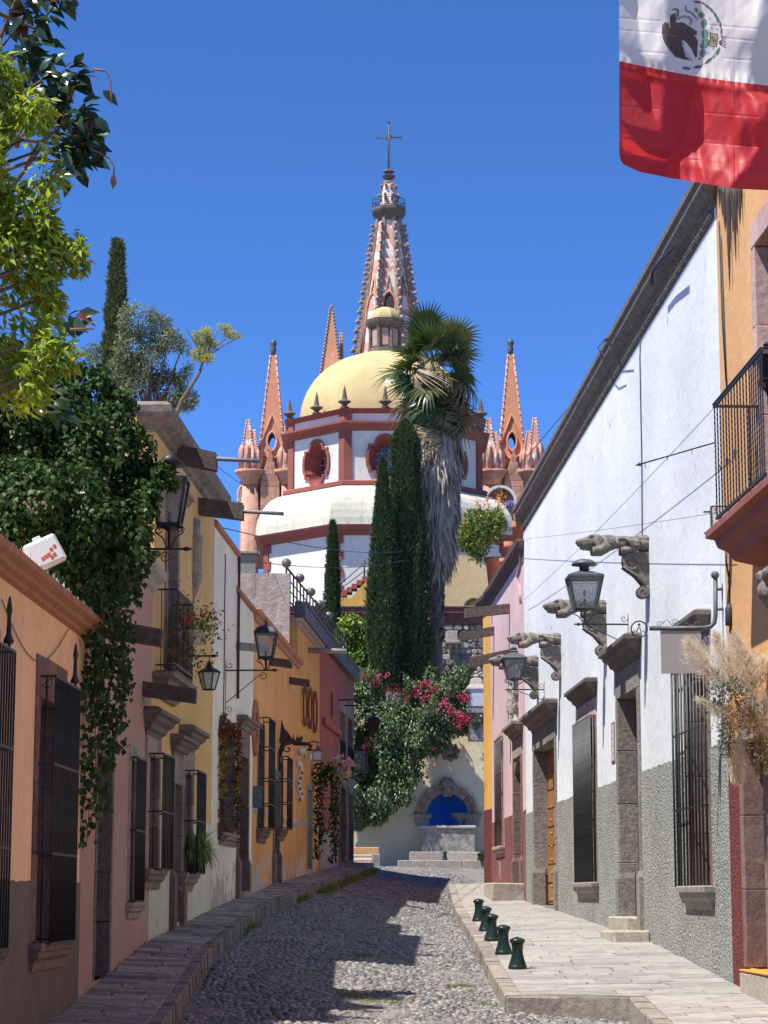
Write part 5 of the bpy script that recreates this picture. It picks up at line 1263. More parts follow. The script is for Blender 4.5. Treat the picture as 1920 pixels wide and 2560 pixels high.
# spire behind the dome on the left
O = at(828, 900, 182); rs = thing('rear_spire', 'slim orange spire edged with dark crockets just left of the yellow dome', 'church tower', O); s2 = 182 / FPX; z = lambda py: at(828, py, 182).z - O.z
pyramid(rs, 'spire_body', 0, 0, z(1000), z(772), 34 * s2, 3.2 * s2, 'pinn', None, 26, False, 'rib', .13)
m = MB(); m.lathe([(.12, z(774)), (.2, z(770)), (.02, z(761))], 6); m.build('finial', M['rib'], rs)
O = at(853, 900, 183); rs2 = thing('rear_pinnacle', 'small orange pinnacle close beside the slim spire left of the dome', 'church tower', O); z = lambda py: at(853, py, 183).z - O.z
pyramid(rs2, 'spire_body', 0, 0, z(1000), z(832), 9.5 * s2, 2.0 * s2, 'pinn', None, 22, False, 'pinn_w', .07)

# ================= TERRACE, RETAINING WALL AND THE FOUNTAIN
m = MB(); m.box(-40, 60, 126.3, 260, -2, zt_ - .02); tag(m.build('church_terrace', M['mortar_d'], None), kind='structure')
M['rubble'] = stone('rubble_stone', (.25, .215, .18), (.40, .36, .31), .45, 3, .05, .45)
rw = thing('retaining_wall', 'rough rubble stone retaining wall with a dark red coping below the church', 'wall', (0, 126.2, 0))
m = MB(); m.box(-12, 14, 0, .15, 0, zt_ - .9); m.build('mortar_face', M['mortar_d'], rw)
m = MB(); m.box(-12, 14, -.35, .5, zt_ - .28, zt_ + .02, .03); m.box(-12, 14, -.15, .5, zt_ - .9, zt_ - .281, .02); m.build('coping', stone('stained_red_coping', (.13, .05, .04), (.22, .10, .08), .4, 3, .03, .1), rw)
m = MB(); m.box(-12, 14, -.42, .6, zt_ + .021, zt_ + .13, .03); m.build('coping_slab', M['ch_dark'], rw)
zz = zt_ - 1.05; rest = MB(); cnt = 0
def lump(mb, x, y, z, rx, ry, rz):
    n = 7; a0 = R.uniform(0, 6); P = []
    for i in range(n): a = a0 + 2 * math.pi * i / n; k = R.uniform(.82, 1.12); P.append((x + rx * k * math.cos(a), z + rz * k * math.sin(a)))
    c = [(x + (px_ - x) * .68, z + (pz - z) * .68) for px_, pz in P]
    mb.add([(px_, y, pz) for px_, pz in P] + [(px_, y - ry * R.uniform(.85, 1.1), pz) for px_, pz in c], [tuple(range(n, 2 * n))] + [(i, (i + 1) % n, n + (i + 1) % n, n + i) for i in range(n)])
while zz > 7.5:
    x = -5.0 + R.uniform(0, .2)
    while x < 7:
        rx = R.uniform(.14, .34); rz = R.uniform(.16, .22)
        tgt = MB() if (cnt < 300 and (2.6 < x < 6.2 or x < -.6)) else rest
        lump(tgt, x + rx, 0, zz + R.uniform(-.05, .05), rx * 1.14, R.uniform(.06, .16), rz * 1.12)
        if tgt is not rest: tgt.build('rubble_stone', M['rubble'], rw); cnt += 1
        x += 2 * rx
    zz -= .33
tag(rest.build('rubble_stones', M['rubble'], rw), kind='stuff')
# shelf stones and small arch on it
m = MB(); p = at(1140, 1604, 125.8); m.box(p.x - .55, p.x + .35, -.6, .1, p.z - .1, p.z + .08, .03); m.box(p.x - .5, p.x + .1, -.5, .1, p.z + .08, p.z + .6, .03); m.build('stone_bracket', M['pale_stone'], rw)
tw = thing('tan_garden_wall', 'plain tan plastered wall on the terrace right of the palm trunk', 'wall', (at(1160, 1450, 130).x, 130, at(1160, 1521, 130).z))
x0, x1 = at(1098, 1450, 130).x - tw.location.x, at(1232, 1450, 130).x - tw.location.x; zz = lambda py: at(1160, py, 130).z - tw.location.z
m = MB(); m.prism([(x0, 0), (x1, 0), (x1, zz(1420)), (x1 - .6, zz(1412)), (x1 - 1.2, zz(1390)), (x0 + 1.4, zz(1388)), (x0, zz(1390))], 0, .4); m.build('wall', M['ch_tan'], tw)
m = MB(); c_ = at(1183, 1520, 126).x; a_ = arc(c_ - 0, 0, .42, 0, math.pi, 10); m.tube([(x, 0, z_) for x, z_ in a_], .1, 6); am = thing('small_stone_arch', 'little stone arch standing on the dark red coping of the retaining wall', 'stone arch', (0, 126, zt_ + .13)); m.build('arch_ring', M['ch_dark'], am); m = MB(); m.prism([(x * 1, z_) for x, z_ in arc(c_, 0, .34, 0, math.pi, 10)], .05, .1); m.build('arch_filling', M['ch_yel'], am)
# yellow stair
O = at(845, 1521, 134); sr = thing('yellow_stair', 'stained yellow stair block with red steps in front of the white church wall', 'stair', O); s3 = 134 / FPX
poly = [(0, 0), (125 * s3, 0), (125 * s3, 2.6), (82 * s3, (1521 - 1447) * s3), (70 * s3, (1521 - 1452) * s3), (34 * s3, (1521 - 1494) * s3), (0, (1521 - 1492) * s3 - .05)]
m = MB(); m.prism(poly, 0, 1.6); m.build('stair_wall', M['ch_yel'], sr)
for i in range(6):
    m = MB(); xx = (8 + i * 13) * s3; m.box(xx, xx + 14 * s3, .3, 1.7, (34 + i * 9) * s3, (38 + (i + 1) * 9) * s3, .01); m.build('step', M['ch_red'], sr)
m = MB()
for i in range(3): m.tube([(3 * s3, .8, (40 + i * 12) * s3), (66 * s3, .8, (80 + i * 20) * s3), (130 * s3, .8, (82 + i * 20) * s3)], .03, 5)
for xx, za, zb__ in ((4, 34, 68), (66, 70, 128)): m.tube([(xx * s3, .8, za * s3), (xx * s3, .8, zb__ * s3)], .05, 5)
m.build('handrail', M['iron'], sr)

# fountain wall
M['fwall'] = plaster('pale_cream_plaster', (.66, .58, .40), (.42, .37, .27), .08, .35)
YF = 110.0; s4 = YF / FPX
fx = lambda px: at(px, 2000, YF).x
fz = lambda py: at(1040, py, YF).z
g0_ = road_z(0, 108)
fw = thing('fountain_wall', 'tall cream wall with a scooped top closing the end of the street', 'wall', (fx(1060), YF, g0_)); X0 = fx(1060); zz = lambda py: fz(py) - g0_
ncx = fx(1118) - X0; nhw = 52 * s4 * .97; nz0, nsp, = zz(2066), zz(2035); rad = nhw
hole = [(ncx - nhw, nz0)] + [(ncx + nhw, nz0)] + arc(ncx, nsp, rad, 0, math.pi, 16)
xl, xr = fx(820) - X0, fx(1285) - X0
top_ = [(xr, zz(1810)), (fx(1218) - X0, zz(1815))] + [(fx(px) - X0, zz(py)) for px, py in ((1200, 1825), (1180, 1829), (1160, 1826), (1140, 1815), (1128, 1800), (1110, 1790))] + [(xl, zz(1790))]
m = MB(); holed(m, [(xl, -1.2), (xr, -1.2)] + top_, hole, lambda a, b: (a, 0, b)); m.add([(x, 0, z) for x, z in top_] + [(x, .6, z) for x, z in top_], [(i, i + 1, len(top_) + i + 1, len(top_) + i) for i in range(len(top_) - 1)]); m.build('wall', M['fwall'], fw)
M['blue'] = plaster('ultramarine_niche', (.012, .15, .58), (.008, .10, .42), .1, .3)
nm = MB(); n = 24; rows = 8                                       # ribbed shell niche
V = []
for j in range(rows + 1):
    ph = j / rows * math.pi / 2
    for i in range(n * 2 + 1):
        a = math.pi * i / (n * 2); rr = rad * math.cos(ph) * 1.0; dep = .9 * math.sin(ph) - (.035 if i % 2 else 0) * math.cos(ph); V.append((ncx + rr * math.cos(a), dep + .0, nsp + rr * math.sin(a)))
k = n * 2 + 1; nm.add(V, [(j * k + i, j * k + i + 1, (j + 1) * k + i + 1, (j + 1) * k + i) for j in range(rows) for i in range(k - 1)])
nn = 12; V = [(ncx - nhw * math.cos(math.pi * i / nn), .9 * math.sin(math.pi * i / nn), z) for z in (nz0, nsp) for i in range(nn + 1)]; nm.add(V, [(i, i + 1, nn + 2 + i, nn + 1 + i) for i in range(nn)]); nm.build('blue_niche', M['blue'], fw)
for s_ in (-1, 1):
    m = MB(); x = ncx + s_ * (nhw + .22); zc_ = nsp; m.stack(x - .22, x + .22, [(.10, nz0), (.12, nz0 + .5 * (zc_ - nz0)), (.14, zc_ - .25), (.20, zc_ - .2), (.22, zc_ - .05), (.27, zc_)], .05); m.build('niche_pier', M['grey_stone'], fw)
kst = 9; M['arch_br'] = stone('brown_arch_stone', (.22, .165, .125), (.34, .26, .20), .4, 6, .02, .2)
for i in range(kst):
    a0, a1 = math.pi * i / kst + .012, math.pi * (i + 1) / kst - .012; m = MB(); P = arc(ncx, nsp, nhw, a0, a1, 3) + arc(ncx, nsp, nhw + .4, a1, a0, 3); m.prism(P, -.14, .1); P = arc(ncx, nsp, nhw + .28, a0, a1, 3) + arc(ncx, nsp, nhw + .46, a1, a0, 3); m.prism(P, -.22, -.1); m.build('arch_stone', M['arch_br'], fw)
m = MB(); zc_ = nsp + nhw + .1
for i in range(9): a = math.pi * (i - 0) / 8; m.tube([(ncx, -.2, zc_ + .2), (ncx + .3 * math.cos(a), -.26, zc_ + .35 + .32 * math.sin(a))], [.09, .12], 6)
m.ball((ncx, -.2, zc_ + .15), (.2, .12, .3), 8, 6); m.box(ncx - .22, ncx + .22, -.24, .0, zc_ - .25, zc_ + .1, .03); m.build('crest', M['carved'], fw)
m = MB(); mx, mz = fx(1126) - X0, zz(1880); m.M = Matrix.Translation((mx, 0, mz)) @ Matrix.Rotation(math.pi / 2, 4, 'X'); m.lathe([(.001, .05), (.26, .05), (.28, .11), (.36, .1), (.4, .03), (.42, 0)], 18); md = m.build('medallion', M['carved'], fw)
m = MB()
for i in range(8): a = math.pi / 4 * i; m.tube([(mx + .38 * math.cos(a), -.05, mz + .38 * math.sin(a)), (mx + .48 * math.cos(a + .2), -.06, mz + .48 * math.sin(a + .2))], [.09, .04], 5)
m.build('medallion_scroll', M['carved'], md)
# ornamental tile edge and coping
m = MB(); pts = [(x, -.02, z + .03) for x, z in top_[:-1]]; m.tube(pts, .07, 6); m.build('brick_coping', M['terracotta'], fw)
# basin
fb_ = thing('fountain_basin', 'weathered stone fountain basin under the blue niche', 'fountain', (X0 + ncx, YF - .02, g0_)); bw = 69 * s4; zb1, zb0 = zz(2067), zz(2132)
m = MB(); m.box(-bw + .05, bw - .05, -1.3, -.02, -.6, zb1 - .12, .03, .01); m.build('basin_front', stone('algae_stained_stone', (.25, .235, .215), (.40, .38, .34), .5, 3, .05, .1), fb_)
m = MB(); m.box(-bw, bw, -1.38, -1.05, zb1 - .12, zb1 + .02, .04, .01); m.build('basin_rim', M['grey_stone'], fb_)
m = MB(); m.lathe([(.1, zb1 - .3), (.12, zb1 + .1), (.22, zb1 + .35), (.36, zb1 + .5), (.38, zb1 + .62), (.3, zb1 + .64)], 10, (.55, -.5, 0)); m.build('spout_pedestal', M['cantera_dark'], fb_)
# steps before it
st_ = thing('fountain_steps', 'pale stone steps in front of the fountain basin', 'steps', (X0, 108, g0_)); z2_, z1_, z0_ = at(1100, 2130, 107.5).z - g0_, at(1100, 2151, 106).z - g0_, at(1000, 2172, 105).z - g0_
x = fx(1022) - X0
while x < fx(1205) - X0:
    w_ = R.uniform(1.2, 2.2); m = MB(); m.box(x + .006, min(x + w_, fx(1208) - X0), -1.0, .7, -.8, z2_, .025, .012); m.build('step_stone', M['pale_stone'], st_); x += w_
x = fx(993) - X0
while x < fx(1225) - X0:
    w_ = R.uniform(1.0, 2.0); m = MB(); m.box(x + .006, min(x + w_, fx(1230) - X0), -2.6, -1.01, -.9, z1_, .025, .012); m.build('step_stone', M['pale_stone'], st_); x += w_
for i in range(2):
    m = MB(); m.box(fx(958 + i * 18) - X0, fx(976 + i * 18) - X0 - .01, -2.9 - .1 * i, -1.3, -.9, z1_ - .55 + i * .22, .025, .012); m.build('step_stone', M['pale_stone'], st_)
# low sunlit wall and railing at the left end
lw = thing('low_ochre_wall', 'sunlit low ochre wall behind a white railing past the last red house', 'wall', (at(908, 2130, 101).x, 101, g0_ - .2)); s5 = 101 / FPX; hz = lambda py: at(908, py, 101).z - g0_ + .2
m = MB(); m.box(-40 * s5, 40 * s5, 0, .3, -.5, hz(2118), .02); m.build('wall', M['apricot'], lw)
m = MB(); m.box(-40 * s5, 38 * s5, -.35, -.25, hz(2151), hz(2147), .01); m.box(-40 * s5, 38 * s5, -.35, -.25, hz(2140), hz(2137), .01); rl = m.build('rail', M['ch_white'], lw)
for i in range(22): m = MB(); x = (-38 + i * 3.3) * s5; m.box(x, x + .03, -.33, -.27, hz(2150), hz(2137)); m.build('railing_bar', M['ch_white'], rl)
m = MB(); m.box(23 * s5, 42 * s5, -1.2, -.4, -.8, hz(2136), .03, .02); m.build('end_block', M['grey_stone'], lw)
m = MB(); m.box(-40 * s5, 23 * s5, -1.2, -.4, -.8, hz(2156), .03, .02); m.build('wall_base', M['grey_stone'], lw)
# ================= PLANTS
M['ivy'] = leafmat('ivy_leaves', (.016, .045, .010), (.040, .095, .018), (.085, .15, .035), .2, .5, .9, .22)
M['ash'] = leafmat('yellow_green_leaves', (.13, .24, .03), (.38, .46, .05), (.42, .38, .06), .5, .5, .9)
M['ficus'] = leafmat('rubber_tree_leaves', (.018, .04, .014), (.04, .075, .022), (.17, .05, .03), .12, .22, .93, .6)
M['cyp'] = leafmat('cypress_needles', (.032, .07, .028), (.085, .14, .06), (.17, .18, .10), .12, .7, .92, .2)
M['cyp2'] = leafmat('pale_cypress_needles', (.06, .095, .045), (.14, .17, .085), None, .12, .7, .95, .2)
M['olive'] = leafmat('grey_green_leaves', (.10, .135, .07), (.20, .24, .15), (.28, .32, .14), .25, .5, .88)
M['feather'] = leafmat('feathery_yellow_leaves', (.27, .30, .06), (.42, .42, .12), None, .45, .5)
M['lime'] = leafmat('lime_green_leaves', (.10, .19, .02), (.24, .33, .05), None, .4, .4)
M['boug'] = leafmat('bougainvillea_leaves', (.055, .10, .035), (.13, .19, .07), (.22, .24, .10), .25, .4, .9)
M['petal'] = leafmat('magenta_bracts', (.52, .02, .09), (.72, .07, .20), None, .35, .6)
M['palm'] = leafmat('palm_fronds', (.045, .08, .028), (.11, .15, .06), (.26, .24, .10), .2, .35, .92)
M['palm_dead'] = leafmat('dry_palm_fronds', (.26, .19, .11), (.42, .33, .22), None, .2, .8, tt=(1, 1, 1))
M['thatch'] = leafmat('grey_palm_thatch', (.33, .285, .235), (.58, .52, .45), (.15, .12, .09), .1, .9, .86, .1, (1, 1, 1))
M['bark'] = stone('bark', (.10, .07, .05), (.2, .15, .11), .4, 8, .03, .1)
M['palm_bark'] = stone('palm_bark', (.13, .10, .08), (.26, .21, .17), .4, 6, .04, .2)
def trunk(name, par, pts, rs, mat='bark', n=8):
    m = MB(); m.tube(pts, rs, n); return m.build(name, M[mat], par)
def ellp(lst, Y, o): 
    out = []
    for px, py, r in lst:
        yy = Y + R.uniform(-.2, .2); p = at(px, py, yy); k = yy / FPX; rr = r if hasattr(r, '__len__') else (r, r)
        out.append(((p.x - o.x, p.y - o.y, p.z - o.z), (rr[0] * k, max(rr[0], rr[1]) * k * .8, rr[1] * k)))
    return out
def split(name, P, D, U, S, mat, par, tm, nobj, small='leaf', order=None):
    idx = np.argsort(-S) if order is None else order; a, b = idx[:nobj], idx[nobj:]
    leaf_objs('leaf', P[a], D[a], U[a], S[a], mat, par, tm)
    if len(b): tag(leaves(name, P[b], D[b], U[b], S[b], mat, par, tm), kind='stuff')

# --- the big ivy
O = Vector((LW(33) + .1, 33, zL(33))); iv = thing('ivy', 'huge dark ivy tumbling over the left house tops and hanging down in long strands', 'ivy', O)
E = ellp([(30, 960, 95), (-60, 1000, 120), (130, 1000, 95), (215, 975, 75), (20, 1100, 120), (140, 1120, 115), (255, 1090, 95), (320, 1130, 70), (330, 1200, 70), (-60, 1200, 140), (60, 1240, 120), (180, 1250, 115), (280, 1240, 95), (345, 1260, 50), (400, 1185, 35),
          (430, 1205, 22), (140, 1370, 105), (245, 1370, 90), (300, 1330, 70), (60, 1340, 75), (200, 1460, 60), (260, 1440, 55), (320, 1385, 40), (300, 1010, 45)], 33.3, O)
E += ellp([(20, 1230, 95), (100, 1240, 95), (180, 1240, 90), (30, 1330, 85), (110, 1330, 80), (190, 1330, 80), (60, 1400, 60), (150, 1410, 60), (205, 1450, 50), (240, 1300, 70), (-60, 1300, 100)], 30.35, O)
E += ellp([(235, 1300, 55), (270, 1280, 60), (310, 1290, 55), (340, 1270, 45), (235, 1390, 50), (275, 1370, 55), (315, 1370, 45), (345, 1340, 35), (250, 1470, 45), (290, 1450, 40), (320, 1430, 30), (355, 1240, 45), (225, 1530, 40), (265, 1540, 38)], 32.0, O)
E += [((c[0] - .5, c[1] - 1.2 - i % 3 * .3, c[2]), r) for i, (c, r) in enumerate(E[:15])]
P, N = blob(E, 76000, (.5, 1.15), -.95, 2.6); D, U = leaf_dirs(N, .9, .5); S = NR.uniform(.055, .12, len(P))
tag(leaves('ivy_leaves', P, D, U, S, M['ivy'], iv, 'v'), kind='stuff')
# strands
SP, SD = [], []; vm = MB()
for (x0, y0, x1, y1, dn, wd) in ((262, 1420, 222, 2115, 150, .15), (245, 1430, 252, 2030, 150, .16), (285, 1420, 268, 1930, 150, .17), (300, 1380, 296, 1880, 120, .14), (318, 1380, 312, 1740, 90, .1), (225, 1560, 215, 2000, 110, .14), (240, 1540, 238, 1800, 120, .18), (345, 1300, 342, 1500, 40, .08), (362, 1230, 372, 1430, 50, .08), (330, 1330, 350, 1480, 50, .08)):
    wd *= 1.25; dn = int(dn * 1.35); pa = []
    for i in range(9):
        t = i / 8; p = at(x0 + (x1 - x0) * t + 8 * math.sin(i * 1.7 + x0), y0 + (y1 - y0) * t, 31.0 + .4 * math.sin(x0) * (1 - t)); pa.append(p - O)
    vm.tube(pa, .008, 4, False)
    for i in range(dn):
        t = R.random() ** .9; k = t * 8; j = min(7, int(k)); q = pa[j].lerp(pa[j + 1], k - j); w_ = wd * (1.1 - .6 * t) * (1.5 if y0 > 1400 else 1)
        SP.append((q.x + R.gauss(0, w_ * .6), q.y + R.gauss(0, w_ * .6), q.z + R.gauss(0, .05))); SD.append((R.gauss(0, .5), R.gauss(-.2, .5), -1))
vm.build('ivy_stem', M['bark'], iv)
SP, SD = np.array(SP), np.array(SD); SU = np.array([(R.gauss(.5, .5), R.gauss(-.9, .4), R.uniform(.1, .7)) for _ in SP]); SS = NR.uniform(.06, .13, len(SP))
split('strand_leaves', SP, SD, SU, SS, M['ivy'], iv, 'v', 300)
# --- yellow-green tree at the left edge
O = Vector((-6.6, 22.5, zL(22))); at_ = thing('ash_tree', 'yellow green leafy tree leaning in at the left edge above the ivy', 'tree', O)
trunk('trunk', at_, [(0, 0, -.3), (.1, 0, 2), (.3, .1, 4.5), (.7, .2, 7)], [.2, .17, .13, .07])
E = ellp([(20, 270, 60), (90, 275, 45), (60, 350, 75), (115, 370, 50), (20, 440, 90), (100, 450, 55), (60, 530, 85), (130, 540, 50), (150, 590, 45), (50, 640, 90), (120, 640, 55), (195, 660, 25), (180, 625, 28), (60, 760, 85), (120, 740, 42), (60, 860, 85), (130, 880, 50), (50, 960, 70), (160, 905, 28),
          (-80, 400, 130), (-90, 650, 140), (-80, 880, 120), (-200, 560, 160), (-20, 200, 70), (-120, 200, 130)], 22.5, O)
bm_ = MB()
for c, r in E:
    bm_.tube([(.7 + R.uniform(-.1, .1), .2, min(7, c[2] - .8)), ((c[0] + .7) / 2, c[1] / 2, c[2] - .5), c], [.05, .03, .012], 5, False)
bm_.build('branches', M['bark'], at_)
P, N = blob(E, 20000, (.2, 1.2), -.62, 4.2); D, U = leaf_dirs(N, .55, .55); D[:, 0] += .35; S = NR.uniform(.08, .18, len(P))
split('leaves', P, D, U, S, M['ash'], at_, 'n', 300, order=np.argsort(P[:, 1] - S * 5))
# --- rubber tree
O = Vector((-5.4, 25.5, zL(25))); ft = thing('rubber_tree', 'rubber tree with big glossy dark leaves and dried curls in the upper left corner', 'tree', O)
trunk('trunk', ft, [(0, 0, -.3), (-.1, 0, 3), (-.2, 0, 7), (-.2, 0, 9.5), (-.1, 0, 12)], [.28, .24, .18, .12, .05])
P, D, U, S = [], [], [], []; bm_ = MB()
for (px, py) in ((20, 60), (60, 40), (95, 70), (40, 130), (100, 140), (55, 200), (120, 190), (150, 210), (185, 190), (140, 250), (60, 250), (110, 270), (215, 285), (190, 300), (150, 320), (215, 330), (180, 370), (205, 390), (130, 380), (170, 420), (20, -40), (90, -30), (-60, 100), (-80, 250), (140, 10), (165, 810), (90, 990), (120, 1010)):
    p = at(px, py, 25 + R.uniform(-.3, .3)) - O; bm_.tube([(p.x - R.uniform(.3, .9), p.y + R.uniform(-.2, .4), p.z - R.uniform(.1, .8)), (p.x - .25, p.y + .1, p.z - R.uniform(.05, .35)), p] if py < 600 else [(p.x - 1.6, 0, p.z + .5), (p.x - .6, 0, p.z + .25), p], [.03, .018, .011], 5, False)
    for i in range(13):
        a = R.uniform(-1.9, 1.4); P.append((p.x + R.gauss(0, .09), p.y + R.gauss(0, .09), p.z + R.gauss(0, .09))); D.append((math.cos(a) * .9 + .35, R.gauss(-.25, .45), math.sin(a) - .25)); U.append((R.gauss(-.2, .5), R.gauss(-.6, .4), R.uniform(.2, 1))); S.append(R.uniform(.20, .28))
bm_.build('branches', M['bark'], ft)
leaf_objs('leaf', P, D, U, S, M['ficus'], ft, 'l')
M['dry'] = flat('dried_stalk', (.22, .12, .08), .8)
for pts in (((235, 172), (255, 176), (268, 180), (275, 200), (278, 240), (276, 262)), ((225, 370), (255, 385), (275, 398), (285, 415), (284, 440)), ((175, 823), (205, 822), (235, 822))):
    m = MB(); q = [at(px, py, 24.9) - O for px, py in pts]; m.tube(q, [.016, .014, .010, .01, .012, .006][:len(q)], 5); m.build('dried_stalk', M['dry'], ft)
leaf_objs('dead_leaf', [at(284, 438, 24.9) - O], [(0, 0, -1)], [(.3, -1, 0)], [.16], M['dry'], ft, 'l')

def cypress(label, px, pyt, pyb, hw, Y, mat, n, group=None, size=.22, core=True, prof_=None):
    O = at(px, pyb, Y); t = thing('cypress_tree', label, 'cypress', O, 0, group); H = at(px, pyt, Y).z - O.z; r0 = hw * Y / FPX
    pr = prof_ or (lambda t_: min(1, 1.25 * (1 - t_) ** .62) * (.75 + .25 * min(1, t_ * 6)))
    trunk('trunk', t, [(0, 0, -1.5), (0, 0, H * .5)], [r0 * .25, r0 * .08])
    z = NR.random(n) ** .85; a = NR.random(n) * 2 * math.pi; p_ = np.stack([np.cos(a) * 2, np.sin(a) * 2, z * H * .55], 1)
    lump_ = 1 + .17 * clump(p_ * .9, 1.5) * .6 + .16 * clump(p_ * 2.6 + 7, 1.5) * .6
    rr = np.array([pr(q) for q in z]) * r0 * lump_ * NR.uniform(.72, 1.06, n); P = np.stack([np.cos(a) * rr, np.sin(a) * rr, z * H], 1)
    N = np.stack([np.cos(a), np.sin(a), np.full(n, .1)], 1); D = unit(N * .75 + np.array((0, 0, 1.0)) + NR.normal(size=(n, 3)) * .38); U = unit(N + NR.normal(size=(n, 3)) * .5)
    tag(leaves('foliage', P, D, U, NR.uniform(.5, 1.7, n) * size, mat, t, 'n'), kind='stuff')
    if core:
        m = MB(); m.lathe([(max(.01, pr(q / 14) * r0 * .74), q / 14 * H * .985) for q in range(15)], 14); o = m.build('inner_foliage', mat, t)
        a_ = o.data.attributes.new('rnd', 'FLOAT', 'POINT')
    return t
cypress('ragged narrow cypress rising behind the ivy on the left', 283, 612, 1150, 44, 70, M['cyp2'], 16000, None, .20, True, lambda t: (1 - t) ** .8 * (.88 + .12 * math.sin(t * 40)))
cypress('slim small cypress in front of the white church wall beside the black railing', 830, 1306, 1690, 21, 118, M['cyp'], 11000, 'cypresses below the church', .16)
cypress('tallest cypress just left of the palm trunk', 1016, 1056, 1730, 54, 114, M['cyp'], 52000, 'cypresses below the church', .17, True, lambda t: min(1.0, .52 + .62 * (1 - t)) * min(1, ((1 - t) * 14) ** .6) * (.92 + .08 * min(1, t * 5)))
cypress('shorter pointed cypress overlapping the tallest one on its left side', 957, 1150, 1720, 36, 112.5, M['cyp'], 32000, 'cypresses below the church', .17, True, lambda t: min(1, 1.35 * (1 - t) ** .7) * (.9 + .1 * min(1, t * 5)))
# --- grey-green tree and the feathery one
O = at(350, 1150, 62); gt = thing('grey_green_tree', 'airy grey green tree behind the left cypress and the mustard house', 'tree', O)
E = ellp([(345, 800, 50), (385, 830, 50), (330, 870, 45), (420, 860, 42), (380, 910, 60), (440, 920, 40), (350, 960, 55), (420, 980, 50), (455, 870, 25), (300, 930, 40), (465, 1000, 30), (230, 880, 25), (390, 1030, 50), (340, 1040, 50)], 62, O)
trunk('trunk', gt, [(0, 0, -6), (.2, 0, 0), (.2, 0, 1.8)], [.3, .2, .1]); bm_ = MB()
for c, r in E: bm_.tube([(.2, 0, 1.2), (c[0] * .5 + .1, c[1] * .5, c[2] * .6), c], [.07, .04, .015], 5, False)
bm_.build('branches', M['bark'], gt)
P, N = blob(E, 34000, (.1, 1.2), -.35, 3); D, U = leaf_dirs(N, .2, .8); tag(leaves('foliage', P, D, U, NR.uniform(.07, .14, len(P)), M['olive'], gt, 'n'), kind='stuff')
O = at(470, 1100, 60); jt = thing('feathery_tree', 'bent bare branch with feathery yellow tufts reaching over the mustard house', 'tree', O)
q = [at(px, py, 60) - O for px, py in ((400, 1150), (455, 1000), (480, 962), (500, 930), (508, 900), (515, 880))]; trunk('trunk', jt, q, [.12, .06, .05, .04, .03, .02])
E = ellp([(525, 830, (28, 12)), (550, 820, (26, 10)), (580, 835, (26, 9)), (515, 855, (22, 16)), (500, 885, (24, 18)), (540, 860, (22, 10)), (480, 840, (20, 14)), (520, 895, (16, 12)), (600, 842, (10, 4)), (465, 820, (14, 12))], 60, O)
bm_ = MB()
for c, r in E: bm_.tube([q[-2], ((q[-2].x + c[0]) / 2, 0, (q[-2].z + c[2]) / 2 + .05), c], [.025, .015, .008], 4, False)
bm_.build('branches', M['bark'], jt)
P, N = blob(E, 4200, (.1, 1.1), -.5, 5); D, U = leaf_dirs(N, .1, .8); tag(leaves('foliage', P, D, U, NR.uniform(.06, .13, len(P)), M['feather'], jt, 'n'), kind='stuff')
# --- agave on the roof
O = at(430, 1062, 40.5); ag = thing('agave', 'small agave growing on the mustard house cornice', 'agave', O)
leaf_objs('leaf', [(0, 0, 0)] * 9, [(math.cos(i * 2.4) * .6, math.sin(i * 2.4) * .6, .9) for i in range(9)], [(-math.cos(i * 2.4), -math.sin(i * 2.4), .7) for i in range(9)], [.24 + .03 * (i % 3) for i in range(9)], M['lime'], ag, 'n')
# --- lime green tree below the church
O = at(890, 1780, 117); lt = thing('lime_tree', 'bright lime green tree below the yellow stair', 'tree', O)
E = ellp([(880, 1570, 35), (905, 1600, 38), (860, 1610, 35), (895, 1650, 45), (850, 1660, 35), (925, 1640, 30), (870, 1700, 45), (920, 1700, 35)], 117, O); trunk('trunk', lt, [(0, 0, -2), (0, 0, 3.2)], [.2, .08]); bm_ = MB()
for c, r in E: bm_.tube([(0, 0, 1), (c[0] * .6, c[1] * .6, c[2] * .7), c], [.06, .04, .02], 4, False)
bm_.build('branches', M['bark'], lt)
P, N = blob(E, 9000, (.4, 1.12), -.6, 2.2); D, U = leaf_dirs(N, .5, .6); tag(leaves('foliage', P, D, U, NR.uniform(.16, .28, len(P)), M['lime'], lt, 'q'), kind='stuff')
# --- palm
YP = 116; O = at(1092, 1720, YP); pt = thing('fan_palm', 'tall fan palm with a shaggy grey skirt of dead fronds in front of the dome', 'palm', O); k = YP / FPX
W = lambda px, py: at(px, py, YP) - O
trunk('trunk', pt, [W(1092, 1760), W(1091, 1660), W(1090, 1560), W(1089, 1400), W(1087, 1100), W(1086, 960)], [.36, .33, .33, .38, .45, .4], 'palm_bark', 12)
bb = MB()                                                      # cut leaf bases on the lower trunk
for i in range(130):
    py = R.uniform(1395, 1610); a = R.uniform(0, 6.28); c = W(1090, py); r_ = .34; m_ = Vector((math.cos(a), math.sin(a), 0)); tn = Vector((-math.sin(a), math.cos(a), 0))
    b = c + m_ * r_; bb.add([b - tn * .13, b + tn * .13, b + m_ * .16 + tn * .05 + Vector((0, 0, .36)), b + m_ * .16 - tn * .05 + Vector((0, 0, .36)), b + Vector((0, 0, .2))], [(0, 1, 2, 3), (1, 4, 2), (0, 3, 4)])
tag(bb.build('leaf_bases', M['palm_bark'], pt), kind='stuff')
n = 9000; t = NR.random(n); prf = np.interp(t, [0, .12, .3, .55, .8, 1], [1.05, 1.18, 1.12, 1.12, .95, .52]); a = NR.random(n) * 6.283
lump_ = 1 + .10 * clump(np.stack([np.cos(a) * 2, np.sin(a) * 2, t * 4], 1), 1.6); rr = prf * NR.uniform(.70, 1.03, n) * lump_
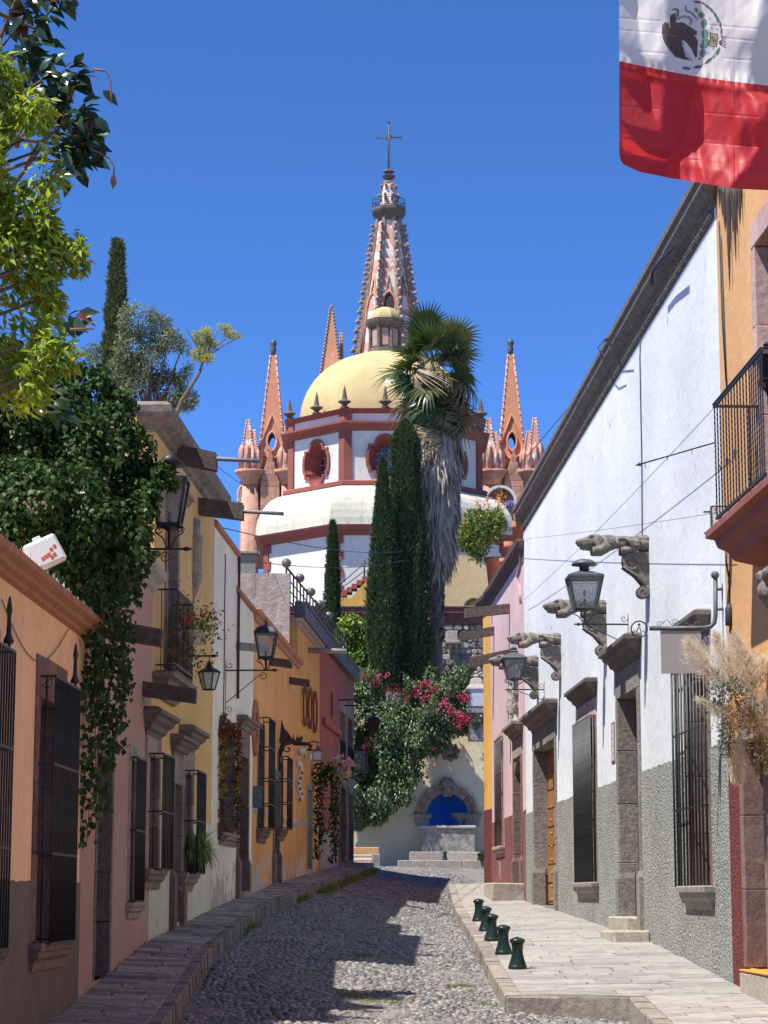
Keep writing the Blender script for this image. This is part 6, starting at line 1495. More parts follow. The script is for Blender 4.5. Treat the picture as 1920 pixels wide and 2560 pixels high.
ct = np.array([W(1090 + 0 * q, 1075 + 330 * q) for q in t]); P = ct + np.stack([np.cos(a) * rr, np.sin(a) * rr, np.zeros(n)], 1)
D = unit(np.stack([np.cos(a) * .10 + NR.normal(size=n) * .12, np.sin(a) * .10 + NR.normal(size=n) * .12, np.full(n, -1.0)], 1)); U = np.stack([np.cos(a), np.sin(a), np.full(n, .2)], 1) + NR.normal(size=(n, 3)) * .5
tag(leaves('dead_frond_skirt', P, D, U, NR.uniform(.6, 1.5, n), M['thatch'], pt, 'b'), kind='stuff')
def fan(seed, droop):
    rg = random.Random(seed); V, T = [], []
    def strip(p0, d, l, w, dr):
        b = len(V); n_ = 4; side = Vector((-d.y, d.x, 0)).normalized()
        for i in range(n_ + 1):
            s_ = i / n_; p = p0 + d * l * s_ + Vector((0, 0, -dr * s_ ** 2.2)); ww = w * (.5 + .9 * s_ if s_ < .5 else .95 * (1.02 - s_) * 2)
            V.extend([p + side * ww, p - side * ww])
        for i in range(n_): T.extend([(b + 2 * i, b + 2 * i + 1, b + 2 * i + 3), (b + 2 * i, b + 2 * i + 3, b + 2 * i + 2)])
    b = 0; strip(Vector((0, 0, 0)), Vector((1, 0, .0)), 1.25, .03, -.02); c = Vector((1.2, 0, .02))
    for i in range(30):
        a = math.radians(-118 + 236 * i / 29); l = (1.12 - .32 * abs(a) / 2.0) * rg.uniform(.9, 1.1); strip(c + Vector((0, 0, .02 * (i % 2))), Vector((math.cos(a), math.sin(a), .05 + .25 * abs(math.sin(a)))).normalized(), l, .048, droop * rg.uniform(.5, 1.5))
    return raw_mesh('palm_frond', [tuple(v) for v in V], T, False, np.full(len(V), rg.random() * .2))
fans = [fan(1, .15), fan(2, .3), fan(3, .55), fan(4, .9)]
for f_ in fans: f_.materials.append(M['palm'])
fd = [fan(7, 1.0), fan(8, 1.3)]
for f_ in fd: f_.materials.append(M['palm_dead'])
cw = W(1085, 915)
for i in range(104):
    a = i * 2.39996; el = math.radians(78 - 128 * (min(i, 62) / 62) ** .9) if i < 66 else math.radians(R.uniform(-82, -15)); dead = i >= 66
    me = (fd[i % 2] if dead else fans[min(3, int(i / 17))]); o = bpy.data.objects.new('dead_frond' if dead else 'frond', me); link(o, pt)
    d = Vector((math.cos(a) * math.cos(el), math.sin(a) * math.cos(el), math.sin(el))); x = d; y = Vector((0, 0, 1)).cross(x).normalized(); roll = R.uniform(-1.2, 1.2); z = x.cross(y); y, z = y * math.cos(roll) + z * math.sin(roll), z * math.cos(roll) - y * math.sin(roll)
    Mx = Matrix(((x.x, y.x, z.x), (x.y, y.y, z.y), (x.z, y.z, z.z))).to_4x4(); o.rotation_euler = Mx.to_euler(); s_ = R.uniform(.85, 1.65) * (1 if el > 0 else .95); o.scale = (s_, s_, s_)
    o.location = cw + Vector((0, 0, R.uniform(-.3, .4) - (1.6 * max(0, i - 30) / 32) * (0 if dead else 1) - (R.uniform(-.4, 2.4) if dead else 0)))
# --- bougainvillea
O = Vector((fx(1000), YF - .9, g0_)); bo = thing('bougainvillea', 'large bougainvillea with magenta flowers hanging over the cream fountain wall', 'bougainvillea', O)
E = ellp([(915, 1720, 55), (980, 1735, 60), (1050, 1760, 60), (1105, 1790, 50), (900, 1800, 65), (970, 1820, 70), (1040, 1840, 65), (1088, 1840, 40), (1130, 1800, 40), (1160, 1770, 35), (1150, 1810, 25), (890, 1890, 60), (955, 1905, 70), (1025, 1910, 55), (1058, 1892, 34), (895, 1970, 55), (955, 1985, 60), (1010, 1970, 45),
          (900, 2030, 35), (940, 2030, 32), (985, 2020, 28), (1022, 1960, 26), (880, 1740, 50), (860, 1850, 60), (1085, 1745, 30), (1120, 1720, 35), (1160, 1735, 25), (1190, 1800, 25), (1150, 1690, 30), (1100, 1700, 25), (895, 2055, 18)], YF - 1.25, O)
P, N = blob(E, 46000, (.5, 1.12), -.55, 1.7); keep = P[:, 1] < 1.4; P, N = P[keep], N[keep]; D, U = leaf_dirs(N, 1.0, .45)
tag(leaves('foliage', P, D, U, NR.uniform(.13, .22, len(P)), M['boug'], bo, 'q'), kind='stuff')
FP, FN = [], []
for (px, py, r, n_) in ((912, 1692, 9, 60), (930, 1712, 12, 80), (948, 1690, 8, 30), (965, 1688, 6, 25), (918, 1730, 8, 30), (1055, 1712, 10, 50), (1045, 1728, 13, 80), (1065, 1740, 9, 40), (1070, 1705, 6, 25), (1062, 1758, 8, 30), (1100, 1768, 10, 50), (1112, 1755, 7, 50), (1128, 1778, 8, 50), (1122, 1770, 8, 40), (1160, 1742, 11, 70), (1148, 1790, 11, 80), (1162, 1798, 11, 90), (1150, 1812, 8, 40),
                        (1120, 1722, 6, 18), (912, 1866, 6, 30), (925, 1845, 4, 10), (1032, 1886, 6, 30), (1043, 1888, 4, 14), (1082, 1874, 4, 20), (1078, 1894, 4, 14), (880, 1740, 8, 30), (886, 1765, 6, 20), (985, 1720, 14, 30), (1010, 1745, 12, 24), (1085, 1722, 9, 25), (1076, 1918, 4, 10), (985, 1908, 4, 8)):
    for i in range(n_):
        if R.random() < .25: continue
        p = at(px + R.gauss(0, r * .75), py + R.gauss(0, r * .6), YF - 1.9 - R.uniform(0, .25) + .3 * (py < 1740)) - O; FP.append(p); FN.append((R.gauss(0, .6), -1, R.gauss(.4, .5)))
FP, FN = np.array(FP), np.array(FN); n = len(FP); tag(leaves('flowers', FP, unit(NR.normal(size=(n, 3))), FN, NR.uniform(.08, .14, n), M['petal'], bo, 'q'), kind='stuff')
trunk('stem', bo, [(-2.6, .6, -.3), (-2.5, .55, 2.0), (-1.8, .4, 4.5), (-.8, .3, 6.5)], [.12, .1, .08, .05])
# shrubs at the top of the fountain wall
def shrub(name, label, cat, lst, Y, mat, n, size, tm='q', th=-.6, fr_=2.5):
    O = at(lst[0][0], lst[0][1] + lst[0][2] * 1.0, Y); t = thing(name, label, cat, O); E = ellp(lst, Y, O); m = MB()
    for c, r in E: m.tube([(0, 0, -.3), (c[0] * .5, c[1] * .5, c[2] * .5), c], [.05, .03, .012], 4, False)
    m.build('stems', M['bark'], t); P, N = blob(E, n, (.2, 1.12), th, fr_); D, U = leaf_dirs(N, .1, .7); tag(leaves('foliage', P, D, U, NR.uniform(.7, 1.3, len(P)) * size, mat, t, tm), kind='stuff'); return t
shrub('shrub', 'dark green shrub at the foot of the rubble wall right of the palm trunk', 'shrub', [(1120, 1700, 28), (1085, 1690, 22), (1150, 1715, 22), (1180, 1800, 24), (1195, 1790, 20)], 112, M['cyp'], 3500, .2)
shrub('shrub', 'small weed tuft at the right end of the fountain steps', 'shrub', [(1205, 2140, 9), (1212, 2136, 8), (1197, 2142, 6)], 105, M['ivy'], 500, .13)
# --- grass
def tufts(name, label, pts, n, h, mat):
    P, D, U, S = [], [], [], []
    for (x, y, z, r) in pts:
        for i in range(n): a = R.uniform(0, 6.28); q = r * math.sqrt(R.random()); P.append((x + q * math.cos(a), y + q * math.sin(a) * 1.5, z)); D.append((R.gauss(0, .45), R.gauss(0, .45), 1)); U.append((R.gauss(0, 1), R.gauss(-1, .5), 0)); S.append(h * R.uniform(.5, 1.3))
    o = leaves(name, np.array(P), np.array(D), np.array(U), np.array(S), mat, None, 'b'); return tag(o, label, 'grass', None, 'stuff')
M['grass'] = leafmat('street_grass', (.10, .14, .03), (.22, .25, .07), (.35, .32, .14), .3, .6, .9)
g_ = []
for Y in np.arange(57.2, 60, .12): g_.append((LK(Y) + .06, Y, road_z(LK(Y), Y), .06))
for Y in np.arange(62, 87, .1):
    for _ in range(2 if math.sin(Y * 1.9) + math.sin(Y * .7) > -.3 else 0): g_.append((LK(Y) + R.uniform(.02, .3), Y, road_z(LK(Y), Y), .1))
for Y in np.arange(45, 47, .3): g_.append((LK(Y) + .05, Y, road_z(LK(Y), Y), .05))
tufts('grass_tufts', 'green grass tufts along the foot of the left kerb', g_, 16, .16, M['grass'])
g_ = []
for (px, py, rx, ry, k_) in ((905, 2392, 48, 5, 130), (850, 2393, 20, 4, 40), (880, 2490, 30, 6, 60), (930, 2505, 40, 8, 70), (1010, 2475, 60, 20, 60), (1160, 2468, 35, 4, 70), (1130, 2470, 20, 4, 30), (1200, 2510, 30, 5, 60), (1225, 2518, 20, 4, 40), (945, 2440, 30, 8, 40), (920, 2340, 40, 10, 50), (985, 2512, 20, 5, 30), (900, 2300, 40, 8, 40), (1120, 2420, 8, 2, 14)):
    for i in range(k_):
        x_, y_ = px + R.gauss(0, rx * .5), py + R.gauss(0, ry * .5); lo, hi = 26.0, 80.0
        for _ in range(30):
            mid = (lo + hi) / 2; p = at(x_, y_, mid)
            if p.z > road_z(p.x, p.y): lo = mid
            else: hi = mid
        p = at(x_, y_, lo); g_.append((p.x, p.y, road_z(p.x, p.y), .05))
tufts('grass_patches', 'sparse grass growing between the cobbles in the sun', g_, 9, .055, M['grass'])
# ================= LAMPS, SIGNS, POTS, FLAG, CABLES
def lantern_body(par, x, z, h, wt, wb, glass_='lamp_glass', mat='iron', cap='dome', sides=4, mesh=False, base=True, y=0.0):
    """tapered lantern standing with its foot at z; wt, wb = full widths at top and bottom of the glazed part"""
    rc = wt / 2; zb, zt = z + h * .24, z + h * .70; n = sides; ph = math.pi / n; rt, rb = wt / 2 / math.cos(ph), wb / 2 / math.cos(ph)
    V = lambda r, zz, k: (x + r * math.cos(ph + 2 * math.pi * k / n - math.pi / 2), y + r * math.sin(ph + 2 * math.pi * k / n - math.pi / 2), zz)
    m = MB(); w_ = .02 * max(.7, h)
    for k in range(n):
        m.tube([V(rb, zb, k), V(rt, zt, k)], w_, 4); m.tube([V(rb, zb, k), V(rb, zb, k + 1)], w_, 4); m.tube([V(rt, zt, k), V(rt, zt, k + 1)], w_ * 1.2, 4)
    fr = m.build('lantern_frame', M[mat], par)
    for k in range(n):
        p = MB(); q = [V(rb * .97, zb, k), V(rb * .97, zb, k + 1), V(rt * .97, zt, k + 1), V(rt * .97, zt, k)]; c = sum((Vector(v) for v in q), Vector()) / 4; p.add(q + [Vector(v) + (Vector((x, y, c.z)) - c).normalized() * .006 for v in q], [(0, 1, 2, 3), (7, 6, 5, 4), (0, 1, 5, 4), (1, 2, 6, 5), (2, 3, 7, 6), (3, 0, 4, 7)]); p.build('lantern_pane', M[glass_], fr)
        if mesh:
            g = MB(); A, B, C_, D_ = [Vector(v) for v in q]
            for i in range(1, 12):
                t = i / 12
                g.tube([A.lerp(B, t) * 1.0, D_.lerp(C_, t)], .0035, 3, False)
            for i in range(1, 16): t = i / 16; g.tube([A.lerp(D_, t), B.lerp(C_, t)], .0035, 3, False)
            tag(g.build('wire_mesh', M[mat], fr), kind='stuff')
    m = MB()
    if cap == 'dome': m.lathe([(rt * 1.04, zt), (rt * 1.0, zt + h * .025), (rt * .45, zt + h * .085), (rt * .3, zt + h * .09)], sides, (x, y, 0), False, ph - math.pi / 2); m.lathe([(rc * .3, zt + h * .07), (rc * .3, zt + h * .17), (rc * .78, zt + h * .185), (rc * .72, zt + h * .225), (rc * .45, zt + h * .265), (.01, zt + h * .285)], 18, (x, y, 0))
    elif cap == 'cone': m.lathe([(rt * 1.04, zt), (rt * .75, zt + h * .05), (rt * .35, zt + h * .09)], sides, (x, y, 0), False, ph - math.pi / 2); m.lathe([(rc * .35, zt + h * .08), (rc * .35, zt + h * .15), (rc * .95, zt + h * .155), (.02, zt + h * .29)], 18, (x, y, 0))
    elif cap == 'bell': m.lathe([(rt * 1.1, zt), (rt * 1.0, zt + h * .035), (rt * .75, zt + h * .11), (rt * .35, zt + h * .15), (rt * .12, zt + h * .17), (rt * .14, zt + h * .22), (.02, zt + h * .3)], sides, (x, y, 0), False, ph - math.pi / 2)
    else: m.lathe([(rt * 1.15, zt), (rt * .9, zt + h * .05), (rt * .3, zt + h * .14), (rt * .35, zt + h * .17), (rt * .2, zt + h * .2), (rt * .28, zt + h * .24), (.02, zt + h * .3)], sides, (x, y, 0), False, ph - math.pi / 2)
    m.build('lantern_cap', M[mat], par)
    m = MB()
    if base:
        m.lathe([(rb * .6, zb), (rb * .35, zb - h * .04), (.025, zb - h * .06), (.02, z)], 8, (x, y, 0))
        for s_ in (-1, 1):
            m.tube([(x + s_ * rb * .8, y, zb - .0), (x + s_ * rb * .95, y, zb - h * .07), (x + s_ * rb * .45, y, zb - h * .12), (x + s_ * .03, y, z + .02)], .012, 5); m.tube(spiral((x + s_ * rb * .75, y, zb - h * .045), rb * .28, 1.2, 0, 12, s_), .010, 4)
    m.tube([(x, y, zb), (x, y, zb + (zt - zb) * .3)], .03, 6); m.build('lantern_foot', M[mat], par)
    b = MB(); b.ball((x, y, zb + (zt - zb) * .5), (.035, .035, .07), 8, 6); b.build('bulb', M['white_plastic'], par)
def wall_lamp(F, px, py, ln, label, h, wt, wb, dx, brace=True, cap='dome', mat='iron', glass_='lamp_glass', mesh=False, drop=.55, hang=False, plate=True, group='street lanterns on wall brackets', kx=0):
    """bracket root at photo pixel (px, py) on facade F; the arm sticks straight out of the wall"""
    u, z = F.uz(px, py); p = F.wp(u, z); t = thing('wall_lantern', label, 'street lamp', p, F.rz - math.pi / 2, group)   # local x points out of the wall
    m = MB(); m.tube([(0, 0, 0), (ln, 0, 0)], .018, 6); m.lathe([(.018, 0), (.035, .03), (.012, .1), (.0, .14)], 6, (0, 0, 0))
    m2 = MB(); m2.tube([(0, 0, 0), (ln, 0, 0)], .018, 6)
    m2.tube([(ln, 0, 0), (ln + .03, 0, 0), (ln + .07, 0, 0), (ln + .14, 0, 0)], [.02, .036, .028, .004], 6)
    if plate: m2.box(-.01, .012, -.02, .02, -drop - .25, .22, .004); m2.tube(spiral((.09, 0, .12), .08, 1.2, 3.14, 12), .009, 4); m2.tube(spiral((.09, 0, -drop - .15), .09, 1.2, 3.14, 12, -1), .009, 4)
    if brace: m2.tube([(0, 0, -drop), (dx * .45, 0, -drop * .55), (dx * .92, 0, -.04)], .011, 5); m2.tube(spiral((dx * .92, 0, -.13), .09, 1.3, 1.5, 14, -1), .010, 5)
    m2.build('bracket', M[mat], t)
    if hang: m3 = MB(); m3.tube([(dx, 0, 0), (dx, 0, -.1)], .012, 5); m3.build('hook', M[mat], t); lantern_body(t, dx, -.1 - h, h, wt, wb, glass_, mat, cap, 6, mesh, False)
    else: lantern_body(t, dx, 0, h, wt, wb, glass_, mat, cap, 4, mesh)
    return t
M['frost'] = flat('frosted_glass', (.50, .54, .55), .3, .05, .05)
wall_lamp(F2, 290, 1373, 1.02, 'large black lantern with a conical cap half covered by ivy on a long arm', 1.5, .52, .32, .80, True, 'cone', 'iron', 'lamp_glass')
wall_lamp(F3, 474, 1640, .42, 'small hanging black lantern below the geranium balcony', .72, .36, .2, .38, False, 'pyramid', 'iron', 'frost', False, .1, True, False)
wall_lamp(F4, 564, 1676, 1.02, 'dark lantern with a rounded cap on a bracket of the cream house', 1.15, .46, .28, .88, True, 'bell', 'iron', 'lamp_glass', False, .72)
wall_lamp(F7, 879, 1848, .95, 'dark lantern on an arm in front of the bougainvillea', 1.0, .45, .3, .85, False, 'bell', 'iron', 'dark_pane' if 0 else 'glass', False, .4, False, False)
wall_lamp(F8, 1571, 1561, .98, 'lantern with a domed cap and wire mesh nearest the hanging grey sign', 1.36, .68, .43, .88, True, 'dome', 'iron_g', 'lamp_glass', True, .42)
wall_lamp(F8, 1361, 1724, .95, 'glass lantern on a scrolled bracket below the third carved beast of the white house', 1.2, .62, .37, .82, True, 'pyramid', 'iron_g', 'lamp_glass', True, .3)
# lantern house on the fountain wall
YL = 108.8; O = at(1190, 1790, YL); rl_ = thing('roof_lantern', 'weathered stone lantern on a stand at the end of the fountain wall', 'stone lantern', O); s_ = YL / FPX
m = MB(); m.box(-.38, .38, -.38, .38, -1.2, .1, .03); m.box(-.5, .5, -.5, .5, .1, .35, .03); m.build('stand', M['grey_stone'], rl_)
m = MB()
for sx in (-1, 1):
    for sy in (-1, 1): m.box(sx * .42 - .06, sx * .42 + .06, sy * .42 - .06, sy * .42 + .06, .35, 1.25)
m.box(-.5, .5, -.5, .5, .33, .45, .02); fr = m.build('lantern_frame', M['iron_g'], rl_)
for k in range(4): p = MB(); p.M = Matrix.Rotation(k * math.pi / 2, 4, 'Z'); p.box(-.36, .36, -.43, -.41, .45, 1.25); p.build('lantern_pane', M['frost'], fr)
m = MB(); m.lathe([(.68, 1.25), (.66, 1.32), (.45, 1.5), (.36, 1.75), (.15, 1.8), (.18, 1.9), (.1, 2.0), (.14, 2.08), (.02, 2.15)], 4, (0, 0, 0), False, math.pi / 4); m.build('lantern_cap', M['pale_stone'], rl_)
# winged beast lamp with a globe
u, z = F5.uz(*Z('A8', 425, 520)); dl = thing('dragon_lamp', 'winged dragon wall lamp carrying a white globe and a small white bulb', 'wall lamp', F5.wp(u, z), F5.rz - math.pi / 2)
k = 62 / FPX * .2261
m = MB(); m.tube([(0, 0, -.3), (.12, 0, .05), (.3, 0, .18), (.48, 0, .12), (.58, 0, .2), (.66, 0, .26)], [.05, .08, .09, .07, .07, .04], 7); m.prism([(.02, .1), (.08, .75), (.16, .5), (.24, .42), (.36, .25), (.2, .12)], -.02, .02)
for i in range(4): m.tube([(.3 + i * .1, 0, .2), (.32 + i * .1, 0, .34)], [.03, .005], 5)
m.tube(spiral((.25, 0, -.05), .14, 1.2, 1, 14), .022, 5); m.tube([(.4, 0, .1), (.8, 0, .08), (.92, 0, .02)], [.06, .05, .03], 6); m.tube([(0, 0, -.3), (.05, 0, -.5), (.02, 0, -.7)], [.05, .03, .005], 5)
m.lathe([(.03, .05), (.05, -.05), (.14, -.1)], 8, (.86, 0, 0)); m.build('dragon_bracket', M['dark_wood'], dl)
M['globe_w'] = flat('milk_glass', (.62, .58, .54), .2, .03, .05)
m = MB(); m.ball((.62, 0, -.12), .125, 16, 12); m.build('lamp_globe', M['globe_w'], dl); m = MB(); m.lathe([(.03, -.08), (.03, -.13), (.065, -.2), (.05, -.27), (.01, -.3)], 8, (.86, 0, -.06)); m.build('bulb', M['globe_w'], dl)
# white spotted carved neck beside the window
u, z = F5.uz(*Z('A8', 515, 1130)); cf = thing('carved_snake', 'white carved wavy figure with dark spots hanging beside a barred window', 'carving', F5.wp(u, z, .35)); hh = F5.uz(*Z('A8', 515, 660))[1] - z
m = MB(); m.tube([(.05 * math.sin(i * .9), 0, hh * i / 12) for i in range(13)], [.05, .08, .09, .08, .08, .075, .07, .07, .075, .08, .09, .1, .05], 8); m.build('carved_body', M['globe_w'], cf)
m = MB()
for i in range(7): m.ball((.05 * math.sin(i * 1.6) + .04, -.07, hh * (i + .5) / 8), (.03, .02, .05), 6, 4)
m.build('spots', M['dark_wood'], cf)
M['rust'] = iron('rusty_iron', (.13, .05, .025), .8)
# hoops on the ochre wall
for i, (x, y0, y1) in enumerate(((912, 1130, 1430), (952, 1140, 1450), (990, 1165, 1478))):
    u, z1 = F6.uz(*Z('3', x, y0)); _, z0 = F6.uz(*Z('3', x, y1)); r = (z1 - z0) / 2; t = thing('iron_hoop', ('nearest rust brown hoop hanging on the ochre wall', 'middle rust brown hoop hanging on the ochre wall', 'farthest rust brown hoop hanging on the ochre wall')[i], 'hoop', F6.wp(u, z0 + r, .06), F6.rz, 'hoops on the ochre wall')
    for q in (1, .88, .76):
        m = MB(); m.tube([(r * q * math.cos(a), -.02 * q, r * q * math.sin(a)) for a in [j * math.pi / 14 for j in range(29)]], .03 if q == 1 else .022, 6, False); m.build('ring', M['rust'], t)
# small flood lamp and lantern among flowers
u, z = F6.uz(*Z('A8', 710, 500)); fl_ = thing('flower_lantern', 'blue green lantern above the ochre house door ringed with flowers and trailing vines', 'wall lamp', F6.wp(u, z), F6.rz - math.pi / 2)
m = MB(); m.tube([(0, 0, -.4), (.0, 0, .0), (.25, 0, .12), (.45, 0, .08)], .022, 5); m.tube([(.42, 0, .08), (.42, 0, -.03)], .012, 4); m.build('bracket', M['iron'], fl_)
M['verdi'] = iron('verdigris_iron', (.06, .10, .11), .6); lantern_body(fl_, .42, -.62, .62, .30, .26, 'frost', 'verdi', 'pyramid', 4, False, False)
u, z = F6.uz(*Z('A8', 800, 800)); O = F6.wp(u, z, .55); fg = thing('flower_garland', 'garland of pale pink and cream flowers with trailing vines round the ochre house door', 'garland', O)
n = 420; P = NR.normal(size=(n, 3)) * (.3, .25, .15) + np.array((.0, 0, 0)); tag(leaves('vine_leaves', P, NR.normal(size=(n, 3)), NR.normal(size=(n, 3)) + (0, -1, .5), NR.uniform(.1, .17, n), M['ivy'], fg, 'q'), kind='stuff')
fm = [leafmat('pale_pink_petals', (.62, .42, .48), (.72, .60, .66), None, .3), leafmat('cream_petals', (.62, .55, .36), (.68, .64, .52), None, .3)]
for j, (cx, cz) in enumerate(((.42, .22), (.36, -.08))):
    P, D = [], []
    for i in range(30):
        c = Vector((cx + R.gauss(0, .15), R.gauss(-.25, .12), cz + R.gauss(0, .12)))
        for q in range(9): d = Vector((R.gauss(0, 1), R.gauss(-.4, 1), R.gauss(0, 1))).normalized(); P.append(c); D.append(d)
    tag(leaves('flowers', np.array(P), np.array(D), np.array(D) + NR.normal(size=(len(D), 3)), .13, fm[j], fg, 'q'), kind='stuff')
P, D = [], []
for sx, l_ in ((-.42, 2.6), (-.28, 2.1), (.12, 2.7), (.22, 2.2)):
    for i in range(170): t = R.random(); P.append((sx + R.gauss(0, .07) + .03 * math.sin(t * 9), R.gauss(0, .08), -.1 - l_ * t)); D.append((R.gauss(0, .6), R.gauss(0, .6), -1))
tag(leaves('trailing_vines', np.array(P), np.array(D), np.array([(R.gauss(0, .5), -1, .3) for _ in P]), NR.uniform(.08, .15, len(P)), M['ivy'], fg, 'q'), kind='stuff')
# lit sign box on the red house
u, z = F7.uz(*Z('A8', 1225, 800)); sb_ = thing('box_lantern', 'tall glazed box lantern hanging from the far dark red house', 'wall lamp', F7.wp(u, z), F7.rz - math.pi / 2); hh = F7.uz(*Z('A8', 1225, 560))[1] - z
m = MB()
for sx in (.12, .62):
    for sy in (-.2, .2): m.box(sx - .02, sx + .02, sy - .02, sy + .02, 0, hh)
for zz in (0, hh - .04): m.box(.10, .64, -.22, .22, zz, zz + .04)
m.box(0, .12, -.02, .02, hh - .1, hh - .05); fr = m.build('box_frame', M['iron'], sb_); m = MB(); m.box(.14, .60, -.205, -.195, .04, hh - .04); m.build('pane', M['lamp_glass'], fr); m = MB(); m.box(.625, .63, -.18, .18, .04, hh - .04); m.build('pane', M['lamp_glass'], fr)
# green plaque
u, z = F5.uz(*Z('A8', 108, 1180)); gp = thing('green_plaque', 'small blue green plaque sticking out between the cream and orange houses', 'sign', F5.wp(.12, z), F5.rz); hh = F5.uz(*Z('A8', 108, 935))[1] - z
m = MB(); m.box(-.03, .03, -.22, -.01, 0, hh, .01); m.box(-.04, .04, -.02, .0, hh * .3, hh * .7); m.build('plaque', M['verdi'], gp)

# electric meter box on the ivy
O = at(111, 1384, 29.85); eb = thing('meter_box', 'tilted white meter box with red stickers hanging in the ivy above the salmon house', 'meter box', O); eb.rotation_euler = (math.radians(-12), math.radians(-27), math.radians(25))
m = MB(); m.box(-.24, .24, -.07, .07, -.20, .20, .03); m.box(-.06, .06, -.02, .02, .2, .25, .01); m.build('box', M['white_plastic'], eb); m = MB(); m.box(-.20, .20, -.082, -.068, -.16, .16, .015); m.build('cover', M['white_plastic'], eb)
M['sticker'] = flat('red_sticker', (.45, .09, .04), .5)
for (x, z) in ((-.1, -.1), (-.05, -.09), (0, -.08), (.02, -.13), (.07, -.11), (.06, -.03), (.12, -.01)): m = MB(); m.box(x, x + .045, -.086, -.082, z, z + .05); m.build('sticker', M['sticker'], eb)

# ---- bollards
def ground_hit(px, py, zfun):
    lo, hi = 20.0, 112.0
    for _ in range(50):
        m_ = (lo + hi) / 2; p = at(px, py, m_)
        if p.z > zfun(p.x, p.y): lo = m_
        else: hi = m_
    p = at(px, py, lo); return Vector((p.x, p.y, zfun(p.x, p.y)))
pvz = lambda x, y: zR(y) - .05 * (RW(y) - x) / (RW(y) - RK(y))
bt = thing('bollard', 'nearest of the five dark green bollards on the right pavement', 'bollard', ground_hit(1294, 2424, pvz), 0, 'green iron bollards along the kerb')
m = MB(); m.lathe([(.155, 0), (.155, .05), (.145, .06), (.14, .10), (.115, .16), (.096, .24), (.09, .32), (.096, .40), (.104, .425)], 24); m.build('post', M['bollard'], bt)
m = MB(); m.lathe([(.104, .425), (.126, .44), (.128, .475), (.118, .492), (.06, .52), (.0, .532)], 24); m.build('cap', M['bollard'], bt)
for (px, py, lab) in ((1259, 2387, 'second nearest dark green bollard, just behind the nearest one'), (1230, 2353, 'middle one of the five dark green bollards on the right pavement'), (1215, 2329, 'second farthest of the five dark green bollards on the right pavement'), (1197, 2304, 'farthest of the five dark green bollards on the right pavement')):
    o = copy_tree(bt); o.location = ground_hit(px, py, pvz); o['label'] = lab; o.rotation_euler.z = R.uniform(0, 6)
o = copy_tree(bt); o.location = (at(1113, 2150, 106).x, 106.2, g0_ + z1_); o['label'] = 'lone dark bollard on the fountain steps'; o.scale = (.8, .8, .8)

# ---- balcony geraniums
M['pot_w'] = flat('whitewashed_pot', (.55, .52, .45), .8, .15); M['ger'] = leafmat('geranium_leaves', (.05, .11, .025), (.10, .19, .04), None, .3); M['ger_f'] = leafmat('red_geranium_flowers', (.62, .05, .03), (.72, .14, .08), None, .3); M['ger_p'] = leafmat('pink_geranium_flowers', (.65, .10, .22), (.72, .25, .36), None, .3)
def pot_plant(O, label, pr, ph, spread, nl, flowers, fmat='ger_f', potm='pot_w', lmat='ger', ls=.07, drop=0, grp=None, name='potted_plant', cat='potted plant', tm='q', up=.25):
    t = thing(name, label, cat, O, 0, grp); m = MB(); m.lathe([(pr * .7, 0), (pr * .95, ph * .82), (pr * 1.08, ph * .82), (pr * 1.1, ph), (pr * .95, ph), (pr * .9, ph * .9), (.001, ph * .9)], 16); m.build('pot', M[potm], t)
    P = NR.normal(size=(nl, 3)) * np.array(spread) * .5 + (0, 0, ph + spread[2] * up - drop); D = unit(NR.normal(size=(nl, 3)) + (0, 0, .3)); tag(leaves('foliage', P, D, NR.normal(size=(nl, 3)) * .5 + (0, -.4, 1), NR.uniform(.7, 1.3, nl) * ls, M[lmat], t, tm), kind='stuff')
    m = MB()
    for i in range(6): m.tube([(0, 0, ph * .8), (R.gauss(0, spread[0] * .3), R.gauss(0, spread[1] * .3), ph + spread[2] * .5)], .006, 4)
    m.build('stems', M['ger'], t)
    for i in range(flowers):
        c = Vector((R.gauss(0, spread[0] * .45), R.gauss(-spread[1] * .3, spread[1] * .3), ph + R.uniform(.1, .9) * spread[2] * .8)); n_ = 26; D = unit(NR.normal(size=(n_, 3))); leaves('flower', np.array(c) + D * .035, D, NR.normal(size=(n_, 3)), .05, M[fmat if not (i % 4 == 3) else 'ger_p'], t, 'q')
    return t
bx = lambda px, py, n_: F3.wp(*F3.uz(px, py, n_), n_)
pot_plant(bx(486, 1610, .55), 'geranium in a whitewashed pot on the balcony rail, with red flowers', .13, .24, (.45, .4, .4), 260, 6, grp='geraniums on the balcony')
pot_plant(bx(500, 1612, .5), 'geranium in a small pale pot behind the first on the balcony rail', .10, .2, (.4, .45, .4), 200, 4, 'ger_p', grp='geraniums on the balcony')
pot_plant(bx(462, 1690, .22), 'leafy red geranium on the balcony floor behind the bars', .14, .25, (.5, .6, .8), 420, 7, grp='geraniums on the balcony')
pot_plant(bx(440, 1690, .2), 'thin grey green plant on the balcony floor at the near corner', .13, .22, (.35, .4, .4), 160, 1, lmat='olive', grp='geraniums on the balcony')
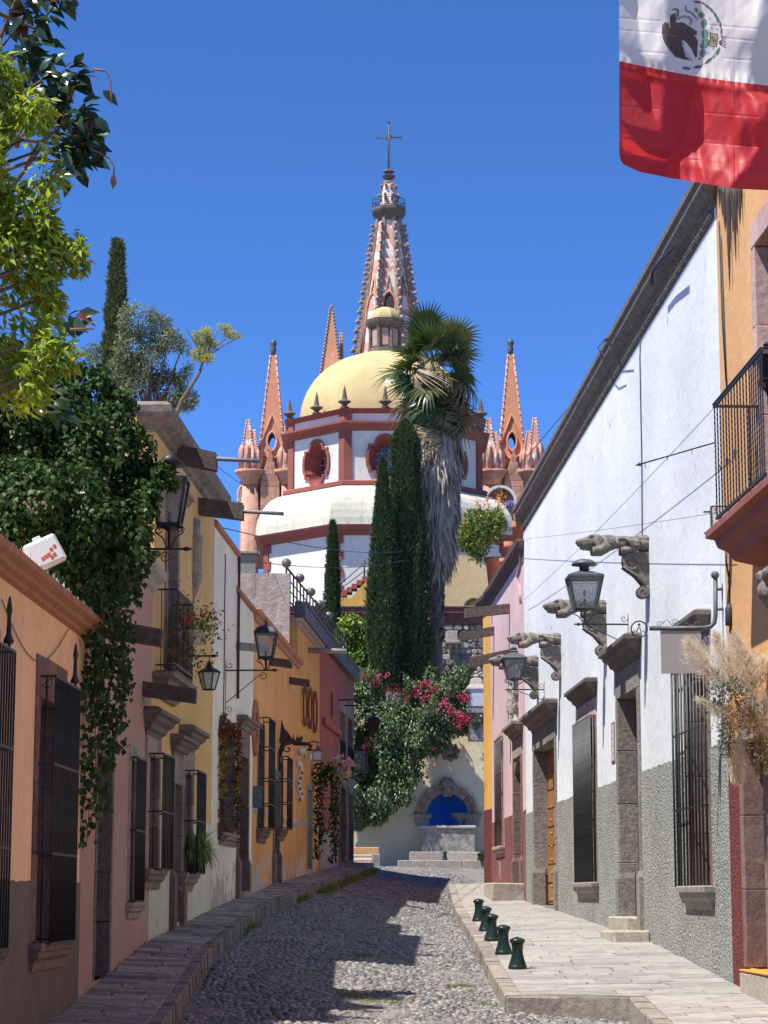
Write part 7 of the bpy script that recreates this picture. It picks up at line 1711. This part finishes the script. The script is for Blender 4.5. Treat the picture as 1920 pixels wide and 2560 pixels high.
# spider plant in the window
O = F3.wp(*F3.uz(*Z('A7', 520, 1530), .2), .2); sp2 = thing('spider_plant', 'grassy spider plant in a dark pot inside the second barred window of the mustard house', 'potted plant', O)
m = MB(); m.lathe([(.12, 0), (.15, .36), (.16, .38), (.13, .38), (.001, .34)], 14); m.build('pot', M['iron_g'], sp2)
n = 260; a = NR.random(n) * 6.28; el = NR.uniform(-.2, 1.3, n); D = np.stack([np.cos(a) * np.cos(el), np.sin(a) * np.cos(el), np.sin(el)], 1); P0 = np.tile((0, 0, .4), (n, 1)) + NR.normal(size=(n, 3)) * .05
tag(leaves('foliage', P0, D, np.tile((0, 0, 1.0), (n, 1)) + NR.normal(size=(n, 3)) * .3, NR.uniform(.3, .55, n), M['lime'], sp2, 'b'), kind='stuff')
P1 = P0 + D * NR.uniform(.25, .4, (n, 1)); tag(leaves('arching_leaves', P1, D * .4 + (0, 0, -.8), D + (0, 0, .5), NR.uniform(.2, .4, n), M['lime'], sp2, 'b'), kind='stuff')
# dried flower frame round the cream house window
a = F4.r('A7', 722, 320, 1225, 850); O = F4.wp((a[0] + a[1]) / 2, a[2]); gw = thing('dried_flower_frame', 'thick frame of red, ochre and brown dried leaves round the cream house window', 'garland', O, F4.rz); w_, h_ = (a[1] - a[0]), a[3] - a[2]
cols = [leafmat('dried_red_leaves', (.20, .02, .02), (.36, .06, .03), None, .2, .7), leafmat('dried_brown_leaves', (.06, .035, .025), (.14, .09, .05), None, .2, .8), leafmat('dried_ochre_flowers', (.32, .20, .04), (.45, .30, .08), None, .2, .8)]
for j in range(3):
    n = 700; t = NR.random(n); side = NR.random(n); tt = NR.random(n)
    per = np.where(side < .42, 0, np.where(side < .84, 1, 2)); x = np.where(per == 0, -.5, np.where(per == 1, .42, tt - .5)) * w_; z = np.where(per == 2, h_ * .97, tt * h_); k = clump(np.stack([x * 0, x * 0, z], 1) + j * 3.3, 3.0) > -.2
    P = np.stack([x + NR.normal(size=n) * .12, -np.abs(NR.normal(size=n)) * .05, z + NR.normal(size=n) * .1], 1)[k]; n = len(P); tag(leaves('dried_leaves', P, NR.normal(size=(n, 3)) + (0, -.5, 0), NR.normal(size=(n, 3)) + (.3, -.6, .3), NR.uniform(.09, .2, n), cols[j], gw, 'n'), kind='stuff')

# ---- pampas arrangement by the apricot door
O = F11.wp(*F11.uz(1845, 1790, .45), .45); pa = thing('pampas_arrangement', 'big dried arrangement of pampas plumes, eucalyptus and trailing amaranth by the right door', 'flower arrangement', O)
s_ = O.y / FPX; M['pampas'] = leafmat('pampas_plume', (.68, .59, .45), (.82, .76, .65), None, .4, .9, .9, .1, (1, .98, .92)); M['euc'] = leafmat('eucalyptus_leaves', (.07, .10, .085), (.16, .20, .17), None, .2, .6); M['drygrass'] = leafmat('dry_brown_grass', (.20, .12, .05), (.36, .25, .12), None, .2, .8); M['burg'] = leafmat('burgundy_spikes', (.12, .015, .03), (.25, .04, .06), None, .2, .6); M['rose'] = leafmat('dusty_rose_petals', (.38, .16, .15), (.5, .28, .25), None, .3, .6)
def plume(p0, p1, w_, n, sag=.0):
    n = int(n * 2.2)
    a, b = at(*p0, O.y) - O, at(*p1, O.y) - O; ax = b - a; m = MB(); m.tube([a, a.lerp(b, .9)], .006, 4); m.build('plume_stem', M['drygrass'], pa)
    t = NR.random(n) ** .8; wd = w_ * s_ * np.sin(np.clip(t * 1.02, 0, 1) ** .7 * math.pi) ** .6; P = np.array(a) + t[:, None] * np.array(ax) + NR.normal(size=(n, 3)) * wd[:, None] * .25; axn = np.array(ax.normalized())
    D = unit(axn * 1.0 + NR.normal(size=(n, 3)) * .38 + np.array((0, 0, -.35 - sag))); tag(leaves('pampas_plume', P, D, NR.normal(size=(n, 3)), NR.uniform(.06, .15, n), M['pampas'], pa, 'h'), kind='stuff')
for p0, p1, w_, n in (((1820, 1720), (1722, 1603), 75, 1500), ((1830, 1720), (1790, 1590), 60, 900), ((1860, 1720), (1838, 1595), 70, 1500), ((1880, 1720), (1868, 1640), 45, 700), ((1885, 1720), (1905, 1650), 50, 700), ((1880, 1715), (1885, 1790), 45, 700), ((1915, 1720), (1905, 1850), 50, 800), ((1830, 1800), (1750, 1745), 30, 250), ((1835, 1840), (1838, 1945), 45, 900), ((1850, 1830), (1850, 1950), 35, 600), ((1930, 1750), (1925, 1900), 50, 500)): plume(p0, p1, w_, n)
def cloud(name, lst, n, size, mat, tm='q', depth=.16, dn=-.2):
    P, D = [], []
    for px, py, rx, ry in lst:
        for i in range(int(n / len(lst))): p = at(px + R.gauss(0, rx * .5), py + R.gauss(0, ry * .5), O.y + R.gauss(-.08, depth)) - O; P.append(p); D.append((R.gauss(0, .8), R.gauss(-.3, .6), R.gauss(dn, .7)))
    tag(leaves(name, np.array(P), np.array(D), NR.normal(size=(len(P), 3)) + (0, -.6, .3), NR.uniform(.6, 1.3, len(P)) * size, mat, pa, tm), kind='stuff')
cloud('eucalyptus_leaves', [(1815, 1720, 40, 30), (1790, 1745, 30, 30), (1850, 1725, 40, 30), (1820, 1830, 25, 40), (1808, 1850, 14, 40), (1870, 1760, 40, 40)], 900, .055, M['euc'])
cloud('dry_grass', [(1810, 1770, 45, 35), (1850, 1780, 50, 40), (1830, 1800, 40, 30), (1880, 1810, 40, 40)], 1500, .10, M['drygrass'], 'b', .16, -.6)
cloud('burgundy_spikes', [(1912, 1700, 14, 20), (1785, 1690, 12, 8)], 60, .14, M['burg'], 'b', .05, .5); cloud('rose_petals', [(1852, 1760, 10, 14), (1865, 1770, 12, 12)], 120, .06, M['rose'])
M['amar'] = leafmat('golden_amaranth', (.27, .19, .09), (.40, .30, .16), None, .2, .8, tt=(1, 1, 1))
for px, y0, y1 in ((1823, 1830, 1885), (1872, 1780, 1905), (1888, 1800, 1915), (1895, 1850, 1935), (1905, 1840, 1900), (1915, 1860, 1930)): cloud('amaranth_tassel', [(px, y0 + (y1 - y0) * q / 7, 4, 9) for q in range(8)], 240, .05, M['amar'], 'n', .03, -.8)
# ---- pots along the pink house roof
zt9 = ptop + F9.o.z + .25
for i, (px, py, hpx, wpx, lab) in enumerate(((1283, 1335, 52, 28, 'biggest terracotta pot on the pink roof, nearest the white house'), (1263, 1352, 48, 18, 'terracotta pot second from the white house on the pink roof'), (1243, 1415, 60, 16, 'slim terracotta pot midway along the pink roof edge'), (1231, 1440, 44, 13, 'low terracotta pot left of the slim one on the pink roof'))):
    Y = (69.5, 71.5, 74.5, 76.5)[i]; s_ = Y / FPX; O = at(px, py, Y); O.z = zt9; O.x = RW(Y) + .22; h_ = max(.5, at(px, py - hpx, Y).z - zt9 + .0)
    t = thing('terracotta_pot', lab, 'pot', O, 0, 'terracotta pots on the pink roof'); r_ = wpx * s_ * .75
    m = MB(); m.lathe([(r_ * .7, 0), (r_ * .95, h_ * .8), (r_ * 1.12, h_ * .8), (r_ * 1.15, h_ * .88), (r_ * 1.05, h_ * .9), (r_ * 1.15, h_), (r_ * .95, h_), (r_ * .9, h_ * .92), (.001, h_ * .9)], 18); m.build('pot', M['terracotta'], t)
Y = 78.3; O = at(1216, 1455, Y); O.z = zt9; O.x = RW(Y) + .1; rp = thing('roof_plant', 'bushy potted plant with orange flowers at the corner of the pink roof', 'potted plant', O); h_ = at(1216, 1395, Y).z - zt9
m = MB(); m.lathe([(.25, 0), (.34, h_ * .85), (.4, h_ * .85), (.4, h_), (.3, h_), (.001, h_ * .9)], 16); m.build('pot', M['terracotta'], rp)
E = ellp([(1205, 1370, 38), (1180, 1340, 32), (1215, 1320, 40), (1245, 1330, 32), (1190, 1300, 26), (1240, 1300, 24), (1165, 1360, 18), (1205, 1345, 45)], Y, O); M['roofp'] = leafmat('roof_plant_leaves', (.08, .14, .025), (.18, .26, .06), (.32, .36, .12), .35, .5, .85); P, N = blob(E, 7500, (.1, 1.15), -.7, 3); D, U = leaf_dirs(N, -.3, .6); tag(leaves('foliage', P, D, U, NR.uniform(.12, .24, len(P)), M['roofp'], rp, 'n'), kind='stuff')
m = MB(); M['orange_f'] = leafmat('orange_flowers', (.70, .25, .01), (.75, .38, .03), None, .3); M['blue_f'] = leafmat('lilac_flowers', (.22, .22, .55), (.35, .35, .65), None, .3); FPp = []
for px, py in ((1250, 1245), (1256, 1240), (1247, 1268), (1222, 1270), (1200, 1268), (1188, 1300), (1262, 1262), (1195, 1258), (1170, 1280), (1218, 1250), (1245, 1255), (1180, 1330), (1205, 1283), (1160, 1310)):
    p = at(px, py, Y) - O; m.tube([(R.gauss(0, .2), 0, h_ + .6), p * .6 + Vector((0, 0, h_ * .5)), p], .012, 4, False); FPp += [p + Vector((R.gauss(0, .07), R.gauss(0, .07), R.gauss(0, .06))) for _ in range(14)]
m.build('stems', M['ger'], rp); n = len(FPp); tag(leaves('flowers', np.array([tuple(p) for p in FPp]), NR.normal(size=(n, 3)), NR.normal(size=(n, 3)), .10, M['orange_f'], rp, 'q'), kind='stuff')
c = np.array(at(1275, 1263, 70.5)); O2 = Vector((RW(69.5) + .22, 69.5, zt9 + .9)); ap = thing('agapanthus', 'lilac agapanthus bloom rising from the biggest pot on the pink roof', 'flower', O2)
m = MB(); q = Vector(c) - O2; m.tube([(0, 0, 0), q * .5 + Vector((.05, 0, 0)), q], .015, 5); m.build('stem', M['ger'], ap); D = unit(NR.normal(size=(90, 3))); tag(leaves('bloom', np.array(q) + D * .06, D, NR.normal(size=(90, 3)), .13, M['blue_f'], ap, 'q'), kind='stuff'); n = 60; D = unit(NR.normal(size=(n, 3)) + (0, 0, 1)); tag(leaves('foliage', np.zeros((n, 3)), D, NR.normal(size=(n, 3)), NR.uniform(.3, .6, n), M['roofp'], ap, 'b'), kind='stuff')

# ---- hanging sign on its pipe bracket
YS_ = 35.45; u, z = F8.uz(1826, 1573); O = Vector((RW(YS_), YS_, at(1789, 1570, YS_).z)); sg = thing('hanging_sign', 'blank grey sign panel hanging from a bent pipe bracket with scrolls', 'sign', O); s_ = YS_ / FPX
Q = lambda px, py: (at(px, py, YS_).x - O.x, 0, at(px, py, YS_).z - O.z)
m = MB(); m.tube([Q(1789, 1448), Q(1789, 1540), Q(1786, 1557), Q(1776, 1567), Q(1760, 1570), Q(1624, 1571)], .036, 10); m.ball(Q(1788, 1438), .066, 14, 10); m.tube([Q(1792, 1473), (0.0, 0, Q(1792, 1473)[2])], .024, 8); m.tube([Q(1792, 1523), (0.0, 0, Q(1792, 1523)[2])], .024, 8); pb = m.build('pipe_bracket', M['iron_g'], sg)
m = MB()
for px, py, r, t_, a0, sgn in ((1649, 1561, 9, 1.3, 0, 1), (1686, 1555, 9, 1.3, 0, 1), (1713, 1556, 9, 1.3, 3.1, -1), (1750, 1562, 8, 1.3, 0, 1)): m.tube(spiral(Q(px, py), r * s_, t_, a0, 16, sgn), .006, 5)
m.tube([Q(1657, 1558), Q(1668, 1548), Q(1678, 1562), Q(1690, 1568)], .006, 5); m.tube([Q(1722, 1560), Q(1732, 1564), Q(1742, 1553), Q(1757, 1556)], .006, 5); m.build('scroll', M['iron_g'], pb)
M['panel'] = flat('grey_sign_panel', (.30, .295, .285), .5, .03, .05)
m = MB(); a, b = Q(1651, 1577), Q(1755, 1684); m.box(a[0], b[0], -.012, .012, b[2], a[2], .004); pn = m.build('sign_panel', M['panel'], sg)
m = MB()
for px in (1657, 1750): m.tube([Q(px, 1570), Q(px, 1580)], .007, 5)
m.build('hanger', M['iron_g'], sg)
# ring emblem: a star over a zigzag
c = Q(1598, 1573); k = 20.3 * s_; lg_ = MB(); E_ = lambda x, y: (c[0] + x * k, -.0, c[2] + y * k)
lg_.tube([E_(math.cos(i * math.pi / 18), math.sin(i * math.pi / 18)) for i in range(37)], .011, 6, False); em = lg_.build('emblem_ring', M['iron'], sg)
m = MB(); m.tube([E_(-.75, -.45), E_(-.55, -.12), E_(-.38, -.38), E_(-.05, .28)], .010, 5); m.tube([E_(.05, .28), E_(.28, -.45), E_(.48, -.1), E_(.62, -.45), E_(.8, -.2)], .010, 5); m.tube([E_(-.75, -.45), E_(-.95, -.2)], .010, 5); m.build('emblem_zigzag', M['iron'], em)
m = MB(); m.prism([(c[0] + k * r * math.sin(i * math.pi / 5), c[2] + k * (.55 + r * math.cos(i * math.pi / 5))) for i, r in [(i, .27 if i % 2 == 0 else .11) for i in range(10)]], -.008, .008); m.build('emblem_star', M['iron'], em)
# lantern at the frame edge above the balcony
O = at(1908, 960, 32.2); el_ = thing('balcony_lantern', 'black lantern with a flat cap standing over the right balcony at the picture edge', 'street lamp', O); lantern_body(el_, .06, -.12, .75, .34, .2, 'glass', 'iron', 'pyramid', 4, False, True); m = MB(); m.tube([(.06, 0, -.12), (.06, 0, -.3), (.9, 0, -.45)], .014, 5); m.build('bracket', M['iron'], el_)
# cable bundle
cbn = thing('cable_bundle', 'thick black cable bundle hanging down where the white and apricot houses meet', 'cables', Vector((RW(34.9) - .06, 34.9, zR(34.9))))
for i, (dx, r) in enumerate(((0, .02), (.03, .014), (-.03, .016), (.05, .01), (.015, .018))):
    m = MB(); pts = [at(1826 + dx * 160 + 6 * math.sin(i * 2 + q), 1375 + q * 27, 34.85 + .1 * dx) - cbn.location for q in range(8)]; m.tube(pts, r, 5); m.build('cable', M['cable'], cbn)
m = MB(); p0, p1 = at(1824, 1510, 34.8) - cbn.location, at(1823, 1565, 34.8) - cbn.location; m.tube([p0, p0.lerp(p1, .2), p0.lerp(p1, .85), p1], [.03, .07, .065, .03], 8); m.build('splice_case', M['cable'], cbn)
m = MB(); m.tube([at(px, py, 34.85) - cbn.location for px, py in ((1825, 1565), (1823, 1620), (1824, 1720))], .012, 5); m.build('cable', M['cable'], cbn)
# red lettered light box behind the balcony
O = at(1795, 1307, 34.6); lb_ = thing('light_box_sign', 'white light box sign with red letters behind the right balcony', 'sign', O); s_ = 34.6 / FPX
m = MB(); m.box(-17 * s_, 30 * s_, -.06, .06, -42 * s_, 42 * s_, .02); m.build('sign_box', M['white_plastic'], lb_)
m = MB(); m.box(-18 * s_, 31 * s_, -.065, .065, 40 * s_, 43 * s_, .01); m.box(-18 * s_, 31 * s_, -.065, .065, -43 * s_, -40 * s_, .01); m.box(-18 * s_, -16 * s_, -.065, .065, -43 * s_, 43 * s_, .01)
for zz in (28, -27): m.box(-36 * s_, -16 * s_, -.02, .02, (zz - 2) * s_, (zz + 2) * s_)
m.build('sign_frame', M['iron_g'], lb_)
M['red_letter'] = flat('red_letter', (.55, .05, .02), .5)
def text(par, s, loc, size, mat, rz=0, name='letters', ex=.002):
    cu = bpy.data.curves.new(name, 'FONT'); cu.body = s; cu.size = size; cu.extrude = ex; tmp = bpy.data.objects.new(name, cu); link(tmp); bpy.context.view_layer.update()
    me = bpy.data.meshes.new_from_object(tmp.evaluated_get(bpy.context.evaluated_depsgraph_get())); bpy.data.objects.remove(tmp); o = obj_of(name, me, None, par); me.materials.clear(); me.materials.append(mat); o.location = loc; o.rotation_euler = (math.pi / 2, 0, rz); return o
text(lb_, 'S', (-11 * s_, -.064, 24 * s_), .11, M['red_letter'], 0, 'letter'); text(lb_, 'T', (-4 * s_, -.064, -8 * s_), .08, M['red_letter'], 0, 'letter'); text(lb_, 'T', (-5 * s_, -.064, -30 * s_), .1, M['red_letter'], 0, 'letter')
# arrow tipped rod
a, b = at(1588, 1164, 35.2), at(1789, 1106, 35.0); ar_ = thing('arrow_rod', 'black iron rod with an arrow tip sticking out from the right balcony', 'rod', b)
d = a - b; m = MB(); m.tube([(0, 0, 0), d * .93], .012, 6); m.tube([d * .93, d * .93 + d * .005, d], [.03, .034, .002], 6)
for t in (.3, .6, .88): m.tube([d * t, d * t + Vector((.01, 0, -.08))], .006, 4)
m.build('rod', M['iron'], ar_)
# dark tapering streaks, built as thin tubes under the eaves of the apricot house
td = thing('dark_streaks', 'dark tapering streaks running down the top of the apricot wall under the flag', 'streaks', F11.wp(0, F11.uz(1830, 480)[1], .06)); m = MB(); O = td.location
for px, l_, r in ((1806, 60, .02), (1818, 120, .03), (1826, 270, .03), (1830, 170, .025), (1838, 120, .03), (1843, 200, .025), (1848, 130, .02), (1856, 100, .03), (1860, 60, .02), (1812, 80, .02)):
    u0 = F11.uz(px, 470)[0]; q = [F11.wp(u0 + .01 * math.sin(i + px), F11.uz(px, 465 + l_ * i / 6)[1], .05) - O for i in range(7)]; m.tube(q, [r, r * 1.1, r, r * .9, r * .8, r * .5, .003], 5)
tag(m.build('streaks', M['dark_wood'], td), kind='stuff')

# ---- flag
YG = 20.0; O = at(1735, -560, YG); fg2 = thing('flag', 'big green, white and red flag with an eagle emblem hanging over the street', 'flag', O); s_ = YG / FPX
# printed design in flag pixels (photo pixel frame), flat ground behind the folds
def inside(P, poly):
    x, y = P[:, 0], P[:, 1]; r = np.zeros(len(P), bool); n = len(poly)
    for i in range(n):
        (x0, y0), (x1, y1) = poly[i], poly[(i + 1) % n]; c_ = (y0 > y) != (y1 > y)
        with np.errstate(divide='ignore', invalid='ignore'): r ^= c_ & (x < (x1 - x0) * (y - y0) / (y1 - y0 + 1e-12) + x0)
    return r
def line_d(P, pts):
    d = np.full(len(P), 1e9)
    for (x0, y0), (x1, y1) in zip(pts[:-1], pts[1:]):
        vx, vy = x1 - x0, y1 - y0; t = np.clip(((P[:, 0] - x0) * vx + (P[:, 1] - y0) * vy) / (vx * vx + vy * vy + 1e-9), 0, 1); d = np.minimum(d, np.hypot(P[:, 0] - x0 - t * vx, P[:, 1] - y0 - t * vy))
    return d
nx, ny = 330, 620; xs = np.linspace(1548, 1932, nx); ys = np.linspace(-520, 482, ny); gx, gy = np.meshgrid(xs, ys); P = np.stack([gx.ravel(), gy.ravel()], 1)
bnd = lambda x: 152 + (x - 1548) * .165 + 18 * np.sin((x - 1548) / 375 * math.pi) * .35
bot = lambda x: np.interp(x, [1546, 1552, 1560, 1600, 1680, 1760, 1840, 1932], [378, 402, 412, 430, 446, 459, 472, 476])
v = (P[:, 1] + 520) / 1002; b_ = bnd(P[:, 0]); y_img = np.where(P[:, 1] < 160, -520 + (P[:, 1] + 520) * (b_ + 520) / 680, b_ + (P[:, 1] - 160) * (bot(P[:, 0]) - b_) / 322)
Q_ = np.stack([P[:, 0], y_img], 1); colr = np.tile((.70, .69, .68), (len(P), 1)); isred = P[:, 1] > 160; colr[isred] = (.56, .028, .035); colr[P[:, 1] < -180] = (.0, .16, .06)
z6 = lambda pts: [(1500 + x * .2532, y * .2532) for x, y in pts]
brown, dk, teal, gold = (.115, .08, .066), (.025, .02, .018), (.13, .25, .23), (.45, .36, .22)
def fill(pts, c): colr[inside(Q_, z6(pts)) & ~isred] = c
def stroke(pts, w_, c): colr[(line_d(Q_, z6(pts)) < w_) & ~isred] = c
def ell(cx, cy, rx, ry, c, rot=0.0): a = np.linspace(0, 6.283, 20)[:-1]; fill([(cx + rx * math.cos(t) * math.cos(rot) - ry * math.sin(t) * math.sin(rot), cy + rx * math.cos(t) * math.sin(rot) + ry * math.sin(t) * math.cos(rot)) for t in a], c)
fill([(610, 250), (640, 215), (690, 235), (690, 150), (735, 130), (770, 130), (785, 150), (765, 185), (745, 215), (830, 225), (890, 265), (960, 310), (955, 345), (930, 340), (965, 400), (962, 560), (940, 570), (900, 480), (860, 430), (825, 400), (810, 405), (870, 520), (915, 600), (840, 590), (745, 565), (680, 490), (625, 400), (612, 330)], brown)
fill([(705, 95), (745, 75), (780, 95), (785, 130), (770, 135), (745, 95), (715, 105)], (.10, .15, .14)); fill([(745, 140), (775, 140), (770, 175), (750, 190)], (.35, .28, .2))
for i in range(7): stroke([(640 + i * 22, 330 + i * 8), (690 + i * 24, 450 + i * 10), (760 + i * 20, 540 + i * 8)], .9, dk)
for i in range(5): stroke([(690 + i * 40, 260 + i * 8), (720 + i * 44, 330 + i * 6), (790 + i * 30, 380 + i * 6)], .9, dk)
for i in range(5): stroke([(815 + i * 8, 445 + i * 26), (850 + i * 12, 480 + i * 26)], 1.3, (.70, .69, .68))
stroke([(680, 215), (690, 270)], 1.4, (.6, .5, .42)); stroke([(765, 190), (810, 165), (870, 165), (905, 200), (890, 240)], 3.2, (.32, .28, .27)); stroke([(845, 65), (850, 105), (900, 125), (940, 165), (965, 190)], 2.6, (.32, .28, .27)); stroke([(845, 65), (850, 105), (900, 125), (940, 165)], .8, (.12, .1, .1))
for cx, cy, rx, ry, ro in ((950, 100, 18, 28, -.5), (1000, 150, 36, 32, .6), (1028, 235, 30, 50, .1), (1038, 335, 36, 50, 0), (1050, 415, 42, 36, .2), (1025, 455, 40, 30, 0), (1015, 525, 34, 42, .2), (985, 580, 16, 12, 0)): ell(cx, cy, rx, ry, teal, ro)
fill([(1085, 325), (1155, 335), (1165, 370), (1150, 465), (1075, 455), (1070, 440), (1090, 400)], gold); stroke([(1085, 325), (1155, 335), (1165, 370), (1150, 465), (1075, 455), (1070, 440), (1090, 400), (1085, 325)], 1.2, dk); stroke([(1095, 360), (1140, 440)], 1, dk); stroke([(1110, 350), (1150, 420)], 1, dk)
for cx, cy, rx, ry, ro in ((960, 20, 40, 14, .1), (1020, 35, 24, 12, .5), (1060, 65, 34, 14, .7), (1100, 100, 36, 14, .9), (1140, 150, 34, 14, 1.1), (1165, 195, 34, 14, 1.2), (1190, 250, 34, 12, 1.5), (1200, 310, 34, 12, 1.6), (1205, 360, 20, 10, 1.5), (1165, 510, 44, 18, -1.2), (1075, 600, 46, 18, -.7), (970, 660, 42, 16, -.15), (855, 675, 44, 18, .1), (1130, 565, 20, 10, -.9)): ell(cx, cy, rx, ry, (.11, .17, .16), ro)
for i in range(5): stroke([(1180, 410 + i * 6), (1240, 360 + i * 28)], 1.2, dk)
stroke([(920, 670), (1000, 650), (1100, 580), (1160, 500)], .8, dk)
for cx, cy in ((1160, 290), (1120, 480), (1065, 525), (1105, 270), (1085, 190)): ell(cx, cy, 12, 16, (.4, .4, .38))
# folds: real relief
X = Q_[:, 0] - 1548; Yv = Q_[:, 1]; 
LX = lambda pts: np.interp(Yv, [p[1] * .2532 for p in pts], [p[0] * .2532 - 48 for p in pts])
e1 = LX([(350, 0), (380, 250), (430, 700), (500, 1050), (572, 1350), (575, 2000)]); e2 = LX([(720, -400), (660, 200), (640, 600), (690, 760), (640, 1000), (576, 1350), (575, 2000)]); e3 = LX([(970, -400), (955, 830), (890, 1100), (865, 1350), (760, 1500), (660, 1600), (650, 2000)]); e4 = LX([(1660, -200), (1520, 500), (1460, 900), (1640, 1000), (1660, 1250), (1560, 1500), (1300, 1850), (1290, 2000)])
sg = lambda e, w_: 1 / (1 + np.exp(-np.clip((X - e) / w_, -40, 40)))
shade_ = (1 - sg(e1, 3)) + sg(e2, 5) * (1 - sg(e3, 3)) + sg(e4, 5)
slope = (-.42 + 1.3 * np.clip(shade_, 0, 1)) + .30 * np.sin((X - Yv * .25) / 9 + .8) * np.clip((Yv - 60) / 260, .1, .9) * (1 - np.clip(shade_, 0, 1)) + .22 * clump(np.stack([X / 16, Yv / 40, X * 0], 1), 1.6) * (1 - np.clip(shade_, 0, 1))
sl2 = slope.reshape(ny, nx); fold = (np.cumsum(sl2, axis=1) * (384 / (nx - 1)) * s_); fold = fold - fold.mean(axis=1, keepdims=True)
for _ in range(6): fold[1:-1] = (fold[:-2] + 2 * fold[1:-1] + fold[2:]) / 4
fold = fold.ravel()
cre = sum(.006 * np.exp(-((Yv - y0 - .08 * X) / 2.2) ** 2) * (np.sin(X / 40 + y0) > -.4) for y0 in (45, 75, 125, 265, 340, 385)) + .006 * np.exp(-((X - 190) / 2) ** 2) + .005 * np.exp(-((X - 290) / 2) ** 2)
wr = .0016 * clump(np.stack([X / 9, Yv / 14, X * 0], 1), 1.6)
seam = np.abs(P[:, 1] - 160); wr += .008 * np.sin(X / 3.2) * np.exp(-seam / 10)
rise = np.clip((X) / 384, 0, 1); hang = np.clip((Yv + 520) / 1000, 0, 1)
dep = fold + cre * .6 + wr
V = np.array([tuple(at(q[0], q[1], YG + dd) - O) for q, dd in zip(Q_, dep)])
T = np.array([(j * nx + i, j * nx + i + 1, (j + 1) * nx + i + 1, (j + 1) * nx + i) for j in range(ny - 1) for i in range(nx - 1)])
me = raw_mesh('flag_cloth', V, T, True); ca = me.color_attributes.new('print', 'FLOAT_COLOR', 'POINT'); ca.data.foreach_set('color', np.concatenate([colr, np.ones((len(P), 1))], 1).astype(np.float32).ravel())
m_, t, b = new_mat('flag_fabric'); vc = nd(t, 'ShaderNodeVertexColor', layer_name='print'); t.links.new(vc.outputs[0], b.inputs['Base Color']); b.inputs['Roughness'].default_value = .5; b.inputs['Sheen Weight'].default_value = .1
tr_ = nd(t, 'ShaderNodeBsdfTranslucent'); t.links.new(vc.outputs[0], tr_.inputs[0]); ms = nd(t, 'ShaderNodeMixShader'); ms.inputs[0].default_value = .45; t.links.new(b.outputs[0], ms.inputs[1]); t.links.new(tr_.outputs[0], ms.inputs[2]); t.links.new(ms.outputs[0], t.nodes['Material Output'].inputs[0])
obj_of('flag_cloth', me, m_, fg2)
m = MB(); p0, p1 = at(1500, -530, YG) - O, at(2100, -560, YG) - O; m.tube([p0 + Vector((-3.2, 0, .3)), p0, p1, p1 + Vector((1.4, 0, .3))], .012, 6); m.build('rope', M['cable'], fg2)

# ---- overhead cables
def cable(label, pts, r=.006, sag=0.0):
    a, b = pts; t = thing('overhead_cable', label, 'cable', a, 0, 'thin cables strung over the street'); m = MB(); d = b - a; m.tube([d * (i / 16) + Vector((0, 0, -sag * 4 * (i / 16) * (1 - i / 16))) for i in range(17)], r, 4); m.build('wire', M['cable'], t)
cable('thin cable crossing the white house wall above the carved beasts', (at(1255, 1352, 72), at(1790, 1282, 34)), .005, .05)
cable('cable rising diagonally over the white wall from the pink house to the balcony', (at(1310, 1500, 66), at(1785, 1020, 34)), .005, .1)
cable('thin cable from the mustard house corner toward the church', (at(450, 1085, 43), at(660, 1235, 100)), .01, .2)
cable('thin cable from the mustard house spout to the church front', (at(480, 1300, 45), at(1010, 1378, 110)), .014, .3)
cable('faint cable before the church wall at railing height', (at(560, 1394, 52), at(1010, 1400, 110)), .012, .3)
cable('cable running up from the church toward the white house eaves', (at(1215, 1250, 100), at(1470, 960, 60)), .014, .1)
cable('cable in front of the bougainvillea at lamp height', (at(948, 1812, 88), at(1143, 1788, 80)), .012, .05)
cable('cable looping from the meter box through the ivy', (at(0, 1010, 31), at(190, 1095, 32)), .01, .1)
